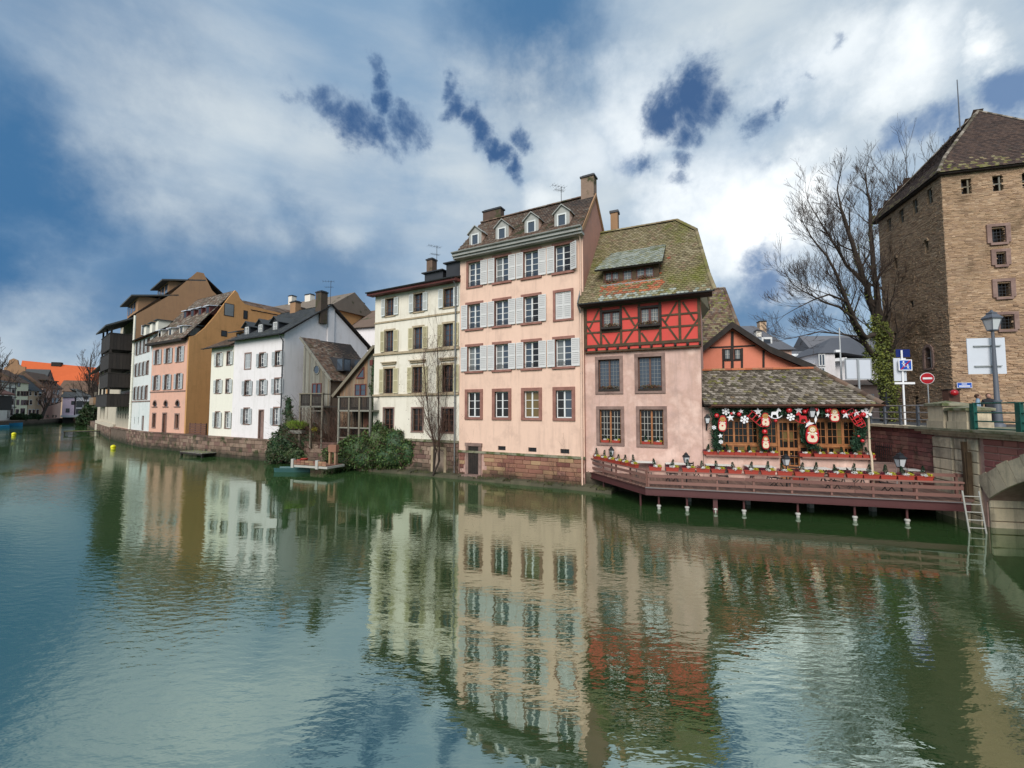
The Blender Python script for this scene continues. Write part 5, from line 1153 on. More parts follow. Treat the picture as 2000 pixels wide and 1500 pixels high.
roof_plane(root, [(-9.2, -.5, 13.3), (.5, -.5, 13.3), (.5, 4, 16.2), (-9.2, 4, 16.2)], 't_slate', .3, .28, shape='flat')
for c in (-6.5, -3.6, -.9): m = MB(); m.box(c - .6, c + .6, .5, 2.5, 14.0, 15.2); d = obj('dormer', m, M_['yellowish'], root); m = MB(); m.box(c - .8, c + .8, .3, 3, 15.2, 15.3); obj('dormer_roof', m, M_['t_slate'], d)
downpipe(root, [(-8.9, -.1, 13), (-8.9, -.1, 2)], .1, 'yellowish')

# ================================================================== brown gable house with the dark balconies
FB = Fr(-49.5, 56.8, -41.3)
root = fthing('brown_gable_house', 'tall house with broad brown gable wall and stepped roof dormers behind the pale blue-white house', 'house', FB)
m = MB(); m.prism_x([(0, 1.5), (0, 17.0), (1.0, 17.9), (3.4, 20.2), (6.4, 24.2), (7.2, 24.2), (8.3, 21.9), (12, 18.6), (15, 17.2), (15, 1.5)], -.25, 0); g = obj('gable_wall', m, M_['brown'], root)
q = MB(); q.box(0, .05, .55, 1.95, 14.3, 15.6); q.k = 1; q.box(.05, .06, .65, 1.2, 14.4, 15.5); q.box(.05, .06, 1.3, 1.85, 14.4, 15.5); obj('gable_window', q, [M_['wframe'], M_['glasscurt']], g)
m = MB(); m.box(-13, -.25, 0, .3, 1.6, 16.9); m.k = 1; m.box(-13, -.0, -.12, -.0, -.2, 1.9); obj('wall', m, [M_['ivory'], M_['rose']], root)
m = MB()
for i in range(5):
    for j in range(2): m.box(-11 + i * 2.2, -10.8 + i * 2.2, -.04, -.003, 3.2 + j * 1.0, 3.9 + j * 1.0)
obj('wall_slots', m, M_['dtimber'], root)
roof_plane(root, [(-13.2, -.4, 16.8), (-.2, -.4, 16.8), (-.2, 6.6, 24.2), (-13.2, 6.6, 24.2)], 't_brown', .4, .35, shape='flat'); roof_plane(root, [(-.2, 15, 17.1), (-13.2, 15, 17.1), (-13.2, 7, 24.2), (-.2, 7, 24.2)], 't_brown', .5, .5, shape='flat')
for (x0, x1, y0, y1, z0, z1) in ((-9, -.6, .2, 3.2, 16.7, 19.6), (-7.5, -.6, 3.3, 6.3, 19.5, 22.4)):
    m = MB(); m.box(x0, x1, y0, y1, z0, z1); d = obj('dormer', m, M_['brown'], root); m = MB(); m.hexa([(x0 - .6, y0 - .8, z1 - .3), (x1 + .6, y0 - .8, z1 - .3), (x1 + .6, y1 + 1.2, z1 + .7), (x0 - .6, y1 + 1.2, z1 + .7), (x0 - .6, y0 - .8, z1 - .1), (x1 + .6, y0 - .8, z1 - .1), (x1 + .6, y1 + 1.2, z1 + .9), (x0 - .6, y1 + 1.2, z1 + .9)]); obj('dormer_roof', m, M_['t_slate'], d)
    for k in range(3): m = MB(); m.box(x0 + .6 + k * 2.2, x0 + 2.2 + k * 2.2, y0 - .03, y0 - .004, z0 + 1.2, z1 - .4); obj('dormer_window', m, M_['glass'], d)
levels = [(12.2, 14.3), (9.7, 11.7), (7.3, 9.1), (4.8, 6.4)]
for i, (z0, z1) in enumerate(levels):
    xl = -9.5 if i < 3 else -12.5; dp = -2.3
    m = MB(); m.box(xl, -1.0, dp, 0, z0, z0 + .15); b0 = obj('balcony', m, M_['blackwood'], root)
    m = MB(); n = int((-1 - xl) / .3)
    for k in range(n): x = xl + (k + .5) * (-1 - xl) / n; m.box(x - .14, x + .14, dp - .04, dp, z0 + .02, z1)
    for k in range(7): y = dp + (k + .5) * (-dp) / 7; m.box(-1.0, -.96, y - .155, y + .155, z0 + .02, z1)
    m.box(xl, -1.01, dp, dp + .03, z0, z1 - .01); m.box(-1.04, -1.005, dp, 0, z0, z1 - .01); obj('balcony_boards', m, M_['blackwood'], b0, kind='stuff'); m = MB(); m.box(xl - .05, -.92, dp - .1, dp + .04, z1, z1 + .07); m.box(-1.02, -.92, dp, 0, z1, z1 + .07); obj('handrail', m, M_['blackwood'], b0)
    m = MB(); m.box(-8.6, -1.2, -.05, -.004, z0 + .2, z0 + 2.2); obj('glazing', m, M_['glassdk'], b0)
for x in (-1.1, -5.3, -9.3): m = MB(); m.box(x - .1, x + .1, -2.3, -2.1, 4.8, 15.3); obj('balcony_post', m, M_['blackwood'], root)
m = MB(); m.hexa([(-10.2, -2.9, 15.0), (-.3, -2.9, 15.0), (-.3, .3, 16.7), (-10.2, .3, 16.7), (-10.2, -2.9, 15.2), (-.3, -2.9, 15.2), (-.3, .3, 16.9), (-10.2, .3, 16.9)]); obj('balcony_roof', m, M_['t_slate'], root)
downpipe(root, [(-.1, -.1, 16.8), (-.1, -.1, 1.9)], .14, 'yellowish')
# ivory house further left
FA = Fr(-59.3, 65.4, -43.4)
root = fthing('ivory_canal_house', 'long ivory canal house with brown roof, arched niche and narrow timber balcony at the bend', 'house', FA)
m = MB(); hs = [(-31, -29.6, 6.5, 9.0), (-25, -23.4, 6.6, 9.2), (-30, -28.8, 2.6, 5.0), (-22, -20.4, 2.7, 4.9), (-15, -13.6, 2.7, 4.9)]; wall_holes(m, -38, 0, .3, 12.2, hs); m.box(-38.2, 0, -.25, -.02, -.3, 3.0 - .8); m.poly([(0, 0, 0), (0, 10, 0), (0, 10, 12), (0, 5, 16), (0, 0, 12)]); obj('wall', m, M_['ivory'], root)
for h in hs: window(root, (h[0] + h[1]) / 2, h[2], h[1] - h[0], h[3] - h[2], fm='bframe', rows=3, gl='glassdk', panes=False, fw=.12, mul=.15, mw=.05)
m = MB(); P = [(-18.6, 6.8), (-16.6, 6.8), (-16.6, 9.5), (-16.9, 10.3), (-17.6, 10.9), (-18.3, 10.3), (-18.6, 9.5)]; m.prism_y(P, -.05, .02); obj('arched_niche', m, M_['ochre'], root)
m = MB(); m.box(-30, -19, -1.6, 0, 5.3, 5.5); b0 = obj('balcony', m, M_['tanwood'], root); m = MB(); m.box(-30, -19, -1.65, -1.58, 5.5, 6.6); m.box(-19.05, -18.98, -1.6, 0, 5.5, 6.6); obj('balcony_boards', m, M_['tanwood'], b0)
roof_plane(root, [(-41, -1.6, 11.6), (.5, -1.6, 11.6), (.5, 5.5, 16.0), (-38, 5.5, 16.0)], 't_brown', .5, .45, shape='flat')
m = MB(); m.box(-34, -2, 6.5, 14, 8, 16.0); m.poly([(-34, 6.5, 16), (-2, 6.5, 16), (-2, 10, 22), (-27, 10, 22)]); m.poly([(-34, 6.5, 16), (-27, 10, 22), (-34, 14, 16)]); obj('rear_roof', m, M_['t_brown'], root)

# ================================================================== far left bank
FL = Fr(-136, 116, 119.6)
def y1(x, y, d=0): return FL.px(x / 6.25, 640 + y / 6.25, d)
def fwin(root, rows, m='glassdk', pr=.03, fr='greystone'):
    for (xa, xb, ya, yb) in rows:
        a = y1(xa, yb); b_ = y1(xb, ya); q = MB(); q.box(a[0] - .15, b_[0] + .15, -.06, .0, a[1] - .15, b_[1] + .15); w_ = obj('window', q, M_[fr], root); q = MB(); q.box(a[0], b_[0], -.08, -.06, a[1], b_[1]); obj('pane', q, M_[m], w_)
def far_house(name, label, xa, xb, ytop, wallm, roofm, ridge=3.5, dep=9, yb=1130, over=.5):
    a = y1(xa, ytop); b_ = y1(xb, ytop); zt = a[1]; root = fthing(name, label, 'house', FL); q = MB(); q.box(a[0], b_[0], 0, dep, 1.0, zt); obj('wall', q, M_[wallm], root)
    q = MB(); q.prism_x([(-over, zt), (dep + over, zt), (dep / 2, zt + ridge)], a[0] - .3, b_[0] + .3); obj('roof', q, M_[roofm], root); return root, a[0], b_[0], zt
h, *_ = far_house('far_half_timbered_house', 'distant white house with thin dark timbering at the left edge of the photo', -260, 203, 632, 'farwhite', 't_slate', 1.2)
for x in (0, 120, 135, 195): a = y1(x, 640); b_ = y1(x, 1100); q = MB(); q.box(a[0] - .12, a[0] + .12, -.05, 0, 2.0, a[1]); obj('beam', q, M_['dtimber'], h)
for yy in (745, 850, 970): a = y1(-10, yy); b_ = y1(200, yy); q = MB(); q.box(a[0], b_[0], -.06, -.01, b_[1] - .1, b_[1] + .1); obj('beam', q, M_['dtimber'], h)
fwin(h, [(20, 50, 760, 820), (145, 175, 755, 820), (140, 165, 870, 935), (125, 155, 990, 1060), (60, 95, 930, 1000)])
h, x0_, x1_, zt = far_house('far_pale_yellow_house', 'distant pale yellow house with an arched doorway on the far quay', 206, 350, 668, 'faryellow', 't_brown', 3.8)
fwin(h, [(212, 245, 655 + 15, 715), (208, 238, 780, 828), (250, 280, 780, 828), (285, 312, 780, 828), (318, 345, 780, 828), (200, 232, 885, 938), (255, 280, 888, 940), (285, 312, 888, 940), (318, 345, 888, 940), (190, 225, 1000, 1055), (245, 300, 990, 1110)])
h, *_ = far_house('far_beige_house', 'small distant tan house right of the pale yellow one', 352, 522, 768, 'farbeige', 't_slate', 5.0)
fwin(h, [(355, 380, 780, 825), (420, 448, 785, 828), (472, 502, 785, 828), (358, 388, 885, 938), (462, 502, 885, 938), (345, 375, 1000, 1060), (392, 420, 1000, 1060), (440, 470, 1000, 1060)], fr='wframe')
h, a_, b2_, zt = far_house('far_pink_house', 'distant pink house with brown hipped roof and attic dormers behind the leaning tree', 526, 758, 728, 'farpink', 't_brown', 5.0)
fwin(h, [(540, 570, 755, 808), (640, 670, 762, 812), (690, 722, 765, 815), (535, 570, 855, 910), (630, 660, 862, 915), (675, 710, 862, 915), (570, 590, 1070, 1090), (640, 655, 1070, 1090), (675, 690, 1070, 1090)])
for k in range(3):
    c = a_ + (b2_ - a_) * (.25 + .25 * k); q = MB(); q.box(c - 1.1, c + 1.1, .5, 4, zt + .8, zt + 2.3); d = obj('dormer', q, M_['dtimber'], h); q = MB(); q.box(c - 1.5, c + 1.5, .2, 4.5, zt + 2.3, zt + 2.6); obj('dormer_roof', q, M_['t_brown'], d)
# end of the basin: mauve and white buildings over a dark lock opening
g0 = Vector((-145.0, 141.0)); FV = Fr(g0.x, g0.y, 38)
def v1(x, y, d=0): return FV.px(x / 6.25, 640 + y / 6.25, d)
def vhouse(name, label, xa, xb, yt, yb, wallm, wn, roof_y=None, roofx=0, roofm='t_slate'):
    a = v1(xa, yb); b_ = v1(xb, yt); root = fthing(name, label, 'house', FV); q = MB(); q.box(a[0], b_[0], 0, 9, a[1], b_[1]); obj('wall', q, M_[wallm], root)
    if roof_y: r_ = v1(xa, roof_y, 3)[1]; q = MB(); q.hexa([(a[0] - .4, -.4, b_[1]), (b_[0] + .4, -.4, b_[1]), (b_[0] + .4, 9, b_[1]), (a[0] - .4, 9, b_[1]), (a[0] - .2, 3.4, r_), (b_[0] - roofx, 3.4, r_), (b_[0] - roofx, 4.2, r_), (a[0] - .2, 4.2, r_)]); obj('roof', q, M_[roofm], root)
    for (xa_, xb_, ya, yb_) in wn: p = v1(xa_, yb_); r_ = v1(xb_, ya); q = MB(); q.box(p[0], r_[0], -.08, -.0, p[1], r_[1]); w_ = obj('window', q, M_['dtimber'], root); q = MB(); q.box(p[0] + .1, r_[0] - .1, -.1, -.08, p[1] + .1, r_[1] - .1); obj('pane', q, M_['glassdk'], w_)
    return root
vhouse('mauve_water_house', 'small mauve building over the dark water opening at the end of the canal', 752, 912, 850, 1080, 'mauve', [(868, 912, 895, 940), (800, 850, 985, 1035)], 780)
vhouse('white_water_house', 'white building with large dark windows at the end of the canal basin', 918, 1120, 840, 1075, 'greywall', [(928, 1010, 895, 970), (1012, 1075, 900, 940), (925, 1008, 990, 1055), (1020, 1080, 800 + 45, 875)], 745, 6)
t = fthing('lock_opening', 'dark low opening where the water passes under the mauve building', 'lock', FV); a = v1(752, 1180); b_ = v1(900, 1082); q = MB(); q.box(a[0], b_[0], .8, 1.2, -.3, b_[1]); obj('opening_shade_sheet', q, M_['dtimber'], t); q = MB(); q.box(a[0] - .3, b_[0] + 9, -.3, .9, b_[1] - .3, b_[1] + .4); obj('lintel_beam', q, M_['greywall'], t); q = MB(); q.box(b_[0], b_[0] + 1.2, -.2, 3, -.3, b_[1]); q.box(b_[0] + 4, b_[0] + 9, -.2, 3, -.3, b_[1]); obj('pier', q, M_['oldblock'], t)  # black sheet across the opening stands in for the shade inside it
# big orange roof and the brown roofs behind
FR = Fr(-190, 175, 25)
def r1(x, y, d=0): return FR.px(x / 6.25, 640 + y / 6.25, d)
t = fthing('orange_roofed_hall', 'very large bright orange roof with curved gable rising behind the far houses', 'building', FR)
P = [r1(330, 625, 0), r1(1100, 640, 0), r1(1190, 490, 8), r1(270, 400, 8)]; q = MB(); q.add([(P[0][0] - 3, 0, P[0][1] - 3), (P[1][0], 0, P[1][1] - 3), (P[2][0], 8, P[2][1]), (P[3][0], 8, P[3][1]), (P[0][0] - 3, 16, P[0][1] - 3), (P[1][0], 16, P[1][1] - 3)], [(0, 1, 2, 3), (4, 3, 2, 5), (0, 3, 4), (1, 5, 2)]); obj('roof', q, M_['t_orange'], t)
q = MB(); q.box(P[0][0] - 2, P[1][0], 1, 15, 1.2, P[0][1] - 3); obj('wall', q, M_['farbeige'], t)
q = MB(); G = [r1(60, 560), r1(75, 490), r1(120, 460), r1(135, 400), r1(185, 378), r1(235, 400), r1(245, 450), r1(290, 480), r1(330, 480), r1(330, 640)]; q.prism_y([(G[0][0], 2)] + G + [(G[-1][0], 2)], -1.2, -.4); obj('curved_gable', q, M_['brown'], t)
c0_ = r1(700, 415, 8); q = MB(); q.box(c0_[0] - 1.5, c0_[0] + 1.5, 7, 9, c0_[1] - 2, c0_[1] - .3); obj('ridge_turret', q, M_['dtimber'], t)
for nm, lb, xs, yt, yb, dd, mm in (('far_brown_roof_house', 'distant house with long brown roof in front of the orange roofed hall', (690, 1090), 640, 780, 14, 't_brown'), ('far_grey_roof_house', 'distant grey-brown roof sloping behind the pale yellow house', (215, 520), 500, 700, 12, 't_slate')):
    FQ = Fr(FR.w(0, -dd).x, FR.w(0, -dd).y, 25); a = FQ.px(xs[0] / 6.25, 640 + yb / 6.25); b_ = FQ.px(xs[1] / 6.25, 640 + yb / 6.25); r_ = FQ.px(xs[0] / 6.25, 640 + yt / 6.25, 5)
    t = fthing(nm, lb, 'house', FQ); q = MB(); q.box(a[0], b_[0], .5, 9.5, 1.2, b_[1]); obj('wall', q, M_['farbeige'], t); q = MB(); q.prism_x([(0, b_[1]), (10, b_[1]), (5, r_[1])], a[0], b_[0]); obj('roof', q, M_[mm], t)

# ================================================================== houses behind the middle rows
def back_house(name, label, px0, px1, ytop, depth, ang, wallm, roofm, zb, ridge_px, roofdep=8, wins=(), hip=0.0, extra=None):
    x_ = (px0 - 1000) / FOC * depth; F_ = Fr(x_, depth, ang); a = F_.px(px0, ytop); b_ = F_.px(px1, ytop); zt = (a[1] + b_[1]) / 2; L0, L1 = a[0], b_[0]
    t = fthing(name, label, 'house', F_); q = MB(); q.box(L0, L1, 0, roofdep, zb, zt); obj('wall', q, M_[wallm], t)
    rz_ = F_.px((px0 + px1) / 2, ridge_px, roofdep / 2)[1]; q = MB(); o = .4; hp = hip * (L1 - L0)
    q.add([(L0 - o, -o, zt), (L1 + o, -o, zt), (L1 + o, roofdep + o, zt), (L0 - o, roofdep + o, zt), (L0 - o + hp, roofdep / 2, rz_), (L1 + o - hp, roofdep / 2, rz_)], [(0, 1, 5, 4), (1, 2, 5), (2, 3, 4, 5), (3, 0, 4), (0, 3, 2, 1)]); obj('roof', q, M_[roofm], t)
    for (x0, x1, y0, y1_) in wins:
        p = F_.px(x0, y1_); r_ = F_.px(x1, y0); q = MB(); q.box(p[0], r_[0], -.06, 0, p[1], r_[1]); w_ = obj('window', q, M_['wframe'], t); q = MB(); q.box(p[0] + .08, r_[0] - .08, -.08, -.06, p[1] + .08, r_[1] - .08); obj('pane', q, M_['glass'], w_)
    return t, F_, L0, L1, zt, rz_
back_house('hidden_white_house', 'plain white rear house seen between the white gable and the cream house', 690, 745, 640, 52, -20, 'white', 't_brown', 1.5, 608, 9)
t, F_, L0, L1, zt, rz_ = back_house('hidden_brown_roof_house', 'brown tiled rear roof with a tiny dormer left of the cream house', 660, 745, 640, 60, -25, 'farpink', 't_brown', 1.5, 610, 8); chimney(t, L0 + 1.0, 3, zt, rz_ + 1.2, .9, .9, 'farwhite')
t, F_, L0, L1, zt, rz_ = back_house('rear_long_roof_house', 'long brown rear roof with small chimneys between the ochre gable and the white gable', 450, 640, 618, 66, -28, 'ochre', 't_brown', 1.5, 597, 8); chimney(t, L0 + 9, 4, rz_ - .5, rz_ + 1.2, .8, .8, 'farwhite'); chimney(t, L0 + 13, 4, rz_ - .5, rz_ + .9, 1.2, .8, 'farwhite')
t, F_, L0, L1, zt, rz_ = back_house('grey_hipped_house', 'pink house with tall grey hipped roof and white dormer right of the orange gable', 1440, 1546, 684, 52, -6, 'farpink', 't_grsl', 3, 636, 9, hip=.42, wins=[(1518, 1527, 688, 698)])
a = F_.px(1493, 676, 1.5); q = MB(); q.box(a[0] - .6, a[0] + .6, .8, 3, a[1] - .3, a[1] + 1.0); d = obj('dormer', q, M_['wframe'], t); q = MB(); q.box(a[0] - .4, a[0] + .4, .77, .8, a[1] - .1, a[1] + .75); obj('dormer_window', q, M_['glass'], d); c = F_.px(1488, 645, 4); chimney(t, c[0], 4, c[1] - 1, c[1] + 1.2, .8, .8, 'farbeige'); c = F_.px(1480, 648, 2.5); chimney(t, c[0], 2.5, c[1] - 1.5, c[1] + .2, .6, .6, 'farwhite')
t, F_, L0, L1, zt, rz_ = back_house('low_grey_roof_house', 'low grey roof with two skylights left of the modern white block', 1544, 1592, 708, 62, -6, 'greywall', 't_grsl', 3, 686, 8)
for x in (1556, 1574): a = F_.px(x, 697, 2.0); q = MB(); sl = (rz_ - zt) / 4.4; zz = zt + 2.4 * sl; q.hexa([(a[0] - .5, 1.6, zt + 2.0 * sl + .03), (a[0] + .5, 1.6, zt + 2.0 * sl + .03), (a[0] + .5, 2.6, zt + 3.0 * sl + .03), (a[0] - .5, 2.6, zt + 3.0 * sl + .03), (a[0] - .5, 1.6, zt + 2.0 * sl + .12), (a[0] + .5, 1.6, zt + 2.0 * sl + .12), (a[0] + .5, 2.6, zt + 3.0 * sl + .12), (a[0] - .5, 2.6, zt + 3.0 * sl + .12)]); obj('skylight', q, M_['wframe'], t)
# modern block
FM = Fr((1575 - 1000) / FOC * 58, 58, -8); t = fthing('modern_white_block', 'modern white apartment block with glazed bay and grey roofs behind the blank sign', 'building', FM)
mm = lambda x, y, d=0: FM.px(1540 + x / 6.25, 560 + y / 6.25, d)
q = MB(); a = mm(200, 940); b_ = mm(330, 940); q.box(a[0], b_[0], 0, 8, 3.5, a[1]); a = mm(330, 820); b_ = mm(510, 820); q.box(a[0], b_[0], -1, 8, 3.5, a[1]); a2_ = mm(490, 910); b2_ = mm(1180, 880); q.box(b_[0], b2_[0], .4, 9, 3.5, a2_[1]); obj('wall', q, M_['white'], t)
q = MB(); r0 = mm(295, 825, 0); r1_ = mm(560, 780); pk = mm(590, 630, 5); zt = r0[1]; q.add([(r0[0], -1.3, zt), (r1_[0] + .5, -1.3, zt), (b2_[0], 0, zt - .8), (b2_[0], 9, zt), (r0[0], 9, zt), (pk[0] - 1, 4.5, pk[1]), (b2_[0], 4.5, pk[1])], [(0, 1, 5), (1, 2, 6, 5), (0, 5, 4), (4, 5, 6, 3), (2, 3, 6), (0, 4, 3, 2, 1)]); obj('roof', q, M_['t_grsl'], t)
for (x0, x1, y0, y1_) in ((365, 440, 820, 970), (365, 440, 985, 1070), (500, 560, 800, 880), (540, 560, 925, 1000), (570, 650, 930, 990), (570, 650, 1010, 1060), (540, 560, 1070, 1110), (570, 650, 1080, 1110), (210, 290, 955, 1010)):
    p = mm(x0, y1_, -1); r_ = mm(x1, y0, -1); y_ = -1.0 if 330 < x0 < 500 else (.4 if x0 > 500 else 0); q = MB(); q.box(p[0], r_[0], y_ - .08, y_ - .003, p[1], r_[1]); w_ = obj('window', q, M_['glass'], t); q = MB(); rect_frame(q, p[0], r_[0], p[1], r_[1], .12, y_ - .13, y_ - .08); q.box((p[0] + r_[0]) / 2 - .05, (p[0] + r_[0]) / 2 + .05, y_ - .13, y_ - .085, p[1], r_[1]); obj('frame', q, M_['wframe'], w_)
q = MB(); a = mm(470, 905, -.6); b_ = mm(700, 880, -.6); q.hexa([(a[0], -.8, a[1] - .2), (b_[0], -.8, b_[1] - .2), (b_[0], .4, b_[1] - .2), (a[0], .4, a[1] - .2), (a[0], -.8, a[1] + .2), (b_[0], -.8, b_[1] + .2), (b_[0], .4, b_[1] + .2), (a[0], .4, a[1] + .2)]); obj('canopy', q, M_['paintwhite'], t)
t, *_ = back_house('pink_street_house', 'pale pink house low behind the big bare tree left of the tower', 1668, 1760, 752, 44, -4, 'farpink', 't_brown', 3.4, 742, 8, wins=[(1684, 1694, 768, 792), (1700, 1706, 770, 790)])
back_house('far_roofline_house', 'distant pale block low on the skyline behind the big bare tree', 1600, 1800, 700, 90, -4, 'greywall', 't_grsl', 3, 655, 12, wins=[(1640, 1650, 705, 720), (1670, 1680, 705, 720)])

# ================================================================== brick tower
FTw = Fr(28.4, 28, -15.1); TS = 7.55; TZ = 20.05; TB = 3.5
root = fthing('medieval_brick_tower', 'square medieval tower of tan rubble brick with steep dark pyramid roof at the right', 'tower', FTw)
# local: front face y=0 for x 0..8 (faces the bridge), left face x=0 for y 0..TS
TW = 9.2
fh_ = [(1.31, 19.02, .55, 1.0, 0), (2.95, 19.0, .55, 1.0, 0), (4.45, 19.0, .55, 1.0, 0), (2.77, 15.6, .72, .9, 1), (2.81, 14.05, .5, .7, 1), (2.86, 12.05, .68, .85, 1), (2.9, 9.95, .72, .8, 1), (6.5, 15.6, .7, .9, 1), (6.5, 10, .7, .9, 1)]
lh_ = [(6.06, 19.1, .55, 1.05, 0), (4.42, 19.1, .55, 1.05, 0), (2.77, 19.1, .55, 1.05, 0), (1.21, 19.1, .55, 1.05, 0), (5.43, 15.85, .36, .95, 2), (1.79, 15.8, .36, .95, 2), (3.75, 12.2, .35, .5, 0), (6.01, 10.05, .38, .85, 0), (2.18, 8.06, .72, 1.45, 3), (3.82, 5.05, .5, .8, 0)]
m = MB(); wall_holes(m, 0, TW, TB, TZ, [(c - w_ / 2, c + w_ / 2, z - h / 2, z + h / 2) for c, z, w_, h, k in fh_], .0, .35)
n0 = len(m.v); q = MB(); wall_holes(q, 0, TS, TB, TZ, [(c - w_ / 2, c + w_ / 2, z - h / 2, z + h / 2) for c, z, w_, h, k in lh_], 0, .35)
m.add([(y, x, z) for x, y, z in q.v], q.f, .5)
m.poly([(TW, 0, TB), (TW, TS, TB), (TW, TS, TZ), (TW, 0, TZ)]); m.poly([(TW, TS, TB), (0, TS, TB), (0, TS, TZ), (TW, TS, TZ)]); m.box(.4, TW - .4, .4, TS - .4, TB, TZ - .1)
obj('wall', m, M_['tmortar'], root)
def rubble(x0, x1, z0, z1, holes, fl, seed):
    rgb = random.Random(seed); mb = MB(); z = z0
    while z < z1:
        h = rgb.uniform(.062, .095); x = x0 - rgb.uniform(0, .2)
        while x < x1:
            l = rgb.uniform(.16, .42); a, b_ = max(x, x0), min(x + l, x1); x += l + .012
            if b_ - a < .05: continue
            cx, cz = (a + b_) / 2, z + h / 2
            if any(c - w_ / 2 - .04 < cx < c + w_ / 2 + .04 and zz - hh_ / 2 - .02 < cz < zz + hh_ / 2 + .02 for c, zz, w_, hh_, k in holes): continue
            if rgb.random() < .03: continue
            p = -.012 - rgb.random() ** 3 * (.055 if z < 11 else .026); dz = rgb.uniform(-.01, .01); za, zb = z + dz, z + h - .012 + dz; e = .012
            V = [(a, 0, za), (b_, 0, za), (b_, 0, zb), (a, 0, zb), (a + e, p, za + e), (b_ - e, p + rgb.uniform(-.01, .01), za + e), (b_ - e, p, zb - e), (a + e, p + rgb.uniform(-.01, .01), zb - e)]
            if fl: V = [(v[1], v[0], v[2]) for v in V]
            mb.add(V, [(0, 1, 5, 4), (1, 2, 6, 5), (2, 3, 7, 6), (3, 0, 4, 7), (4, 5, 6, 7)], rgb.random())
        z += h
    return mb
obj('brick_courses', rubble(0, TW, TB, TZ - .05, fh_, 0, 1), M_['tbrick'], root, kind='stuff')
obj('brick_courses', rubble(0, TS, TB, TZ - .05, lh_, 1, 2), M_['tbrick'], root, kind='stuff')
for (c, z, w_, h, k), fl in [(q_, 0) for q_ in fh_] + [(q_, 1) for q_ in lh_]:
    def T(V): return [(v[1], v[0], v[2]) for v in V] if fl else V
    m = MB(); m.box(c - w_ / 2, c + w_ / 2, .3, .34, z - h / 2, z + h / 2); m.v = T(m.v); wn = obj('window', m, M_['glassdk'], root)
    if k == 1 or (k == 0 and z < 18):
        m = MB()
        for i in range(1, 4): x = c - w_ / 2 + w_ * i / 4; m.box(x - .012, x + .012, .08, .1, z - h / 2, z + h / 2); zz = z - h / 2 + h * i / 4; m.box(c - w_ / 2, c + w_ / 2, .075, .095, zz - .012, zz + .012)
        m.v = T(m.v); obj('grille', m, M_['iron'], wn)
    if k == 0 and z > 18: m = MB(); m.box(c - w_ / 2, c - w_ / 2 + .07, .1, .16, z - h / 2, z + h / 2); m.box(c - .04 + w_ / 4, c + .04 + w_ / 4, .1, .16, z - h / 2, z + h / 2); m.box(c - w_ / 2, c + w_ / 2, .1, .16, z - .03, z + .03); m.v = T(m.v); obj('shutter_frame', m, M_['greywood'], wn)
    if k == 1:
        m = MB(); s = .24; m.box(c - w_ / 2 - s, c - w_ / 2, -.11, .3, z - h / 2 - .05, z + h / 2 + .1); m.box(c + w_ / 2, c + w_ / 2 + s, -.11, .3, z - h / 2 - .05, z + h / 2 + .1); m.box(c - w_ / 2 - s, c + w_ / 2 + s, -.115, .3, z + h / 2 + .1, z + h / 2 + .28); m.box(c - w_ / 2 - .1, c + w_ / 2 + .1, -.14, .3, z - h / 2 - .2, z - h / 2 - .05); m.v = T(m.v); obj('surround', m, M_['greystone'], wn)
    if k in (2, 3):
        m = MB(); r_ = w_ / 2; s = .12 if k == 2 else .2
        for i in range(6):
            a0_, a1_ = math.pi * i / 6, math.pi * (i + 1) / 6; zc = z + h / 2 - r_ + .02
            P = [(c + rr_ * math.cos(a), zc + rr_ * math.sin(a)) for a, rr_ in ((a0_, r_ * .98), (a0_, r_ + s), (a1_, r_ + s), (a1_, r_ * .98))]; m.prism_y(P, -.09, .2)
            P = [(c + r_ * math.cos(a0_), zc + r_ * math.sin(a0_)), (c + r_ * math.cos(a1_), zc + r_ * math.sin(a1_)), (c + r_ * (1 if i < 3 else -1), zc + r_)]; m.prism_y(P, .02, .2)
        if k == 3: m.box(c - r_ - s, c - r_, -.09, .3, z - h / 2, z + h / 2 - r_); m.box(c + r_, c + r_ + s, -.09, .3, z - h / 2, z + h / 2 - r_); m.box(c - r_ - .1, c + r_ + .1, -.12, .3, z - h / 2 - .12, z - h / 2)
        m.v = T(m.v); obj('surround', m, M_['greystone'] if k == 3 else M_['tmortar'], wn)
        if k == 3: m = MB(); m.box(c - .02, c + .02, .1, .14, z - h / 2, z + h / 2); m.box(c - r_, c + r_, .1, .14, z - .02, z + .02); m.v = T(m.v); obj('bars', m, M_['wframe'], wn)
o = .38; ax, ay, az = TW / 2, TS / 2, 26.1; e0 = TZ - .05
C4 = [(-o, -o), (TW + o, -o), (TW + o, TS + o), (-o, TS + o)]; K4 = [(.55, .5), (TW - .55, .5), (TW - .55, TS - .5), (.55, TS - .5)]; kz = TZ + 1.35
for i in range(4):
    j = (i + 1) % 4; A, B, Cc, D = (*C4[i], e0), (*C4[j], e0), (*K4[j], kz), (*K4[i], kz); tw3 = .2 if i in (0, 3) else .6
    roof_plane(root, [A, B, Cc, D], 't_dark', tw3, .17 if i in (0, 3) else .5, shape='flat', name='roof', tmat2=['t_moss'], mats=lambda u, v: 1 if random.random() < .35 - v * .2 else 0)
    roof_plane(root, [D, Cc, (ax, ay, az)], 't_dark', tw3, .17 if i in (0, 3) else .5, shape='flat', name='roof')
    ridge_tiles(root, (*C4[i], e0 + .03), (*K4[i], kz + .03), 't_grey', .1, .3); ridge_tiles(root, (*K4[i], kz + .03), (ax, ay, az), 't_grey', .1, .3)
m = MB(); m.box(-.3, TW + .3, -.3, TS + .3, TZ - .14, TZ - .07); obj('eaves_board', m, M_['dtimber'], root)
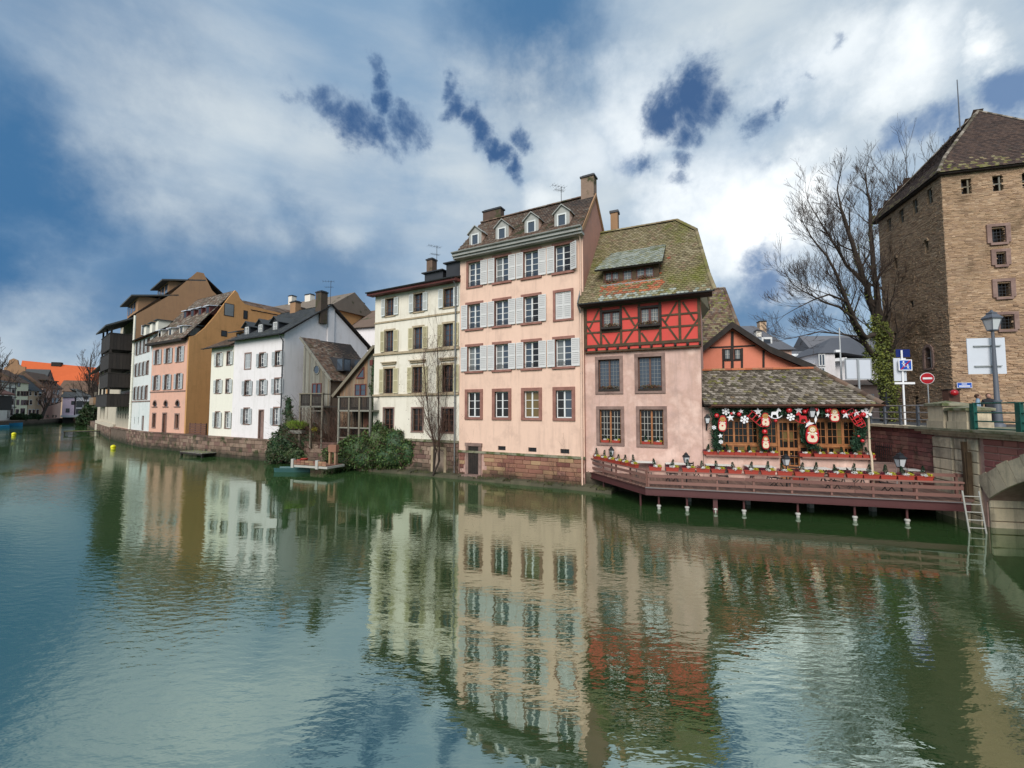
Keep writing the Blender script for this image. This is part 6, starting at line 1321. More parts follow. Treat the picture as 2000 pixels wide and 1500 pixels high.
m = MB(); m.tube([(ax - 1.1, ay, az - 1.6), (ax - 1.1, ay, az + 2.6)], [.05, .03], 6); obj('flag_mast', m, M_['postdark'], root)
t = fthing('street_name_plaque', 'small blue enamel street plaque with white lettering on the tower wall', 'sign', FTw, lx=.1, ly=-.13, z=5.85)
m = MB(); m.box(0, .78, -.02, 0, 0, .34); obj('plate', m, M_['signblue'], t); m = MB(); rect_frame(m, 0, .78, 0, .34, .02, -.03, -.02); m.box(.25, .52, -.03, -.02, .22, .27); m.box(.1, .68, -.03, -.02, .08, .15); obj('lettering', m, M_['paintwhite'], t)

# ================================================================== bridge
FBg = Fr(18.2, 17.0, -102)      # local x toward the viewer along the bridge side, local y into the bridge
BD = 3.7
root = fthing('stone_bridge', 'stone arch bridge at the right edge with pale voussoirs and red brick spandrel', 'bridge', FBg)
sc_ = 4.6; Rr = 7.07; zc = -4.57 + .1
def intr(x): return zc + math.sqrt(max(0, Rr ** 2 - (x - sc_) ** 2))
def extr(x): return zc + math.sqrt(max(0, (Rr + .86) ** 2 - (x - sc_) ** 2))
m = MB(); n = 24; xs = [.05 + 9.1 * i / n for i in range(n + 1)]
for i in range(n):
    a, b_ = xs[i], xs[i + 1]; m.add([(a, .02, intr(a)), (b_, .02, intr(b_)), (b_, 5.5, intr(b_)), (a, 5.5, intr(a))], [(0, 1, 2, 3)])
    m.add([(a, .02, intr(a)), (b_, .02, intr(b_)), (b_, .02, BD - .3), (a, .02, BD - .3)], [(0, 1, 2, 3)])
m.box(.05, 9.2, .03, 5.5, BD - .35, BD - .12); m.box(-2.4, .05, .03, 5.5, -.5, BD - .12); m.box(9.2, 14, .03, 5.5, -.5, BD - .12)
obj('core', m, M_['pinkmortar'], root)
# voussoirs
for i in range(19):
    a0_ = -.66 + i * (1.32 / 19); a1_ = a0_ + 1.32 / 19 - .004; lo = Rr; hi = Rr + .86 - (.06 if i % 2 else 0); m = MB()
    P = [(sc_ + r_ * math.sin(a), zc + r_ * math.cos(a)) for a, r_ in ((a0_, lo), (a1_, lo), (a1_, hi), (a0_, hi))]; m.prism_y(P, -.06, .02, 0.0)
    if P[0][0] > .1 and P[1][0] < 9.2 or True: obj('voussoir', m, M_['ashlar'], root)
def spf(x0, x1, z0, z1): pass
hs = []
def zlim(cx): return 9
n_ = 7; hh_ = (BD - .32 - 1.1) / n_
for k in range(n_ + 1):
    za = BD - .32 - (k + 1) * .27; x = .1 - random.uniform(0, .5)
    while x < 9.3:
        l = random.choice((.5, .62, .8, .95)); a, b_ = max(x, .08), min(x + l, 9.3); x += l
        if b_ - a < .12: continue
        zb_ = max(extr(a), extr(b_)) + .02
        if za + .235 < min(extr(a), extr(b_)): continue
        L_ = round(b_ - a - .03, 2); obj('stone', block_mesh(k % 3, 'redblock', L_, .235, .035), None, root, (a + .015, .02, za + .015))
# pilaster of pale ashlar
m = MB(); m.box(-2.42, -.12, -.02, .05, -.4, BD - .32); pi_ = obj('pilaster', m, M_['mortar'], root)
k = 0; z = -.2
while z < BD - .45:
    h = .46 if z > 1.0 else .56; h = min(h, BD - .33 - z); ofs = 0
    for (a, b_, d_) in ((-2.42, -1.32, .12), (-1.22, -.66, .09), (-.62, -.12, .05)):
        m = MB(); m.v = []; me = block_mesh(k % 3, 'ashlar', round(b_ - a, 2), round(h - .02, 2), d_ + .03); obj('stone', me, None, pi_, (a, .02, z)); k += 1
    z += h
# corbelled cornice and parapet blocks
m = MB(); m.box(-3.4, 14, -.42, 5.6, BD - .1, BD); m.k = 1; m.box(-3.2, 14, -.30, .05, BD - .2, BD - .1); m.box(-3.0, 14, -.16, .05, BD - .32, BD - .2); obj('cornice', m, [M_['mossstone'], M_['ashlar']], root)
for i, (a, b_, h, y0_) in enumerate(((-2.43, -1.45, 1.08, -.28), (-1.36, -.32, .88, -.22))):
    t = fthing('parapet_pillar', ['taller mossy-capped stone parapet pillar at the end of the bridge', 'lower stone parapet pillar right beside the green railing'][i], 'pillar', FBg, lx=(a + b_) / 2, ly=y0_ + .45, z=BD, group='stone parapet pillars')
    w2_ = (b_ - a) / 2; m = MB(); m.box(-w2_, w2_, -.45, .45, 0, .3); m.box(-w2_ + .04, w2_ - .04, -.41, .41, .3, h - .14); obj('shaft', m, M_['ashlar'], t)
    m = MB(); m.hexa([(-w2_ - .06, -.5, h - .14), (w2_ + .06, -.5, h - .14), (w2_ + .06, .5, h - .14), (-w2_ - .06, .5, h - .14), (-w2_ - .06, -.5, h - .04), (w2_ + .06, -.5, h - .04), (w2_ + .06, .5, h - .04), (-w2_ - .06, .5, h - .04)]); m.add([(-w2_ - .06, -.5, h - .04), (w2_ + .06, -.5, h - .04), (w2_ + .06, .5, h - .04), (-w2_ - .06, .5, h - .04), (0, 0, h + .08)], [(0, 1, 4), (1, 2, 4), (2, 3, 4), (3, 0, 4)]); obj('cap', m, M_['mossstone'], t)
# pier face under the arch: big grey stones
for r_ in range(3):
    z = -.25 + r_ * .5
    for c in range(3): obj('pier_stone', block_mesh(r_ % 3, 'ashlar', 1.3, .48, .06), None, root, (.1, .05 + c * 1.32, z), (0, 0, R(90)))
# timber fender on the pilaster
t = fthing('timber_fender', 'weathered upright timber bolted to the pilaster beside the arch', 'fender', FBg, lx=-.45, ly=-.12, z=.9)
m = MB(); m.box(-.12, .12, -.16, 0, 0, 1.9); m.bar((.03, -.12, .2), (-.02, -.14, 2.3), .12, .14, up=(0, 1, 0)); obj('post', m, M_['timber'], t)
# retaining wall behind the restaurant
root = fthing('street_retaining_wall', 'dark red brick retaining wall under the grey rail between restaurant and bridge', 'wall', FBg)
m = MB(); m.box(-8.2, -2.42, .06, .6, .3, BD - .12); obj('core', m, M_['darkmortar'], root)
stones(root, -8.2, -2.44, .9, BD - .14, .2, (.4, .5, .62), 'darkblock', .04, y=.06, limit=200)
m = MB(); m.box(-8.3, -3.2, -.12, .7, BD - .12, BD - .0); obj('coping', m, M_['ashlar'], root)
# rails
def railing(name, label, fr, x0, x1, y, z0, n, m, h=1.02, rails=(1.0, .68, .36), pw=.16, rw=.04, base=True):
    t = fthing(name, label, 'railing', fr)
    for i in range(n):
        x = x0 + (x1 - x0) * i / (n - 1); q = MB(); q.box(x - pw / 2, x + pw / 2, y - pw * .3, y + pw * .3, z0, z0 + h); obj('post', q, M_[m[0]], t)
    for r_ in rails: q = MB(); q.tube([(x0, y, z0 + r_), (x1, y, z0 + r_)], rw * .7, 6); obj('rail', q, M_[m[1]], t)
    return t
railing('green_bridge_railing', 'dark green metal railing on the bridge right of the parapet pillars', FBg, -.14, 5.7, -.1, BD, 4, ('green', 'green'), 1.03, (1.02, .66, .33, .06), .2)
railing('grey_quay_railing', 'grey two-rail handrail on top of the red retaining wall', FBg, -7.6, -2.6, .25, BD, 5, ('postdark', 'greyrail'), .98, (.97, .64, .30), .13)
# white crowd barriers behind the green railing
for i in range(3):
    t = fthing('crowd_barrier', ['white metal crowd barrier behind the green railing, nearest the pillars', 'white metal crowd barrier behind the green railing, next to the lamp post', 'white metal crowd barrier behind the green railing, at the picture edge'][i], 'barrier', FBg, lx=.1 + i * 2.1, ly=4.2, z=SZ + .05, group='crowd barriers on the bridge')
    q = MB(); q.tube([(0, 0, .05), (0, 0, 1.05), (1.9, 0, 1.05), (1.9, 0, .05)], .02, 5); obj('frame', q, M_['lightmetal'], t); q = MB()
    for k in range(12): q.tube([(.15 + k * .145, 0, .2), (.15 + k * .145, 0, 1.04)], .009, 4)
    q.tube([(0, 0, .2), (1.9, 0, .2)], .012, 4); obj('bars', q, M_['lightmetal'], t, kind='stuff')
    q = MB(); q.box(.1, .2, -.3, .3, 0, .05); q.box(1.7, 1.8, -.3, .3, 0, .05); obj('foot', q, M_['lightmetal'], t)

# ================================================================== lamps
def lantern(mb_body, mb_glass, s=1.0, z=0.0):
    """four-sided tapered lantern, foot at z"""
    a0 = math.pi / 4
    mb_glass.lathe([(.115 * s, z + .06 * s), (.20 * s, z + .40 * s)], 4, a0=a0, smooth=False)
    mb_body.lathe([(.05 * s, z), (.13 * s, z + .03 * s), (.13 * s, z + .06 * s)], 4, a0=a0, smooth=False)
    mb_body.lathe([(.24 * s, z + .40 * s), (.25 * s, z + .44 * s), (.12 * s, z + .56 * s), (.13 * s, z + .60 * s), (.05 * s, z + .64 * s), (.02 * s, z + .70 * s)], 4, a0=a0, smooth=False)
    for k in range(4):
        a = a0 + k * math.pi / 2; mb_body.bar((.125 * s * math.cos(a), .125 * s * math.sin(a), z + .05 * s), (.21 * s * math.cos(a), .21 * s * math.sin(a), z + .41 * s), .018 * s, .018 * s)
def lamp_thing(name, label, P, pole=None, s=1.0, bracket=None, rz=0.0, group=None, polem='iron'):
    t = thing(name, label, 'lamp', P, rz, group); b_ = MB(); g = MB(); z = pole or 0; lantern(b_, g, s, z); obj('lamp_housing', b_, M_[polem], t); obj('lamp_glass', g, M_['lampglass'], t)
    if pole: q = MB(); q.tube([(0, 0, 0), (0, 0, z)], [.03 * s + .01, .025], 8); obj('pole', q, M_[polem], t)
    if bracket: q = MB(); q.tube([Vector(bracket), (Vector(bracket) * .5 + Vector((0, 0, -.22))), (0, 0, 0)], .02, 6); q.box(bracket[0] - .03, bracket[0] + .03, bracket[1] - .02, bracket[1] + .05, bracket[2] - .2, bracket[2] + .12); obj('bracket', q, M_['iron'], t)
    return t
lp = FBg.w(.22, .55, BD); r_ = ray(1945, 660); Pl = ground(1945, 799.01, EYE - .0001) if False else None
d_ = 20.0; lx_ = (1951 - 1000) / FOC * d_
t = thing('bridge_lamp_post', 'tall dark blue street lamp with four-sided lantern in front of the tower', 'street lamp', (lx_ - .1, d_, SZ), 0)
zt = EYE + (799 - 655) * d_ / FOC * 1.0 + .2 - SZ
q = MB(); q.tube([(0, 0, 0), (0, 0, .5), (0, 0, 1.3), (0, 0, 1.4), (0, 0, zt)], [.17, .15, .13, .10, .055], 10); q.lathe([(.17, 1.28), (.17, 1.36)], 10); q.lathe([(.24, 0), (.24, .25), (.17, .3)], 10); obj('pole', q, M_['postdark'], t)
b_ = MB(); g = MB(); lantern(b_, g, 1.45, zt); obj('lamp_housing', b_, M_['postdark'], t); obj('lamp_glass', g, M_['lampglass'], t)
t2 = thing('blank_sign_panel', 'large blank white sign panel seen from behind, strapped to the bridge lamp post', 'sign', (lx_ - .1, d_ + .12, SZ), R(-12))
za, zb = EYE + (799 - 733) * d_ / FOC - SZ + .08, EYE + (799 - 663) * d_ / FOC - SZ + .12
q = MB(); q.box(-.88, .6, .06, .09, za, zb); obj('panel', q, M_['signback'], t2)
for f_ in (.22, .78): q = MB(); zz = za + (zb - za) * f_; q.box(-.65, .4, -.02, .06, zz - .025, zz + .025); obj('strap', q, M_['lightmetal'], t2)

# ================================================================== signs by the tower
def atd(px, py, d):   # point at a given distance ahead (metres along +Y)
    r_ = ray(px, py); k = d / r_.y; return Vector((r_.x * k, d, EYE + r_.z * k))
D0 = 22.3; p = atd(1768, 829, D0); t = thing('pedestrian_zone_sign_post', 'white pole with blue crossed-out zone sign, white arrow board and navy plate on top', 'sign', (p.x, p.y, 3.55), 0)
def loc(px, py): v = atd(px, py, D0); return (v.x - p.x, v.z - 3.55)
top = loc(1764, 684); q = MB(); q.tube([(0, 0, 0), (0, 0, top[1])], .045, 8); obj('pole', q, M_['paintwhite'], t)
def plate(x0, y0_, x1, y1_, m, nm, yy=-.08, th=.03, rot=0):
    a = loc(x0, y1_); b_ = loc(x1, y0_); q = MB(); q.box(a[0], b_[0], yy, yy + th, a[1], b_[1]); return obj(nm, q, M_[m], t), a, b_
plate(1752.5, 682, 1779, 697, 'signnavy', 'navy_plate', .06); plate(1749, 699, 1771, 744, 'signback', 'rear_plate', .06); plate(1746, 746.5, 1785, 750.5, 'paintwhite', 'direction_board', -.06)
zp, a, b_ = plate(1752.5, 702.5, 1777.5, 724, 'paintwhite', 'zone_sign', -.1)
q = MB(); q.box(a[0] + .05, b_[0] - .05, -.106, -.1, a[1] + .05, b_[1] - .05); obj('blue_field', q, M_['signblue'], zp)
q = MB(); cx_, cz_ = (a[0] + b_[0]) / 2, (a[1] + b_[1]) / 2
for (dx, dz, s) in ((-.1, .06, 1.0), (.11, -.08, .8)):
    q.add([(cx_ + dx + .045 * s * math.cos(2 * math.pi * i / 8), -.11, cz_ + dz + .1 * s + .045 * s * math.sin(2 * math.pi * i / 8)) for i in range(8)], [tuple(range(8))])
    q.box(cx_ + dx - .04 * s, cx_ + dx + .04 * s, -.112, -.107, cz_ + dz - .06 * s, cz_ + dz + .05 * s); q.box(cx_ + dx - .09 * s, cx_ + dx + .09 * s, -.112, -.107, cz_ + dz + .0 * s, cz_ + dz + .035 * s); q.bar((cx_ + dx, -.11, cz_ + dz - .05 * s), (cx_ + dx - .06 * s, -.11, cz_ + dz - .15 * s), .004, .03, up=(0, 1, 0)); q.bar((cx_ + dx, -.11, cz_ + dz - .05 * s), (cx_ + dx + .06 * s, -.11, cz_ + dz - .15 * s), .03, .03, up=(0, 1, 0))
obj('figures', q, M_['paintwhite'], zp); q = MB(); q.hexa([(a[0] + .06, -.118, a[1] + .05), (a[0] + .14, -.118, a[1] + .05), (a[0] + .14, -.114, a[1] + .05), (a[0] + .06, -.114, a[1] + .05), (b_[0] - .14, -.118, b_[1] - .05), (b_[0] - .06, -.118, b_[1] - .05), (b_[0] - .06, -.114, b_[1] - .05), (b_[0] - .14, -.114, b_[1] - .05)]); obj('red_diagonal', q, M_['signred'], zp)
D1 = 23.5; p1 = atd(1811, 739, D1); t = thing('no_entry_sign', 'round red no-entry sign on a thin grey pole in front of the tower', 'sign', (p1.x, p1.y, 3.55), R(-20))
def disc(q, r_, y, z, n=24): q.prism_y([(r_ * math.cos(2 * math.pi * i / n), z + r_ * math.sin(2 * math.pi * i / n)) for i in range(n)], y, y + .02)
zc_ = p1.z - 3.55; q = MB(); disc(q, .31, 0, zc_); obj('rim', q, M_['paintwhite'], t); q = MB(); disc(q, .285, -.012, zc_); obj('disc', q, M_['signred'], t); q = MB(); q.box(-.2, .2, -.03, -.012, zc_ - .05, zc_ + .05); obj('bar', q, M_['paintwhite'], t); q = MB(); q.tube([(.03, .05, 0), (.03, .05, zc_ + .1)], .03, 6); obj('pole', q, M_['lightmetal'], t)
D2 = 27; p2 = atd(1683, 799, D2); t = thing('large_sign_board', 'large pale grey sign board seen from behind on a tall pole above the restaurant roof', 'sign', (p2.x, p2.y, 3.55), 0)
a = atd(1652, 741, D2); b_ = atd(1701, 700, D2); q = MB(); q.box(a.x - p2.x, b_.x - p2.x, .0, .05, a.z - 3.55, b_.z - 3.55); obj('board', q, M_['signback'], t); q = MB(); rect_frame(q, a.x - p2.x, b_.x - p2.x, a.z - 3.55, b_.z - 3.55, .05, -.03, .0); obj('edge_frame', q, M_['lightmetal'], t); q = MB(); q.box(-.2, -.1, -.1, -.03, 0, b_.z - 3.6); obj('pole', q, M_['lightmetal'], t)
p3 = atd(1646, 799, 28); t = thing('camera_mast', 'thin pale mast with a small camera left of the large sign board', 'mast', (p3.x, p3.y, 3.55), 0); tp = atd(1644, 640, 28).z - 3.55; q = MB(); q.tube([(0, 0, 0), (0, 0, tp)], [.07, .04], 6); obj('pole', q, M_['lightmetal'], t); cz_ = atd(1644, 688, 28).z - 3.55; q = MB(); q.box(-.35, -.05, -.08, .08, cz_, cz_ + .15); q.bar((-.1, 0, cz_), (0, 0, cz_ - .1), .03, .03); obj('camera', q, M_['paintwhite'], t)
p4 = atd(1732, 800, 24.5); t = thing('dark_signal_post', 'thin dark signal post with short cross bars at the foot of the big bare tree', 'post', (p4.x, p4.y, 3.55), 0); q = MB(); q.tube([(0, 0, 0), (0, 0, 1.9)], .04, 6); obj('pole', q, M_['iron'], t); q = MB(); q.box(-.2, .2, -.03, .03, 1.35, 1.42); q.box(-.2, .2, -.03, .03, 1.55, 1.62); q.box(-.1, .1, -.06, .06, .9, 1.3); obj('cross_bars', q, M_['iron'], t)
p5 = atd(1859, 799, 22); t = thing('dark_cabinet', 'dark brown street cabinet behind the parapet pillars', 'cabinet', (p5.x, p5.y, 3.55), R(-10)); q = MB(); q.box(-.24, .24, -.2, .2, 0, 1.9); obj('body', q, M_['bframe'], t); q = MB(); q.box(-.28, .28, -.24, .24, 1.9, 1.95); obj('lid', q, M_['dtimber'], t)
p6 = atd(1864, 767, 21.6); t = tag(obj('red_ball', MB().ball((0, 0, 0), .16, 14, 8), M_['paintred'], None, p6), 'glossy red ball standing out in front of the dark cabinet behind the pillars', 'ball')

# ================================================================== people behind the railing
def person(label, P, rz, coat, hgt, hairm):
    me = bpy.data.meshes.new('body'); s = hgt / 1.72
    J = {'pel': (0, 0, .95), 'wai': (0, 0, 1.1), 'che': (0, -.01, 1.32), 'nek': (0, 0, 1.47), 'hb': (0, -.01, 1.55), 'ht': (0, -.02, 1.64), 'shl': (-.19, 0, 1.40), 'shr': (.19, 0, 1.40), 'ell': (-.25, .02, 1.12), 'elr': (.25, .04, 1.12), 'wrl': (-.24, -.10, .90), 'wrr': (.22, -.14, .94), 'hal': (-.23, -.14, .82), 'har': (.20, -.20, .88),
         'hil': (-.1, 0, .9), 'hir': (.1, 0, .9), 'knl': (-.11, -.08, .5), 'knr': (.11, .04, .5), 'anl': (-.12, -.02, .09), 'anr': (.12, .18, .10), 'tol': (-.13, -.18, .04), 'tor': (.13, .04, .04)}
    E_ = [('pel', 'wai'), ('wai', 'che'), ('che', 'nek'), ('nek', 'hb'), ('hb', 'ht'), ('che', 'shl'), ('che', 'shr'), ('shl', 'ell'), ('shr', 'elr'), ('ell', 'wrl'), ('elr', 'wrr'), ('wrl', 'hal'), ('wrr', 'har'), ('pel', 'hil'), ('pel', 'hir'), ('hil', 'knl'), ('hir', 'knr'), ('knl', 'anl'), ('knr', 'anr'), ('anl', 'tol'), ('anr', 'tor')]
    RD = dict(pel=.15, wai=.135, che=.165, nek=.065, hb=.085, ht=.09, shl=.075, shr=.075, ell=.055, elr=.055, wrl=.04, wrr=.04, hal=.035, har=.035, hil=.10, hir=.10, knl=.07, knr=.07, anl=.05, anr=.05, tol=.035, tor=.035)
    ks = list(J); me.from_pydata([tuple(c * s for c in J[k_]) for k_ in ks], [(ks.index(a), ks.index(b_)) for a, b_ in E_], [])
    me.materials.append(M_['coatblue' if coat == 'b' else 'coatdark'])
    t = thing('person', label, 'person', P, rz); o_ = bpy.data.objects.new('body', me); link(o_, t)
    md = o_.modifiers.new('skin', 'SKIN'); md.use_smooth_shade = True
    for i, k_ in enumerate(ks):
        sv = me.skin_vertices[0].data[i]; sv.radius = (RD[k_] * s * (1.1 if k_ in ('pel', 'wai', 'che') else 1), RD[k_] * s * (.8 if k_ in ('pel', 'wai', 'che') else 1)); sv.use_root = (k_ == 'pel')
    sb = o_.modifiers.new('sub', 'SUBSURF'); sb.levels = 1; sb.render_levels = 2
    q = MB(); q.ball((0, -.02 * s, 1.60 * s), .105 * s, 14, 10, (.86, 1, 1.2)); q.ball((0, -.125 * s, 1.58 * s), .02 * s, 6, 4); q.ball((-.09 * s, 0, 1.59 * s), .025 * s, 6, 4, (.5, 1, 1.2)); q.ball((.09 * s, 0, 1.59 * s), .025 * s, 6, 4, (.5, 1, 1.2)); hd = obj('head', q, M_['skin'], t)
    q = MB(); q.ball((0, .02 * s, 1.645 * s), .112 * s, 14, 8, (.92, 1.0, .98)); obj('hair', q, M_[hairm], hd)
    q = MB()
    for sd_ in (-1, 1): q.tube([(sd_ * .1 * s, 0, .93 * s), (sd_ * .11 * s, (-.08 if sd_ < 0 else .04) * s, .5 * s), (sd_ * .12 * s, (-.02 if sd_ < 0 else .18) * s, .1 * s)], [.125 * s, .09 * s, .075 * s], 10)
    obj('trousers', q, M_['trousers'], t)
    for sd_, (hx, hy, hz) in ((-1, J['hal']), (1, J['har'])):
        q = MB(); q.ball((hx * s, hy * s, hz * s), .045 * s, 8, 6, (.6, .8, 1.1))
        for f_ in range(4): q.tube([(hx * s, (hy + (f_ - 1.5) * .018) * s, (hz - .03) * s), (hx * s, (hy - .01 + (f_ - 1.5) * .02) * s, (hz - .1) * s)], .009 * s, 5)
        q.tube([(hx * s, (hy - .03) * s, hz * s), ((hx - sd_ * .02) * s, (hy - .06) * s, (hz - .045) * s)], .010 * s, 5); obj('hand', q, M_['skin'], t)
    return t
pa = atd(1911, 799, 21.5); person('person in a light blue jacket walking behind the green bridge railing', (pa.x, pa.y, SZ), R(40), 'b', 1.66, 'hair')
pb = atd(1932, 799, 22.2); person('person in a dark coat walking right beside the bridge lamp post', (pb.x, pb.y, SZ), R(-35), 'd', 1.72, 'hair')

# ================================================================== terrace
TZ0 = .98; root = thing('restaurant_terrace', 'brown plank terrace on maroon steel beams and posts over the water', 'terrace', (0, 0, 0))
PA, PB_, PC = Vector((4.35, 25.4)), Vector((6.1, 20.0)), Vector((17.4, 16.75))
FT = Fr(PB_.x, PB_.y, -16.0); FT2 = Fr(PA.x, PA.y, math.degrees(math.atan2(PB_.y - PA.y, PB_.x - PA.x)))
poly = [FT.loc(q_) for q_ in (PA, PB_, PC, (18.4, 17.6), (19.6, 22.9), (17.1, 20.9), FF.w(5.88), FF.w(-.2))]
def span(x):
    ys = []
    for i in range(len(poly)):
        (xa, ya), (xb, yb) = poly[i], poly[(i + 1) % len(poly)]
        if (xa - x) * (xb - x) < 0: ys.append(ya + (yb - ya) * (x - xa) / (xb - xa))
    return (min(ys), max(ys)) if len(ys) > 1 else None
xa = min(p_[0] for p_ in poly); xb = max(p_[0] for p_ in poly); x = xa + .06
T_ = Matrix.Translation((PB_.x, PB_.y, 0)) @ Matrix.Rotation(R(FT.ang), 4, 'Z')
fl = bpy.data.objects.new('floor', None)
dk_ = bpy.data.objects.new('deck_frame', MB().box(0, 11.6, .3, .4, TZ0 - .2, TZ0 - .05).mesh('deck_frame', M_['beam'])); link(dk_, root, (PB_.x, PB_.y, 0), (0, 0, R(FT.ang)))
while x < xb:
    s_ = span(x + .07)
    if s_ and s_[1] - s_[0] > .1:
        q = MB(); j = random.uniform(-.004, .004); q.box(x + .004, x + .141, s_[0], s_[1], TZ0 - .035 + j, TZ0 + j); obj('plank', q, M_['deck'], dk_)
    x += .146
def tbeam(fr, x0, x1, y, name='edge_beam'):
    q = MB(); q.box(x0, x1, y, y + .012, TZ0 - .34, TZ0 - .045); q.box(x0, x1, y - .06, y + .07, TZ0 - .36, TZ0 - .34); q.box(x0, x1, y - .06, y + .07, TZ0 - .06, TZ0 - .045)
    o_ = obj(name, q, M_['beam'], root, (fr.o.x, fr.o.y, 0), (0, 0, R(fr.ang))); return o_
tbeam(FT, -.05, 11.75, -.02); tbeam(FT2, 0, 5.66, -.02); tbeam(FT, 1.0, 12.2, 2.2, 'inner_beam')
q = MB(); q.box(-.05, 11.75, -.05, .02, TZ0 - .045, TZ0 - .036 + .02); obj('edge_strip', q, M_['zinc'], root, (FT.o.x, FT.o.y, 0), (0, 0, R(FT.ang)))
for px_, wide in ((1287, 0), (1342, 0), (1397, 1), (1453, 0), (1558, 0), (1669, 0), (1771, 0)):
    lx = FT.px(px_, 985, .12)[0]; P_ = FT.w(lx, .14)
    q = MB(); w_ = .085 if wide else .045; q.tube([(0, 0, .12), (0, 0, TZ0 - .36)], w_, 8) if not wide else q.box(-.09, .09, -.06, .06, .0, TZ0 - .36); q.box(-.2, .2, -.1, .1, TZ0 - .4, TZ0 - .36); po = obj('post', q, M_['beam'], root, (P_.x, P_.y, 0), (0, 0, R(-16)))
    q = MB(); q.tube([(0, 0, -.4), (0, 0, .14)], .07, 8); q.lathe([(.09, .1), (.1, .16), (.06, .19)], 10); obj('footing', q, M_['concrete'], po)
for (lx, ly) in ((2.0, 2.3), (4.6, 2.3), (7.2, 2.3), (9.6, 2.3), (3.2, 3.8), (6.0, 3.8), (9, 4.0)):
    P_ = FT.w(lx, ly); q = MB(); q.tube([(0, 0, -.3), (0, 0, TZ0 - .06)], .07, 8); po = obj('post', q, M_['beam'], root, (P_.x, P_.y, 0)); q = MB(); q.box(-.1, .1, -.1, .1, -.3, .2); obj('footing', q, M_['concrete'], po)
for lx in (1.6, 5.0): P_ = FT2.w(lx, .14); q = MB(); q.tube([(0, 0, -.3), (0, 0, TZ0 - .36)], .05, 8); obj('post', q, M_['beam'], root, (P_.x, P_.y, 0))
q = MB(); q.box(-.3, 9.9, 6.3, 6.5, -.4, TZ0 - .05) if False else q.prism_z([tuple(FF.w(-.4, -.02))[:2], tuple(FF.w(6, -.02))[:2], tuple(FG.w(8.5, .0))[:2], tuple(FG.w(8.5, .6))[:2], tuple(FF.w(6, .6))[:2], tuple(FF.w(-.4, .6))[:2]], -.4, TZ0 - .05); obj('foundation_wall', q, M_['darkmortar'], root)
# railing of boards
rt = thing('terrace_railing', 'brown board railing along the water side of the terrace', 'railing', (FT.o.x, FT.o.y, 0), R(FT.ang))
def rail_seg(fr, x0, x1, y, n, base):
    q0 = rt
    def put(nm, q, m='railwood'):
        o_ = obj(nm, q, M_[m], q0)
        if fr is not FT:
            rel = T_.inverted() @ Matrix.Translation((fr.o.x, fr.o.y, 0)) @ Matrix.Rotation(R(fr.ang), 4, 'Z'); o_.matrix_local = rel
        return o_
    for (za, zb) in ((1.12, 1.25), (1.41, 1.54), (1.66, 1.72)):
        xx = x0
        while xx < x1 - .1:
            e = min(xx + 4.0, x1); q = MB(); (q.box(xx + .01, e - .01, y - .03, y + .0, za, zb) if zb < 1.6 else q.box(xx + .01, e - .01, y - .09, y + .12, za, zb)); put('board', q); xx = e
    for i in range(n): x = x0 + .05 + (x1 - x0 - .1) * i / (n - 1); q = MB(); q.box(x - .035, x + .035, y, y + .07, TZ0, 1.7); put('post', q)
rail_seg(FT, .05, 11.6, .06, 9, 0); rail_seg(FT2, .3, 5.6, .06, 5, 0)
FTe = Fr(PC.x, PC.y, 50); 
q = MB(); q.box(10.6, 12.6, 1.2, 1.26, 1.75, 1.88); q.box(10.6, 10.7, 1.2, 1.3, TZ0, 1.9); q.box(12.0, 12.08, 1.2, 1.3, TZ0, 1.9); obj('end_rail', q, M_['railwood'], rt)

# planters
def planter_protos():
    rp = random.Random(11); P = {}
    q = MB(); a, b_, h = .27, .10, .17
    q.hexa([(-a * .92, -b_ * .8, 0), (a * .92, -b_ * .8, 0), (a * .92, b_ * .8, 0), (-a * .92, b_ * .8, 0), (-a, -b_, h - .03), (a, -b_, h - .03), (a, b_, h - .03), (-a, b_, h - .03)]); rect = MB(); q.box(-a - .015, a + .015, -b_ - .015, b_ + .015, h - .03, h)
    P['box'] = q.mesh('box', M_['plastic'])
    for v in range(3):
        q = MB(); hh2 = rp.uniform(.34, .46)
        for k in range(340):
            z = rp.random() ** 1.1 * hh2; r_ = .085 * (1 - z / hh2) ** .7 + .008; an = rp.uniform(0, 6.28); c = Vector((r_ * math.cos(an), r_ * math.sin(an), z)); o_ = Vector((math.cos(an) * .03, math.sin(an) * .03, .035)); s_ = Vector((-math.sin(an), math.cos(an), 0)) * .012; q.add([c - s_, c + s_, c + o_], [(0, 1, 2)])
        P['conifer', v] = q.mesh('conifer', M_['fir'])
        q = MB(); leaf_cloud(q, (0, 0, .04), (.13, .10, .085), 200, .024, rp, inner=0); P['yellow', v] = q.mesh('yellow_flowers', M_['yellowfl'])
        q = MB(); leaf_cloud(q, (0, 0, .05), (.12, .09, .09), 170, .02, rp, inner=0); P['heather', v] = q.mesh('heather', M_['heather'])
        q = MB(); leaf_cloud(q, (0, 0, .03), (.13, .09, .06), 120, .03, rp, inner=0); P['white', v] = q.mesh('white_flowers', M_['whitefl'])
    return P
PP = planter_protos(); pr2 = random.Random(5)
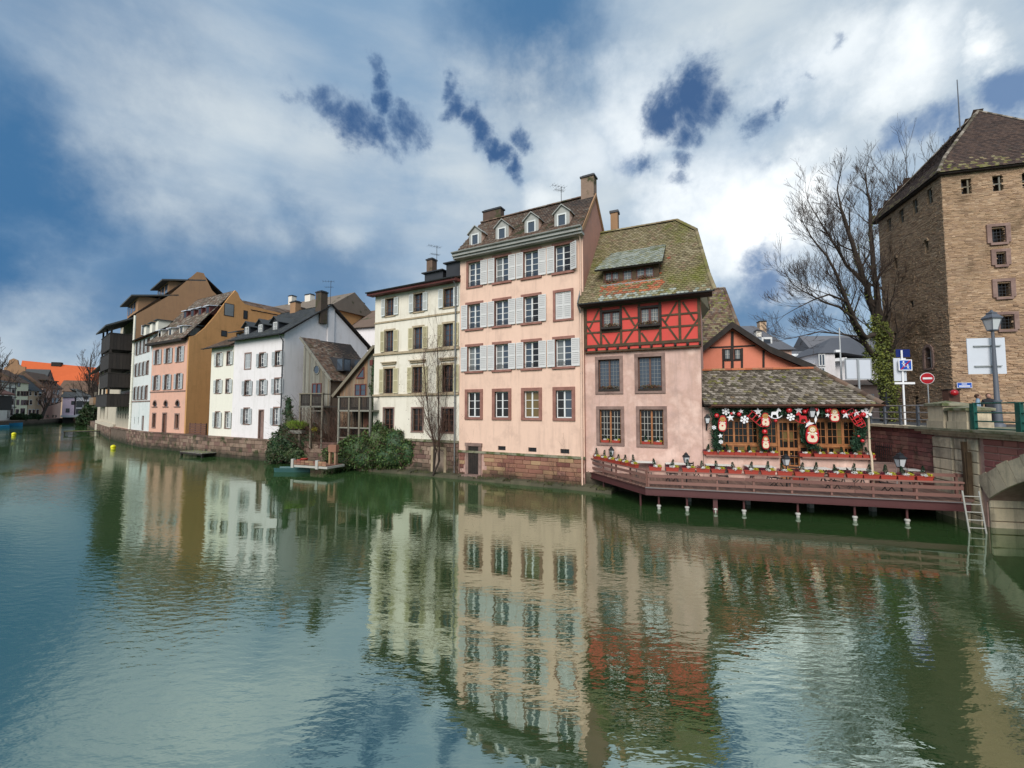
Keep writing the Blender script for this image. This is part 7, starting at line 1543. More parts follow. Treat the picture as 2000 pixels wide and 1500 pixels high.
def planter(P, rz, label, group, con=True, sc2=1.0, hea=True):
    t = thing('flower_box', label, 'flower box', P, rz, group); v = pr2.randint(0, 2); obj('box', PP['box'], None, t)
    if con: obj('conifer', PP['conifer', v], None, t, (pr2.uniform(-.06, 0), .02, .15), (R(pr2.uniform(-6, 6)), R(pr2.uniform(-14, 8)), pr2.uniform(0, 6)), scale=(1, 1, pr2.uniform(.85, 1.15)))
    obj('yellow_flowers', PP['yellow', v], None, t, (.17, -.01, .16)); obj('white_flowers', PP['white', (v + 1) % 3], None, t, (.0, -.05, .17), (0, 0, pr2.uniform(0, 6)))
    if hea: obj('heather', PP['heather', v], None, t, (-.19, -.01, .16))
    t.scale = (sc2, sc2, sc2); return t
for i, px_ in enumerate((1280, 1313, 1345, 1373, 1402, 1435, 1467, 1500, 1532, 1566, 1593.5, 1632, 1668, 1700, 1733, 1767, 1803.6)):
    lx = FT.px(px_, 925, .08)[0]; P_ = FT.w(lx, .08, 1.72)
    planter(P_, R(FT.ang + pr2.uniform(-3, 3)), f'{ordinal(i)} red flower box from the left on the long front railing of the terrace', 'flower boxes on the long terrace railing')
for i, px_ in enumerate((1166, 1180, 1194, 1208, 1221, 1238)):
    lx = FT2.px(px_, 905, .08)[0]; P_ = FT2.w(lx, .08, 1.72)
    planter(P_, R(FT2.ang + pr2.uniform(-3, 3)), f'{ordinal(i)} red flower box from the left on the short slanting terrace railing', 'flower boxes on the short terrace railing')
for i, px_ in enumerate((1383.5, 1403, 1423, 1443.5, 1464, 1486, 1508)):
    lx = FG.px(px_, 878, -.1)[0]; planter(FG.w(lx, -.1, 2.2), R(FG.ang), f'{ordinal(i)} red flower box from the left on the restaurant ledge left of the door', 'flower boxes on the left restaurant ledge', con=i % 2 == 0, sc2=.92)
for i, px_ in enumerate((1571, 1600, 1622, 1645, 1670, 1695)):
    lx = FG.px(px_, 880, -.1)[0]; planter(FG.w(lx, -.1, 2.2), R(FG.ang), f'{ordinal(i)} red flower box from the left on the restaurant ledge right of the door', 'flower boxes on the right restaurant ledge', con=i % 2 == 1, sc2=.92)
planter(FG.w(4.15, -.28, 1.09), R(FG.ang), 'red flower box on the doorstep of the restaurant door', 'flower boxes at the restaurant', hea=False)
k = 0
for wi, (c, z, w_, h) in enumerate(lw[:2]):
    for s_ in (-1, 1):
        planter(FF.w(c + s_ * .3, .06, z + .01), R(FF.ang), ('left' if s_ < 0 else 'right') + ' red flower box in the ' + ('left' if wi == 0 else 'right') + ' ground floor window of the half-timbered house', 'flower boxes in the ground floor windows', con=True, sc2=.82, hea=False)

# tables with folded chairs
tabs = ((1257, 901.5), (1325, 905), (1404, 907), (1483, 910), (1590, 913.6), (1665, 915), (1781, 917))
for i, (x, y) in enumerate(tabs):
    g_ = ground(x, y, TZ0 + .75); t = thing('terrace_table', f'{ordinal(i)} white-topped terrace table from the left behind the flower boxes', 'table', (g_.x, g_.y, TZ0), R(-16 + random.uniform(-8, 8)), 'white terrace tables')
    L2 = .62 if i < 6 else .3; q = MB(); q.box(-L2, L2, -.36, .36, .72, .75); obj('table_top', q, M_['tablewhite'], t)
    for sx in (-1, 1):
        q = MB(); q.bar((sx * L2 * .6, -.3, 0), (sx * L2 * .6, .3, .7), .04, .03); q.bar((sx * L2 * .6, .3, 0), (sx * L2 * .6, -.3, .7), .04, .03); obj('leg', q, M_['iron'], t)
for i, (lx, ly, rz) in enumerate(((1.2, 1.6, 10), (3.4, 1.3, -15), (5.6, 1.4, 30), (7.7, 1.2, 0), (9.6, 1.0, 15), (2.4, 2.6, 40), (6.6, 2.3, -30), (8.9, 2.2, 60))):
    t = thing('terrace_chair', f'{ordinal(i)} dark folding chair among the terrace tables, counted from the left', 'chair', FT.w(lx, ly, TZ0), R(rz), 'dark folding chairs on the terrace')
    if i == 0:
        ch = []
        q = MB(); [q.box(-.2, .2, -.2 + k_ * .082, -.14 + k_ * .082, .43, .45) for k_ in range(5)]; ch.append(('seat', q.mesh('seat', M_['dtimber'])))
        q = MB(); [q.box(-.2, .2, .2, .22, .55 + k_ * .11, .62 + k_ * .11) for k_ in range(3)]; ch.append(('backrest', q.mesh('backrest', M_['dtimber'])))
        for sx in (-1, 1): q = MB(); q.bar((sx * .2, -.25, 0), (sx * .2, .2, .55), .025, .025); q.bar((sx * .2, .22, 0), (sx * .2, -.18, .44), .025, .025); q.bar((sx * .2, .2, .5), (sx * .2, .23, .88), .025, .025); ch.append(('leg', q.mesh('leg', M_['iron'])))
    for nm, me in ch: obj(nm, me, None, t)

# terrace and wall lanterns
for i, (x, y, d__) in enumerate(((1194, 880, 24.2), (1340, 893, 21.0), (1535, 897, 19.4), (1758, 900, 17.9))):
    v = atd(x, y, d__); zf = TZ0; ph = v.z + -.3 - zf
    lamp_thing('terrace_lantern', ['black lantern on a post at the far left end of the terrace', 'black lantern on a post in front of the bare rose plaster wall', 'black lantern on a post in front of the restaurant door', 'black lantern on a post near the stone steps at the right end'][i], (v.x, v.y, zf), ph, .78 if i < 3 else .95, group='black post lanterns on the terrace')
lamp_thing('wall_lantern', 'black wall lantern at the left corner of the restaurant', FG.w(.18, -.28, 3.75), None, .75, bracket=(0, .28, -.15), rz=R(-13))
v = FG.px(1588, 806, -.75); lamp_thing('hanging_lantern', 'black lantern hanging among the red balls over the restaurant window', FG.w(v[0], -.6, v[1] - .25), None, .85, rz=R(-13))
# steps, bin, ladder
t = fthing('stone_steps', 'short flight of grey stone steps between the restaurant and the red wall', 'steps', FG, lx=7.9, ly=-.4, z=TZ0)
for i in range(5): q = MB(); q.box(-.2, 1.3, i * .3, 2.2, i * .17, (i + 1) * .17); obj('step', q, M_['greystone'], t)
q = MB(); q.tube([(1.2, .1, 0), (1.2, .1, .9), (1.0, 1.0, 1.5)], .025, 6) if False else q.tube([(.3, .0, .1), (.3, 0, 1.05), (1.25, -.3, .35)], .022, 6); obj('handrail', q, M_['lightmetal'], t)
t = fthing('iron_gate', 'dark iron bar gate against the red wall behind the steps', 'gate', FBg, lx=-6.6, ly=-.12, z=1.2)
for i in range(9): q = MB(); q.tube([(i * .17, 0, 0), (i * .17, 0, 1.5)], .013, 5); obj('bar', q, M_['iron'], t)
q = MB(); q.box(0, 1.36, -.015, .015, .2, .24); q.box(0, 1.36, -.015, .015, 1.3, 1.34); obj('cross_bar', q, M_['iron'], t)
P_ = ground(1812, 935, TZ0); t = thing('black_waste_box', 'open black waste box standing at the foot of the pale pilaster', 'bin', (P_.x + .1, P_.y + .2, TZ0), R(-14))
q = MB(); q.box(-.42, -.38, -.3, .3, 0, .95); q.box(.38, .42, -.3, .3, 0, .95); q.box(-.38, .38, .26, .3, 0, .95); q.box(-.38, .38, -.3, .26, .5, .54); q.box(-.42, .42, -.3, .3, .95, .98); q.box(-.0, .38, -.3, -.27, .0, .95); obj('body', q, M_['iron'], t)
a = ground(1905, 1042); t = thing('metal_ladder', 'pale metal ladder leaning from the water up to the end of the terrace', 'ladder', (a.x - .1, a.y + .05, 0), R(-14))
for sx in (0, .5): q = MB(); q.tube([(sx, 0, -.5), (sx - .12, .12, 1.5)], .028, 8); obj('side_rail', q, M_['creampaint' if 0 else 'concrete'], t)
for i in range(6): z = -.1 + i * .28; f_ = (z + .5) / 2.0; q = MB(); q.tube([(-.12 * f_, .12 * f_, z), (.5 - .12 * f_, .12 * f_, z)], .02, 6); obj('rung', q, M_['concrete'], t)

# ================================================================== Christmas decorations on the restaurant
def gp(x, y, d): 
    a = FG.px(x, y, d); return FG.w(a[0], d, a[1])
rd = random.Random(21)
def garland(name, label, pts, rad, n, ln=.16):
    mb = MB(); P = [Vector(p_) for p_ in pts]; seg = [(P[i], P[i + 1]) for i in range(len(P) - 1)]; tot = sum((b_ - a).length for a, b_ in seg)
    for a, b_ in seg:
        k_ = int(n * (b_ - a).length / tot)
        for _ in range(k_):
            c = a + (b_ - a) * rd.random() + Vector((rd.gauss(0, 1), rd.gauss(0, .6), rd.gauss(0, 1))) * rad * .55
            d = Vector((rd.gauss(0, 1), rd.gauss(0, .8), rd.gauss(-.6, 1))).normalized(); l_ = ln * rd.uniform(.5, 1.2); s_ = d.cross(Vector((rd.gauss(0, 1), rd.gauss(0, 1), rd.gauss(0, 1)))).normalized() * .022
            mb.add([c - d * l_ / 2, c + s_, c + d * l_ / 2, c - s_], [(0, 1, 2, 3)])
    q = obj(name, mb, M_['fir']); return tag(q, label, 'garland')
garland('fir_garland', 'long fir garland hanging under the restaurant gutter', [gp(x, y, -.3) for x, y in ((1394, 800), (1440, 803), (1500, 803), (1560, 802), (1620, 800), (1690, 801))], .24, 6500)
garland('fir_garland', 'hanging fir branch at the left end of the restaurant front', [gp(x, y, -.22) for x, y in ((1399, 805), (1401, 830), (1400, 850), (1401, 876))], .22, 2300)
garland('fir_garland', 'hanging fir branch between left window and door', [gp(x, y, -.22) for x, y in ((1487, 815), (1490, 835), (1492, 860), (1493, 877))], .19, 1900)
garland('fir_garland', 'hanging fir branch at the right end of the restaurant front', [gp(x, y, -.22) for x, y in ((1687, 805), (1685, 830), (1683, 848), (1676, 862), (1672, 876))], .22, 2300)
garland('fir_garland', 'bushy fir branch under the large doll on the right ledge', [gp(x, y, -.18) for x, y in ((1566, 830), (1570, 860), (1585, 872), (1600, 874))], .12, 800)
FGa = FG.ang
def star_mesh(r_, n=5, inner=.42, th=.03):
    def mk():
        q = MB(); P = []
        for i in range(2 * n): a = math.pi / 2 + math.pi * i / n; rr_ = r_ if i % 2 == 0 else r_ * inner; P.append((rr_ * math.cos(a), rr_ * math.sin(a)))
        q.add([(p_[0], 0, p_[1]) for p_ in P] + [(0, -th, 0), (0, th, 0)], [(i, (i + 1) % (2 * n), 2 * n) for i in range(2 * n)] + [((i + 1) % (2 * n), i, 2 * n + 1) for i in range(2 * n)]); return q.mesh('star', M_['paintwhite'])
    return cached(('star', round(r_, 2), n, inner), mk)
def snow_mesh(r_):
    def mk():
        q = MB()
        for i in range(6):
            a = math.pi / 6 + math.pi * i / 3; d = Vector((math.cos(a), 0, math.sin(a))); q.bar((0, 0, 0), d * r_, .06 * r_ * 3, .02, up=(0, 1, 0))
            c = d * r_ * .72; q.add([c + Vector((math.cos(a + k_ * math.pi / 3) * r_ * .3, -.012, math.sin(a + k_ * math.pi / 3) * r_ * .3)) for k_ in range(6)] + [c + Vector((math.cos(a + k_ * math.pi / 3) * r_ * .3, .012, math.sin(a + k_ * math.pi / 3) * r_ * .3)) for k_ in range(6)], [tuple(range(6)), tuple(range(11, 5, -1))])
        q.add([(math.cos(k_ * math.pi / 3) * r_ * .35, -.02, math.sin(k_ * math.pi / 3) * r_ * .35) for k_ in range(6)], [tuple(range(6))]); return q.mesh('snowflake', M_['paintwhite'])
    return cached(('snow', round(r_, 2)), mk)
PXM = 1 / 37.5   # metres per photo pixel on the restaurant front
def hang(me, x, y, d, label, cat, name, group=None, rot=0.0):
    a = FG.px(x, y, d); o_ = bpy.data.objects.new(name, me); link(o_, None, FG.w(a[0], d, a[1]), (0, R(rot), R(FGa))); return tag(o_, label, cat, group)
stars_ = [(1426.5, 816, 7.5, 'below the left snowflake'), (1447.5, 803.5, 5, 'above the second red ball'), (1480.5, 804, 8, 'above the leaning red sledge'), (1432.5, 806.5, 4.2, 'beside the left snowflake'), (1560, 801, 7.5, 'left of the red rocking horse'), (1616.5, 811, 4.5, 'left of the round doll on the right'),
    (1651.5, 810.5, 7, 'right of the last round doll'), (1672.5, 807, 7, 'over the red sledges'), (1580, 828, 9, 'on the head of the large doll'), (1407, 851.5, 5, 'on the left fir branch'), (1483, 813, 3, 'under the star over the leaning sledge')]
for x, y, r_, lb in stars_: hang(star_mesh(r_ * PXM), x, y, -.5 if y < 826 else -.48, f'white hanging star {lb}', 'star', 'hanging_star', 'white hanging stars', rd.uniform(-12, 12))
for x, y, r_, lb in ((1417.5, 803.5, 7, 'at the left end of the garland'), (1454, 819.5, 7.5, 'over the left window'), (1544.5, 814.5, 7, 'over the restaurant door'), (1692, 806, 9, 'at the right end of the garland'), (1394.5, 835, 4, 'low on the left fir branch'), (1408, 863, 4, 'at the foot of the left fir branch')):
    hang(snow_mesh(r_ * PXM), x, y, -.5, f'white snowflake decoration {lb}', 'snowflake', 'snowflake_ornament', 'white snowflake ornaments', rd.uniform(-15, 15))
balls = [(1400, 812, 4.2, 'at the left corner of the garland'), (1428.5, 808, 2.6, 'between two small stars'), (1443.5, 809.5, 4, 'left of the window snowflake'), (1541, 801.5, 5, 'over the door, largest of the balls'), (1515, 822, 3, 'under the white rocking horse'), (1493.5, 843.5, 4.7, 'on the middle fir branch'), (1572, 804, 4, 'left of the hanging lantern'), (1578.5, 801, 3, 'touching the hanging lantern'), (1593.5, 800, 3.8, 'right of the hanging lantern'), (1616, 802.5, 4, 'above the small star'), (1647, 804.5, 4, 'left of the big right star'), (1686, 810, 4.5, 'at the right end near the snowflake'), (1677, 852, 2, 'small and low on the right fir branch'), (1684.5, 861, 3, 'on the cream downpipe'), (1621, 800, 2.6, 'small, beside the last round doll')]
for x, y, r_, lb in balls: hang(cached(('ball', r_), lambda: MB().ball((0, 0, 0), r_ * PXM, 14, 9).mesh('ball', M_['paintred'])), x, y, -.52, f'glossy red Christmas ball {lb}', 'ball', 'christmas_ball', 'red Christmas balls')
for x, y, lb, rot in ((1597.5, 806, 'upper', 10), (1593, 819, 'lower', 5)):
    def mk(): q = MB(); q.prism_y([(0, -.2), (.06, 0), (0, .2), (-.06, 0)], -.012, .012); return q.mesh('drop', M_['paintwhite'])
    hang(cached('drop', mk), x, y, -.5, f'{lb} white drop ornament right of the hanging lantern', 'ornament', 'drop_ornament', 'white drop ornaments', rot)
def sledge(x, y, l_, rot, label):
    a = FG.px(x, y, -.5); t = thing('toy_sledge', label, 'sledge', FG.w(a[0], -.5, a[1]), R(FGa), 'red toy sledges'); t.rotation_euler = (0, R(rot), R(FGa))
    for s_ in (-1, 1): q = MB(); q.tube([(-l_ / 2, 0, s_ * l_ * .17), (l_ * .35, 0, s_ * l_ * .17), (l_ / 2, 0, s_ * l_ * .10), (l_ * .47, -.05, 0)], .018, 6); obj('runner', q, M_['paintred'], t)
    for k_ in range(4): xx = -l_ * .4 + k_ * l_ * .24; q = MB(); q.box(xx - .02, xx + .02, -.015, .01, -l_ * .17, l_ * .17); obj('slat', q, M_['paintred'], t)
sledge(1478, 818.5, .95, 42, 'red toy sledge leaning down to the right beside the middle doll'); sledge(1668, 814, .95, 60, 'red toy sledge at the right end behind the big star'); sledge(1676, 818, .85, 62, 'second red toy sledge nearest the right fir branch')
def horse(x, y, w_, m, label, flip=1):
    a = FG.px(x, y, -.55); t = thing('rocking_horse_ornament', label, 'ornament', FG.w(a[0], -.55, a[1]), R(FGa)); s_ = w_
    q = MB(); P = [(.5 * math.cos(an) * flip, -.18 + .36 * (1 - math.sin(an)) * .9) for an in [math.radians(d) for d in range(20, 161, 14)]]
    for i in range(len(P) - 1): q.bar((P[i][0] * s_, 0, (P[i][1] * -1 + .0) * s_ * 0 + (-.42 + (abs(P[i][0]) ** 2) * 1.1) * s_), (P[i + 1][0] * s_, 0, (-.42 + (abs(P[i + 1][0]) ** 2) * 1.1) * s_), .03, .05 * s_ / .6, up=(0, 1, 0))
    obj('rocker', q, M_[m], t)
    B_ = [(-.28, -.02), (-.32, -.38), (-.24, -.38), (-.18, -.12), (.06, -.12), (.14, -.38), (.22, -.36), (.18, -.02), (.24, .16), (.38, .12), (.42, .20), (.30, .34), (.22, .42), (.18, .34), (.08, .12), (-.24, .1)]
    q = MB(); q.prism_y([(p_[0] * s_ * flip, p_[1] * s_) for p_ in (B_ if flip > 0 else B_[::-1])], -.02, .02); obj('body', q, M_[m], t)
    return t
horse(1514, 807, .62, 'paintwhite', 'white rocking horse ornament in the garland left of the door'); horse(1567, 815, .66, 'paintred', 'red rocking horse ornament left of the hanging lantern', -1)
def doll(x, y, w_, h_, label, tone, rot=0):
    a = FG.px(x, y, -.5); t = thing('painted_doll_board', label, 'doll', FG.w(a[0], -.5, a[1]), R(FGa), 'painted doll boards'); t.rotation_euler = (0, R(rot), R(FGa)); W2, H2 = w_ * PXM / 2, h_ * PXM / 2
    def outline(k_, n=20):
        P = []
        for i in range(n):
            an = 2 * math.pi * i / n; s_ = math.sin(an); c = math.cos(an); ww2 = W2 * (1 if s_ < .1 else .78 if s_ > .5 else .9); P.append((ww2 * (abs(c) ** .6) * (1 if c > 0 else -1) * k_, H2 * (abs(s_) ** .75) * (1 if s_ > 0 else -1) * k_))
        return P
    q = MB(); q.prism_y(outline(1), -.02, .03); obj('board', q, M_['signred'], t)
    q = MB(); q.add([(p_[0] * .78, -.026, p_[1] * .5 - H2 * .34) for p_ in outline(1)], [tuple(range(20))]); obj('apron', q, M_['creampaint'], t)
    q = MB(); q.add([(W2 * .66 * math.cos(2 * math.pi * i / 16), -.0255, H2 * .52 + W2 * .62 * math.sin(2 * math.pi * i / 16)) for i in range(16)], [tuple(range(16))]); obj('painted_hair', q, M_['gold'], t)
    q = MB(); q.add([(W2 * .42 * math.cos(2 * math.pi * i / 16), -.027, H2 * .48 + W2 * .40 * math.sin(2 * math.pi * i / 16)) for i in range(16)], [tuple(range(16))]); hd = obj('face', q, M_[tone], t)
    q = MB(); [q.ball((s_ * W2 * .16, -.03, H2 * .5), .013, 6, 4) for s_ in (-1, 1)]; obj('eyes', q, M_['iron'], hd)
    q = MB(); q.ball((0, -.02, -H2 * .28), W2 * .36, 8, 5, (1, .12, 1)); q.ball((-W2 * .25, -.02, -H2 * .1), W2 * .16, 8, 5, (1, .2, 1)); q.ball((W2 * .3, -.02, -H2 * .45), W2 * .14, 8, 5, (1, .2, 1)); obj('painted_flowers', q, M_['paintred'], t)
    q = MB(); [q.ball((math.cos(an) * W2 * .62, -.015, H2 * .1 + abs(math.sin(an)) * .03), W2 * .15, 6, 4, (1, .3, 1)) for an in (0, .8, 1.57, 2.3, 3.14)]; obj('white_collar', q, M_['paintwhite'], t)
    return t
doll(1411, 827, 15, 30, 'painted wooden doll board at the left end of the restaurant front', 'gold', 4); doll(1495, 820, 15, 26, 'painted wooden doll board high on the middle fir branch', 'gold'); doll(1495.5, 864, 13, 25, 'painted wooden doll board low on the middle fir branch', 'creampaint'); doll(1586.5, 848, 21, 34, 'largest painted doll board, right of the restaurant door', 'creampaint', 3); doll(1630, 811, 16, 24, 'painted doll board high over the right restaurant window', 'creampaint')

# ================================================================== vegetation
def bare_tree(name, label, P, limbs, seed, depth, wd=1.0, twm='twig', leaf=None, up=.15, spread=.5, minr=.011):
    rg2 = random.Random(seed); t = thing(name, label, 'tree', P); tr = MB(); tw4 = MB()
    for pts, r0, r1, kids, ln in limbs:
        V = [Vector(p_) for p_ in pts]; n = len(V); rad = [r0 + (r1 - r0) * i / (n - 1) for i in range(n)]
        # finer centre line
        F2 = [V[0]]; R2 = [rad[0]]
        for i in range(n - 1):
            for k_ in (1 / 3, 2 / 3, 1): F2.append(V[i].lerp(V[i + 1], k_) + Vector((rg2.uniform(-1, 1), rg2.uniform(-1, 1), 0)) * rad[i] * .25); R2.append(rad[i] + (rad[i + 1] - rad[i]) * k_)
        tr.tube(F2, R2, 8, caps=False)
        for k_ in range(kids):
            f_ = .22 + .78 * (k_ + rg2.random()) / kids; x_ = f_ * (len(F2) - 1); i = min(int(x_), len(F2) - 2); p_ = F2[i].lerp(F2[i + 1], x_ - i); d = (F2[i + 1] - F2[i]).normalized()
            nd = (d + Vector((rg2.uniform(-1, 1), rg2.uniform(-1, 1), rg2.uniform(-.35, .8))) * .85).normalized(); cyl_tree(tr, p_, nd, ln * rg2.uniform(.6, 1.1) * (1.1 - .35 * f_), max(minr * 2, R2[i] * .42), depth, rg2, spread, up, tw4, minr)
        cyl_tree(tr, F2[-1], (F2[-1] - F2[-2]).normalized(), ln * .9, R2[-1], depth, rg2, spread, up, tw4, minr)
    obj('trunk', tr, M_['bark'], t); obj('crown', tw4, M_[twm], t, kind='stuff')
    return t, rg2
# big bare tree left of the tower
DT = 33.0; bp = atd(1733, 799, DT); B0 = Vector((bp.x, DT, 3.5))
def tp_(x, y, dy=0.0): v = atd(x, y, DT + dy); return (v.x - B0.x, v.y - B0.y, v.z - B0.z)
limbs = [([tp_(1735, 822), tp_(1732, 770), tp_(1727, 700), tp_(1722, 660)], .50, .36, 3, 1.8),
    ([tp_(1722, 660), tp_(1705, 600), tp_(1692, 560, -.5), tp_(1672, 500, -1), tp_(1650, 430, -1.4), tp_(1640, 400, -1.4)], .30, .07, 13, 1.35),
    ([tp_(1724, 665), tp_(1716, 600, .5), tp_(1708, 540, .8), tp_(1700, 460, 1), tp_(1700, 400, 1.2), tp_(1693, 370, 1.2)], .26, .06, 12, 1.2),
    ([tp_(1716, 650), tp_(1690, 690 - 30, -1), tp_(1672, 630, -1.6), tp_(1655, 590, -2), tp_(1636, 540, -2), tp_(1615, 500, -2.2), tp_(1590, 470, -2.4)], .19, .05, 13, 1.5),
    ([tp_(1668, 622, -1.7), tp_(1640, 600, -2.2), tp_(1610, 590, -2.4), tp_(1575, 572, -2.6)], .09, .04, 8, 1.5),
    ([tp_(1673, 657, -1.2), tp_(1640, 652, -1.6), tp_(1600, 648, -2), tp_(1570, 655, -2)], .08, .03, 6, 1.3),
    ([tp_(1655, 590, -2), tp_(1620, 575, -2.4), tp_(1590, 585, -2.6), tp_(1560, 600, -2.6)], .08, .03, 5, 1.3),
    ([tp_(1690, 555, -.5), tp_(1655, 520, -1.5), tp_(1625, 470, -2), tp_(1600, 430, -2)], .13, .04, 11, 1.5),
    ([tp_(1728, 690), tp_(1736, 600, 1.5), tp_(1734, 520, 2.5), tp_(1738, 440, 3.0)], .22, .06, 9, 1.4),
    ([tp_(1724, 700), tp_(1700, 690, -.4), tp_(1672, 640, -1)], .22, .15, 2, 1.6)]
t, rg2 = bare_tree('large_bare_tree', 'large bare winter tree with ivied trunk standing left of the brick tower', B0, limbs, 5, 5, up=.16, spread=.55, minr=.011)
lf_ = MB(); trunkpts = [tp_(1733, 800), tp_(1730, 760), tp_(1727, 720), tp_(1722, 690), tp_(1716, 660), tp_(1708, 640), tp_(1700, 700), tp_(1712, 730)]
for c in trunkpts: leaf_cloud(lf_, (c[0], c[1] - .3, c[2]), (.75, .6, 1.0), 800, .085, rg2, inner=0)
for _ in range(260): k_ = limbs[rg2.choice((1, 2, 3))][0]; c = k_[rg2.randint(1, 3)]; leaf_cloud(lf_, (c[0] + rg2.uniform(-.3, .3), c[1], c[2] + rg2.uniform(-1, 1)), (.2, .2, .3), 3, .06, rg2, inner=0)
obj('ivy_leaves', lf_, M_['leafy'], t, kind='stuff')
B1 = Vector((atd(1790, 799, 48).x, 48, 3.5)); f2 = lambda x, y, dy=0: tuple(Vector(atd(x, y, 48 + dy)) - B1)
bare_tree('rear_bare_tree', 'pale bare tree top showing between the large tree and the tower roof', B1, [([f2(1790, 800), f2(1788, 600), f2(1782, 480), f2(1778, 400)], .35, .1, 9, 3.6), ([f2(1786, 600), f2(1765, 480), f2(1752, 420)], .2, .07, 6, 3.0), ([f2(1788, 560), f2(1806, 460), f2(1812, 380)], .2, .07, 6, 3.0)], 9, 4, up=.3, minr=.018)
# thin multi-stemmed tree in front of the cream house
B2 = Vector((*FP.w(-1.55, -.75)[:2], .1)); 
def t2(x, y, d=-.75): a = FP.px(x, y, d); v = FP.w(a[0], d, a[1]); return tuple(v - B2)
L_2 = [([(0, 0, 0), t2(858, 900), t2(857, 840), t2(856, 760), t2(855, 690)], .075, .03, 20, 1.15), ([(0, 0, .1), t2(848, 870), t2(838, 820), t2(832, 760), t2(828, 715)], .055, .02, 17, 1.05), ([(0.05, 0, .1), t2(852, 880), t2(845, 850), t2(842, 800)], .045, .02, 11, .9), ([(0, 0, .2), t2(850, 870, -.9), t2(840, 835, -1.1), t2(829, 805, -1.2)], .04, .015, 6, .9), ([(0, 0, .4), t2(868, 800), t2(880, 720)], .03, .015, 7, .9)]
t, rg3 = bare_tree('thin_bare_tree', 'thin multi-stemmed bare tree growing from the ledge in front of the cream house', B2, L_2, 14, 3, up=.35, spread=.55, minr=.008, twm='redtwig')
lf_ = MB()
for _ in range(700): 
    l_ = rg3.choice(L_2[:2])[0]; c = l_[rg3.randint(2, len(l_) - 1)]; leaf_cloud(lf_, (c[0] + rg3.gauss(0, .7), c[1] + rg3.gauss(0, .4), c[2] + rg3.gauss(0, .8)), (.1, .1, .1), 2, .035, rg3, inner=0)
obj('dry_leaves', lf_, M_['redtwig'], t, kind='stuff')
# scrub by the little door and on the ledge
def scrub(label, P, n, h, seed, m='redtwig', name='bare_shrub'):
    rg4 = random.Random(seed); t = thing(name, label, 'shrub', P); tr = MB(); tw5 = MB()
    for _ in range(n): cyl_tree(tr, Vector((rg4.uniform(-.3, .3), rg4.uniform(-.2, .2), 0)), Vector((rg4.uniform(-.7, .7), rg4.uniform(-.5, .3), 1)).normalized(), h * rg4.uniform(.4, .7), .014, 3, rg4, .6, .2, tw5, .005)
    obj('stems', tr, M_[m], t) if tr.f else None; obj('twigs', tw5, M_[m], t, kind='stuff'); return t
scrub('reddish bare shrub between the cream house and the small cellar door', FE.w(-8.4, -.35, .15), 6, 2.6, 3); scrub('small bare sapling on the ledge under the second cellar vent', FE.w(-4.7, -.4, .15), 3, 1.0, 4); scrub('small bare sapling on the ledge near the downpipes of the tall pink house', FE.w(-1.2, -.4, .15), 3, 1.6, 8); scrub('low tangled twigs at the right end of the ledge', FE.w(-.6, -.5, .1), 5, .7, 12)
# evergreen ivy banks in the garden gap
def ivy(label, blobs_, m, seed, size=.10, dens=110, name='ivy_bush', stems=True, sink=0):
    rg5 = random.Random(seed); c0 = Vector(blobs_[0][0]); P = Vector((c0.x, c0.y, .05)); t = thing(name, label, 'bush', P); mb = MB(); core = MB(); st = MB()
    for (c, r_) in blobs_:
        c = Vector(c) - P; vol = (r_[0] * r_[1] + r_[1] * r_[2] + r_[0] * r_[2]); leaf_cloud(mb, c, r_, int(dens * vol * 4.2), size, rg5, inner=.72)
        for _ in range(int(9 * vol)):
            v = Vector((rg5.gauss(0, 1), rg5.gauss(0, 1), rg5.gauss(0, 1))).normalized(); s_ = rg5.uniform(.12, .32); leaf_cloud(mb, (c.x + v.x * r_[0], c.y + v.y * r_[1], c.z + v.z * r_[2]), (s_, s_, s_), int(34 * s_ / .2), size, rg5, inner=0)
        core.ball(c, .82, 12, 8, r_)
        for _ in range(int(7 * vol)):
            v = Vector((rg5.gauss(0, 1), rg5.gauss(-.5, 1), rg5.gauss(0, 1))).normalized(); a_ = Vector((c.x + v.x * r_[0] * .8, c.y + v.y * r_[1] * .8, c.z + v.z * r_[2] * .8)); b2 = a_ + v * rg5.uniform(.3, .6) + Vector((rg5.uniform(-.2, .2), 0, .05)); st.tube([a_, b2, b2 + Vector((v.x * .25, v.y * .2, -.18))], [.014, .010, .005], 4, caps=False)
    obj('inner_mass', core, M_['leafdk'], t); obj('stray_stems', st, M_['redtwig'], t, kind='stuff'); obj('foliage', mb, M_[m], t, kind='stuff')
    return t
def gpt(x, y, dist): return tuple(atd(x, y, dist))
ivy('dark ivy bank spilling over the quay wall left of the small brick landing', [(gpt(560, 868, 36.3), (1.5, .9, 1.3)), (gpt(592, 860, 36.3), (1.7, .9, 1.4)), (gpt(540, 885, 36.6), (.9, .7, .9)), (gpt(612, 862, 36.4), (.9, .7, 1.2)), (gpt(575, 884, 36), (1.5, .8, .8))], 'leafdk', 31, .085)
ivy('bright ivy bush under the lower left corner of the cream house', [(gpt(775, 870, 32.0), (1.35, .9, 1.35)), (gpt(738, 862, 32.6), (1.1, .8, 1.3)), (gpt(765, 892, 31.6), (1.6, .9, .95)), (gpt(798, 884, 31.4), (.7, .6, 1.0)), (gpt(742, 838, 33.2), (.55, .5, 1.0))], 'leaf', 32, .085)
ivy('dark tangled ivy in the middle of the bank right of the brick landing', [(gpt(705, 880, 32.6), (1.7, 1.0, 1.25)), (gpt(668, 890, 33.2), (1.5, .9, .95)), (gpt(722, 896, 32.2), (1.9, .9, .8)), (gpt(690, 900, 32.6), (1.6, .9, .7))], 'leaf', 33, .085)
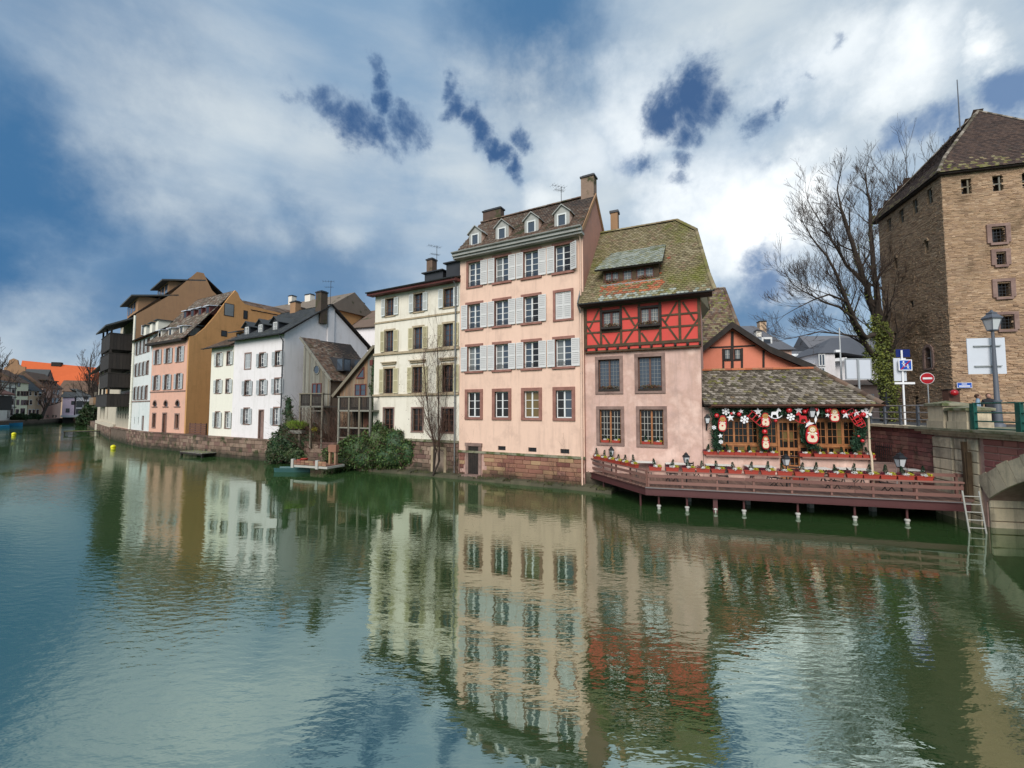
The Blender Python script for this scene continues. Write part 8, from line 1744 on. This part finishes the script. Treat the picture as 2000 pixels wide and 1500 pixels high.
ivy('ivy column climbing the downpipe at the corner of the white gabled house', [(gpt(563, 800, 36.7), (.28, .3, 1.1)), (gpt(566, 828, 36.7), (.4, .35, 1.0)), (gpt(558, 845, 36.6), (.6, .5, .8))], 'leafdk', 34, .07, name='ivy_column')
ivy('ivy column climbing the left edge of the cream house', [(gpt(731, 760, 34.0), (.3, .3, 1.6)), (gpt(733, 810, 34.0), (.35, .35, 1.6)), (gpt(731, 725, 34.0), (.2, .2, .9))], 'leafdk', 35, .07, name='ivy_column')
# lime shrub in its window box
P_ = gpt(580, 832, 35.6); t = thing('lime_shrub_box', 'feathery lime green shrub in a long grey planter above the ivy', 'planter', (P_[0], P_[1], P_[2] - .5), R(-20)); q = MB(); q.box(-.7, .7, -.2, .2, -.1, .15); obj('box', q, M_['greywood'], t); q = MB(); rg6 = random.Random(2)
for _ in range(1500): b_ = Vector((rg6.uniform(-.6, .6), rg6.uniform(-.15, .15), .15)); d = Vector((rg6.gauss(b_.x * .6, .3), rg6.gauss(0, .3), 1)).normalized() * rg6.uniform(.25, .95); s_ = Vector((rg6.gauss(0, 1), rg6.gauss(0, 1), 0)).normalized() * .025; q.add([b_ + d * .5 - s_, b_ + d, b_ + d * .5 + s_], [(0, 1, 2)])
obj('foliage', q, M_['lime'], t, kind='stuff'); P_ = gpt(612, 838, 35.2); t = thing('yellow_flower_clump', 'clump of yellow flowers right of the lime shrub box', 'plant', P_); q = MB(); leaf_cloud(q, (0, 0, 0), (.35, .25, .22), 260, .045, rg6, inner=0); obj('flowers', q, M_['yellowfl'], t, kind='stuff')
# brown tangle of bare climbers
for i, (x, y, dd, n, h, lb) in enumerate(((640, 880, 35.6, 60, 3.4, 'brown thicket of bare climber stems between the two garden balconies'), (668, 868, 34.9, 34, 2.7, 'brown bare climber thicket under the brown board house balcony'), (690, 905, 33.0, 26, 1.8, 'bare arching twigs trailing from the bank into the water'))):
    p_ = gpt(x, y, dd); rg7 = random.Random(40 + i); t = thing('bare_climber', lb, 'shrub', (p_[0], p_[1], max(.1, p_[2]))); tr = MB(); tw6 = MB()
    for _ in range(n): cyl_tree(tr, Vector((rg7.uniform(-1.5, 1.5), rg7.uniform(-.3, .4), rg7.uniform(-.6, .4))), Vector((rg7.uniform(-.8, .8), rg7.uniform(-.5, .2), rg7.uniform(.1, 1))).normalized(), h * rg7.uniform(.35, .6), .022, 3, rg7, .7, -.05 if i == 2 else .05, tw6, .008)
    obj('stems', tr if tr.f else tw6, M_['redtwig'], t); 
    if tr.f: obj('twigs', tw6, M_['redtwig'], t, kind='stuff')
# brick landing, pots, boat
P0 = ground(598, 905, .75); t = thing('brick_landing', 'small red brick landing with white corner posts above the moored rowing boat', 'landing', (P0.x, P0.y, 0), R(-22))
q = MB(); q.box(-1.3, 1.9, 0, 1.6, .45, .6); obj('slab', q, M_['concrete'], t); kk = 0
for c in range(8): 
    for r_ in range(2): obj('brick', block_mesh(c % 3, 'block', .36, .15, .03), None, t, (-1.25 + c * .385, 0, .62 + r_ * .16))
for c in range(8): q = MB(); q.box(-1.25 + c * .385, -.9 + c * .385, .05, 1.5, .6, .63 + .003 * (c % 2)); obj('paving_brick', q, M_['block'], t)
for x in (-1.25, 1.0): q = MB(); q.box(x - .1, x + .12, -.08, .12, .4, 1.0); obj('corner_post', q, M_['concrete'], t)
q = MB(); q.box(1.1, 1.25, .9, 1.1, .6, 1.5); q.box(1.6, 1.75, .9, 1.1, .6, 1.5); q.box(1.1, 1.8, .85, 1.15, 1.5, 2.0); obj('brick_stub', q, M_['block'], t)
for i, (x, sc_2) in enumerate(((-1.0, 1.0), (-.55, 1.3))):
    w4 = Matrix.Rotation(R(-22), 4, 'Z') @ Vector((x, .35, 0)); tt = thing('terracotta_pot', ['small terracotta pot at the left end of the brick landing', 'larger terracotta pot with seedlings on the brick landing'][i], 'pot', (P0.x + w4.x, P0.y + w4.y, .95 if 0 else .63), 0, 'pots on the brick landing'); q = MB(); q.lathe([(.12 * sc_2, 0), (.17 * sc_2, .26 * sc_2), (.19 * sc_2, .26 * sc_2), (.19 * sc_2, .32 * sc_2), (.14 * sc_2, .32 * sc_2)], 12); obj('pot', q, M_['plastic'], tt); q = MB(); leaf_cloud(q, (0, 0, .42 * sc_2), (.15, .15, .14), 90, .04, rg6, inner=0); obj('seedlings', q, M_['leaf'], tt, kind='stuff')
def boat(name, label, P, rz, l_, w_, h_, m, inner='greywood'):
    t = thing(name, label, 'boat', P, rz); q = MB(); n = 12; prof = []
    for i in range(n + 1):
        f_ = i / n; s_ = math.sin(math.pi * min(1, f_ * .62 + .38 if f_ < .0 else f_ * .78 + .22 * 0 + .11)) ** .6 if True else 1; s_ = max(.06, (1 - (max(0, f_ - .45) / .55) ** 2.2) * (1 if f_ > .12 else .82 + 1.5 * f_)); z_ = h_ * (1 + .35 * max(0, f_ - .5)); prof.append([(-l_ / 2 + l_ * f_, sy * w_ / 2 * s_ * k_, z__) for sy, k_, z__ in ((-1, 1, z_), (-1, .75, 0), (1, .75, 0), (1, 1, z_), (1, .9, z_), (1, .68, .06), (-1, .68, .06), (-1, .9, z_))])
    vs = [p_ for r_ in prof for p_ in r_]; fs = []
    for i in range(n):
        for k_ in range(8): fs.append((i * 8 + k_, i * 8 + (k_ + 1) % 8, (i + 1) * 8 + (k_ + 1) % 8, (i + 1) * 8 + k_))
    fs += [tuple(range(8)), tuple(range((n + 1) * 8 - 1, n * 8 - 1, -1))]; q.add(vs, fs, .5); obj('hull', q, M_[m], t)
    for x in (-.28, .08): q = MB(); q.box(x * l_ - .12, x * l_ + .12, -w_ * .42, w_ * .42, h_ * .6, h_ * .68); obj('thwart', q, M_[inner], t)
    return t
g_ = ground(573, 921); boat('rowing_boat', 'dark teal rowing boat moored under the brick landing', (g_.x, g_.y, -.04), R(-4), 2.5, .95, .34, 'boatgreen')
g_ = ground(21, 832.5); boat('blue_boat', 'bright blue boat moored at the far left quay', (g_.x, g_.y, 0), R(55), 4.2, 1.8, .8, 'boatblue'); g_ = ground(0, 836); boat('turquoise_boat', 'turquoise boat cut by the left picture edge beside the blue boat', (g_.x, g_.y, 0), R(60), 3.0, 1.6, .6, 'boatblue')
for i, (x, y, r_) in enumerate(((27, 851, .3), (221, 877, .25))):
    g_ = ground(x, y); t = thing('mooring_buoy', ['yellow buoy floating near the blue boat at the far left', 'yellow buoy floating in front of the balcony house'][i], 'buoy', (g_.x, g_.y, 0), 0, 'yellow buoys'); q = MB(); q.ball((0, 0, r_ * .9), r_, 14, 9); q.ball((0, 0, 0), r_ * .9, 14, 8); obj('float', q, M_['buoy'], t); q = MB(); q.lathe([(r_ * .15, r_ * 1.85), (r_ * .15, r_ * 2.1)], 8); obj('eye', q, M_['zincdk'], t)
# wooden landing stages
def stage(label, P, rz, w_, d__, z, m='drygrass'):
    t = thing('landing_stage', label, 'jetty', P, rz); n = int(w_ / .3)
    for i in range(n): q = MB(); q.box(-w_ / 2 + i * w_ / n + .01, -w_ / 2 + (i + 1) * w_ / n - .01, 0, d__, z - .06, z); obj('plank', q, M_['oldblock' if 0 else 'greywood'], t)
    q = MB(); q.box(-w_ / 2, w_ / 2, -.03, .05, z - .2, z - .07); obj('edge_beam', q, M_['dtimber'], t)
    for x in (-w_ / 2 + .15, w_ / 2 - .15): q = MB(); q.box(x - .08, x + .08, .02, .18, -.4, z - .07); obj('pile', q, M_['dtimber'], t)
    q = MB(); rg8 = random.Random(6)
    for _ in range(700): p_ = Vector((rg8.uniform(-w_ / 2, w_ / 2), rg8.uniform(0, d__), z)); q.add([p_ - Vector((.03, 0, 0)), p_ + Vector((.03, 0, 0)), p_ + Vector((rg8.uniform(-.05, .05), rg8.uniform(-.05, .05), rg8.uniform(.02, .07)))], [(0, 1, 2)])
    obj('moss_cover', q, M_['leafy'], t, kind='stuff')
g_ = ground(372, 892); stage('mossy wooden landing stage in the water below the ochre gable', (g_.x, g_.y, 0), R(-30), 4.2, 2.6, .42)
g_ = ground(166, 848); stage('small dark landing stage near the far bend of the quay', (g_.x, g_.y, 0), R(40), 5.5, 2.0, .6)
# far bank: leaning tree, bare trees, hedge, awning and quay edge
q = MB(); A_, B_ = FL.w(-25, -.0), FL.w(43, 0); 
t = fthing('far_quay_wall', 'low dark quay wall in front of the distant left houses', 'wall', FL); q = MB(); q.box(-30, 43, -3.2, .5, -.3, 1.3); obj('wall_face', q, M_['darkmortar'], t); q = MB(); q.box(-30, 43, -3.3, .5, 1.3, 1.45); obj('coping', q, M_['oldblock'], t)
Lp = FL.w(21, -2.2, 1.3)
def lt(x, y): a = FL.px(x, y, -2.2); return tuple(FL.w(a[0], -2.2, a[1]) - Lp)
Lp = FL.w(FL.px(80, 818, -2.2)[0], -2.2, 1.3)
bare_tree('leaning_quay_tree', 'bare tree leaning right over the water in front of the distant pink house', Lp, [([(0, 0, 0), lt(86, 804), lt(94, 790), lt(98, 780)], .45, .2, 6, 3.0), ([lt(94, 792), lt(104, 790), lt(116, 786)], .2, .08, 5, 2.6), ([lt(92, 795), lt(88, 780), lt(90, 765)], .2, .08, 4, 2.6)], 61, 3, minr=.06, up=.2, twm='redtwig', spread=.6)
for i, (x, y0_, y1_, dd, s_, lb) in enumerate(((-10, 800, 735, 105, 62, 'bare tree top entering the left edge of the photograph'), (178, 835, 760, 120, 63, 'dark bare tree at the bend beside the ivory canal house'), (170, 830, 720, 150, 64, 'bare tree behind the white water house at the end of the canal'))):
    P_ = Vector(atd(x, y0_, dd)); P_.z = 1.3; bare_tree('distant_bare_tree', lb, P_, [([(0, 0, 0), (0, 0, (EYE + (799 - y1_) * dd / FOC) - 1.3)], .4, .2, 7, 3.6)], s_, 4, minr=.05, up=.25, spread=.6, twm='twig')
ivy('dark evergreen hedge on the quay by the bend, left of the ivory canal house', [(gpt(176, 812, 118), (2.4, 2, 2.4)), (gpt(184, 806, 108), (1.8, 2, 3)), (gpt(168, 820, 125), (2, 2, 1.4))], 'leafdk', 71, .35, dens=14, name='quay_hedge')
for i, (x, y, w_) in enumerate(((40, 818, 5), (64, 816, 4))): ivy(['dark low shrub on the far quay in front of the pale yellow house', 'dark low shrub on the far quay in front of the tan house'][i], [(tuple(FL.w(FL.px(x, y, -2)[0], -2, 2.2)), (2.2, 1.2, .8))], 'leafdk', 80 + i, .3, dens=14, name='quay_shrub')
t = fthing('red_awning', 'dark red sloping canopy at the left picture edge', 'awning', FL, lx=-7, ly=-2, z=6.0); q = MB(); q.hexa([(-5, -2, 2), (3.2, -2, 2), (3.2, 1, 3.6), (-5, 1, 3.6), (-5, -2, 2.4), (3.2, -2, 2.4), (3.2, 1, 4), (-5, 1, 4)]); obj('canopy', q, M_['redwood'], t); q = MB(); q.box(-5, 3, -1.5, 1, -1.8, 1.9); obj('dark_veranda', q, M_['blackwood'], t)
from collections import defaultdict
_g = defaultdict(list)
for o in bpy.data.objects:
    if o.parent is None and 'category' in o.keys(): _g[o.name.split('.')[0]].append(o)
_words = {'television_antenna': 'television aerials on the roofs', 'timber_balcony': 'timber balconies of the garden houses', 'fir_garland': 'fir garlands on the restaurant front', 'bare_shrub': 'bare shrubs on the ledge', 'bare_climber': 'bare climbers on the bank', 'landing_stage': 'landing stages along the quay', 'distant_bare_tree': 'bare trees at the far bend', 'ivy_bush': 'ivy bushes on the bank', 'ivy_column': 'ivy columns on the house corners', 'quay_shrub': 'shrubs on the far quay', 'person': 'people on the bridge'}
for k_, v_ in _g.items():
    if len(v_) > 1:
        for o in v_:
            if 'group' not in o.keys(): o['group'] = _words.get(k_, k_.replace('_', ' ') + 's')
print('objects', len(bpy.data.objects), 'meshes', len(bpy.data.meshes))
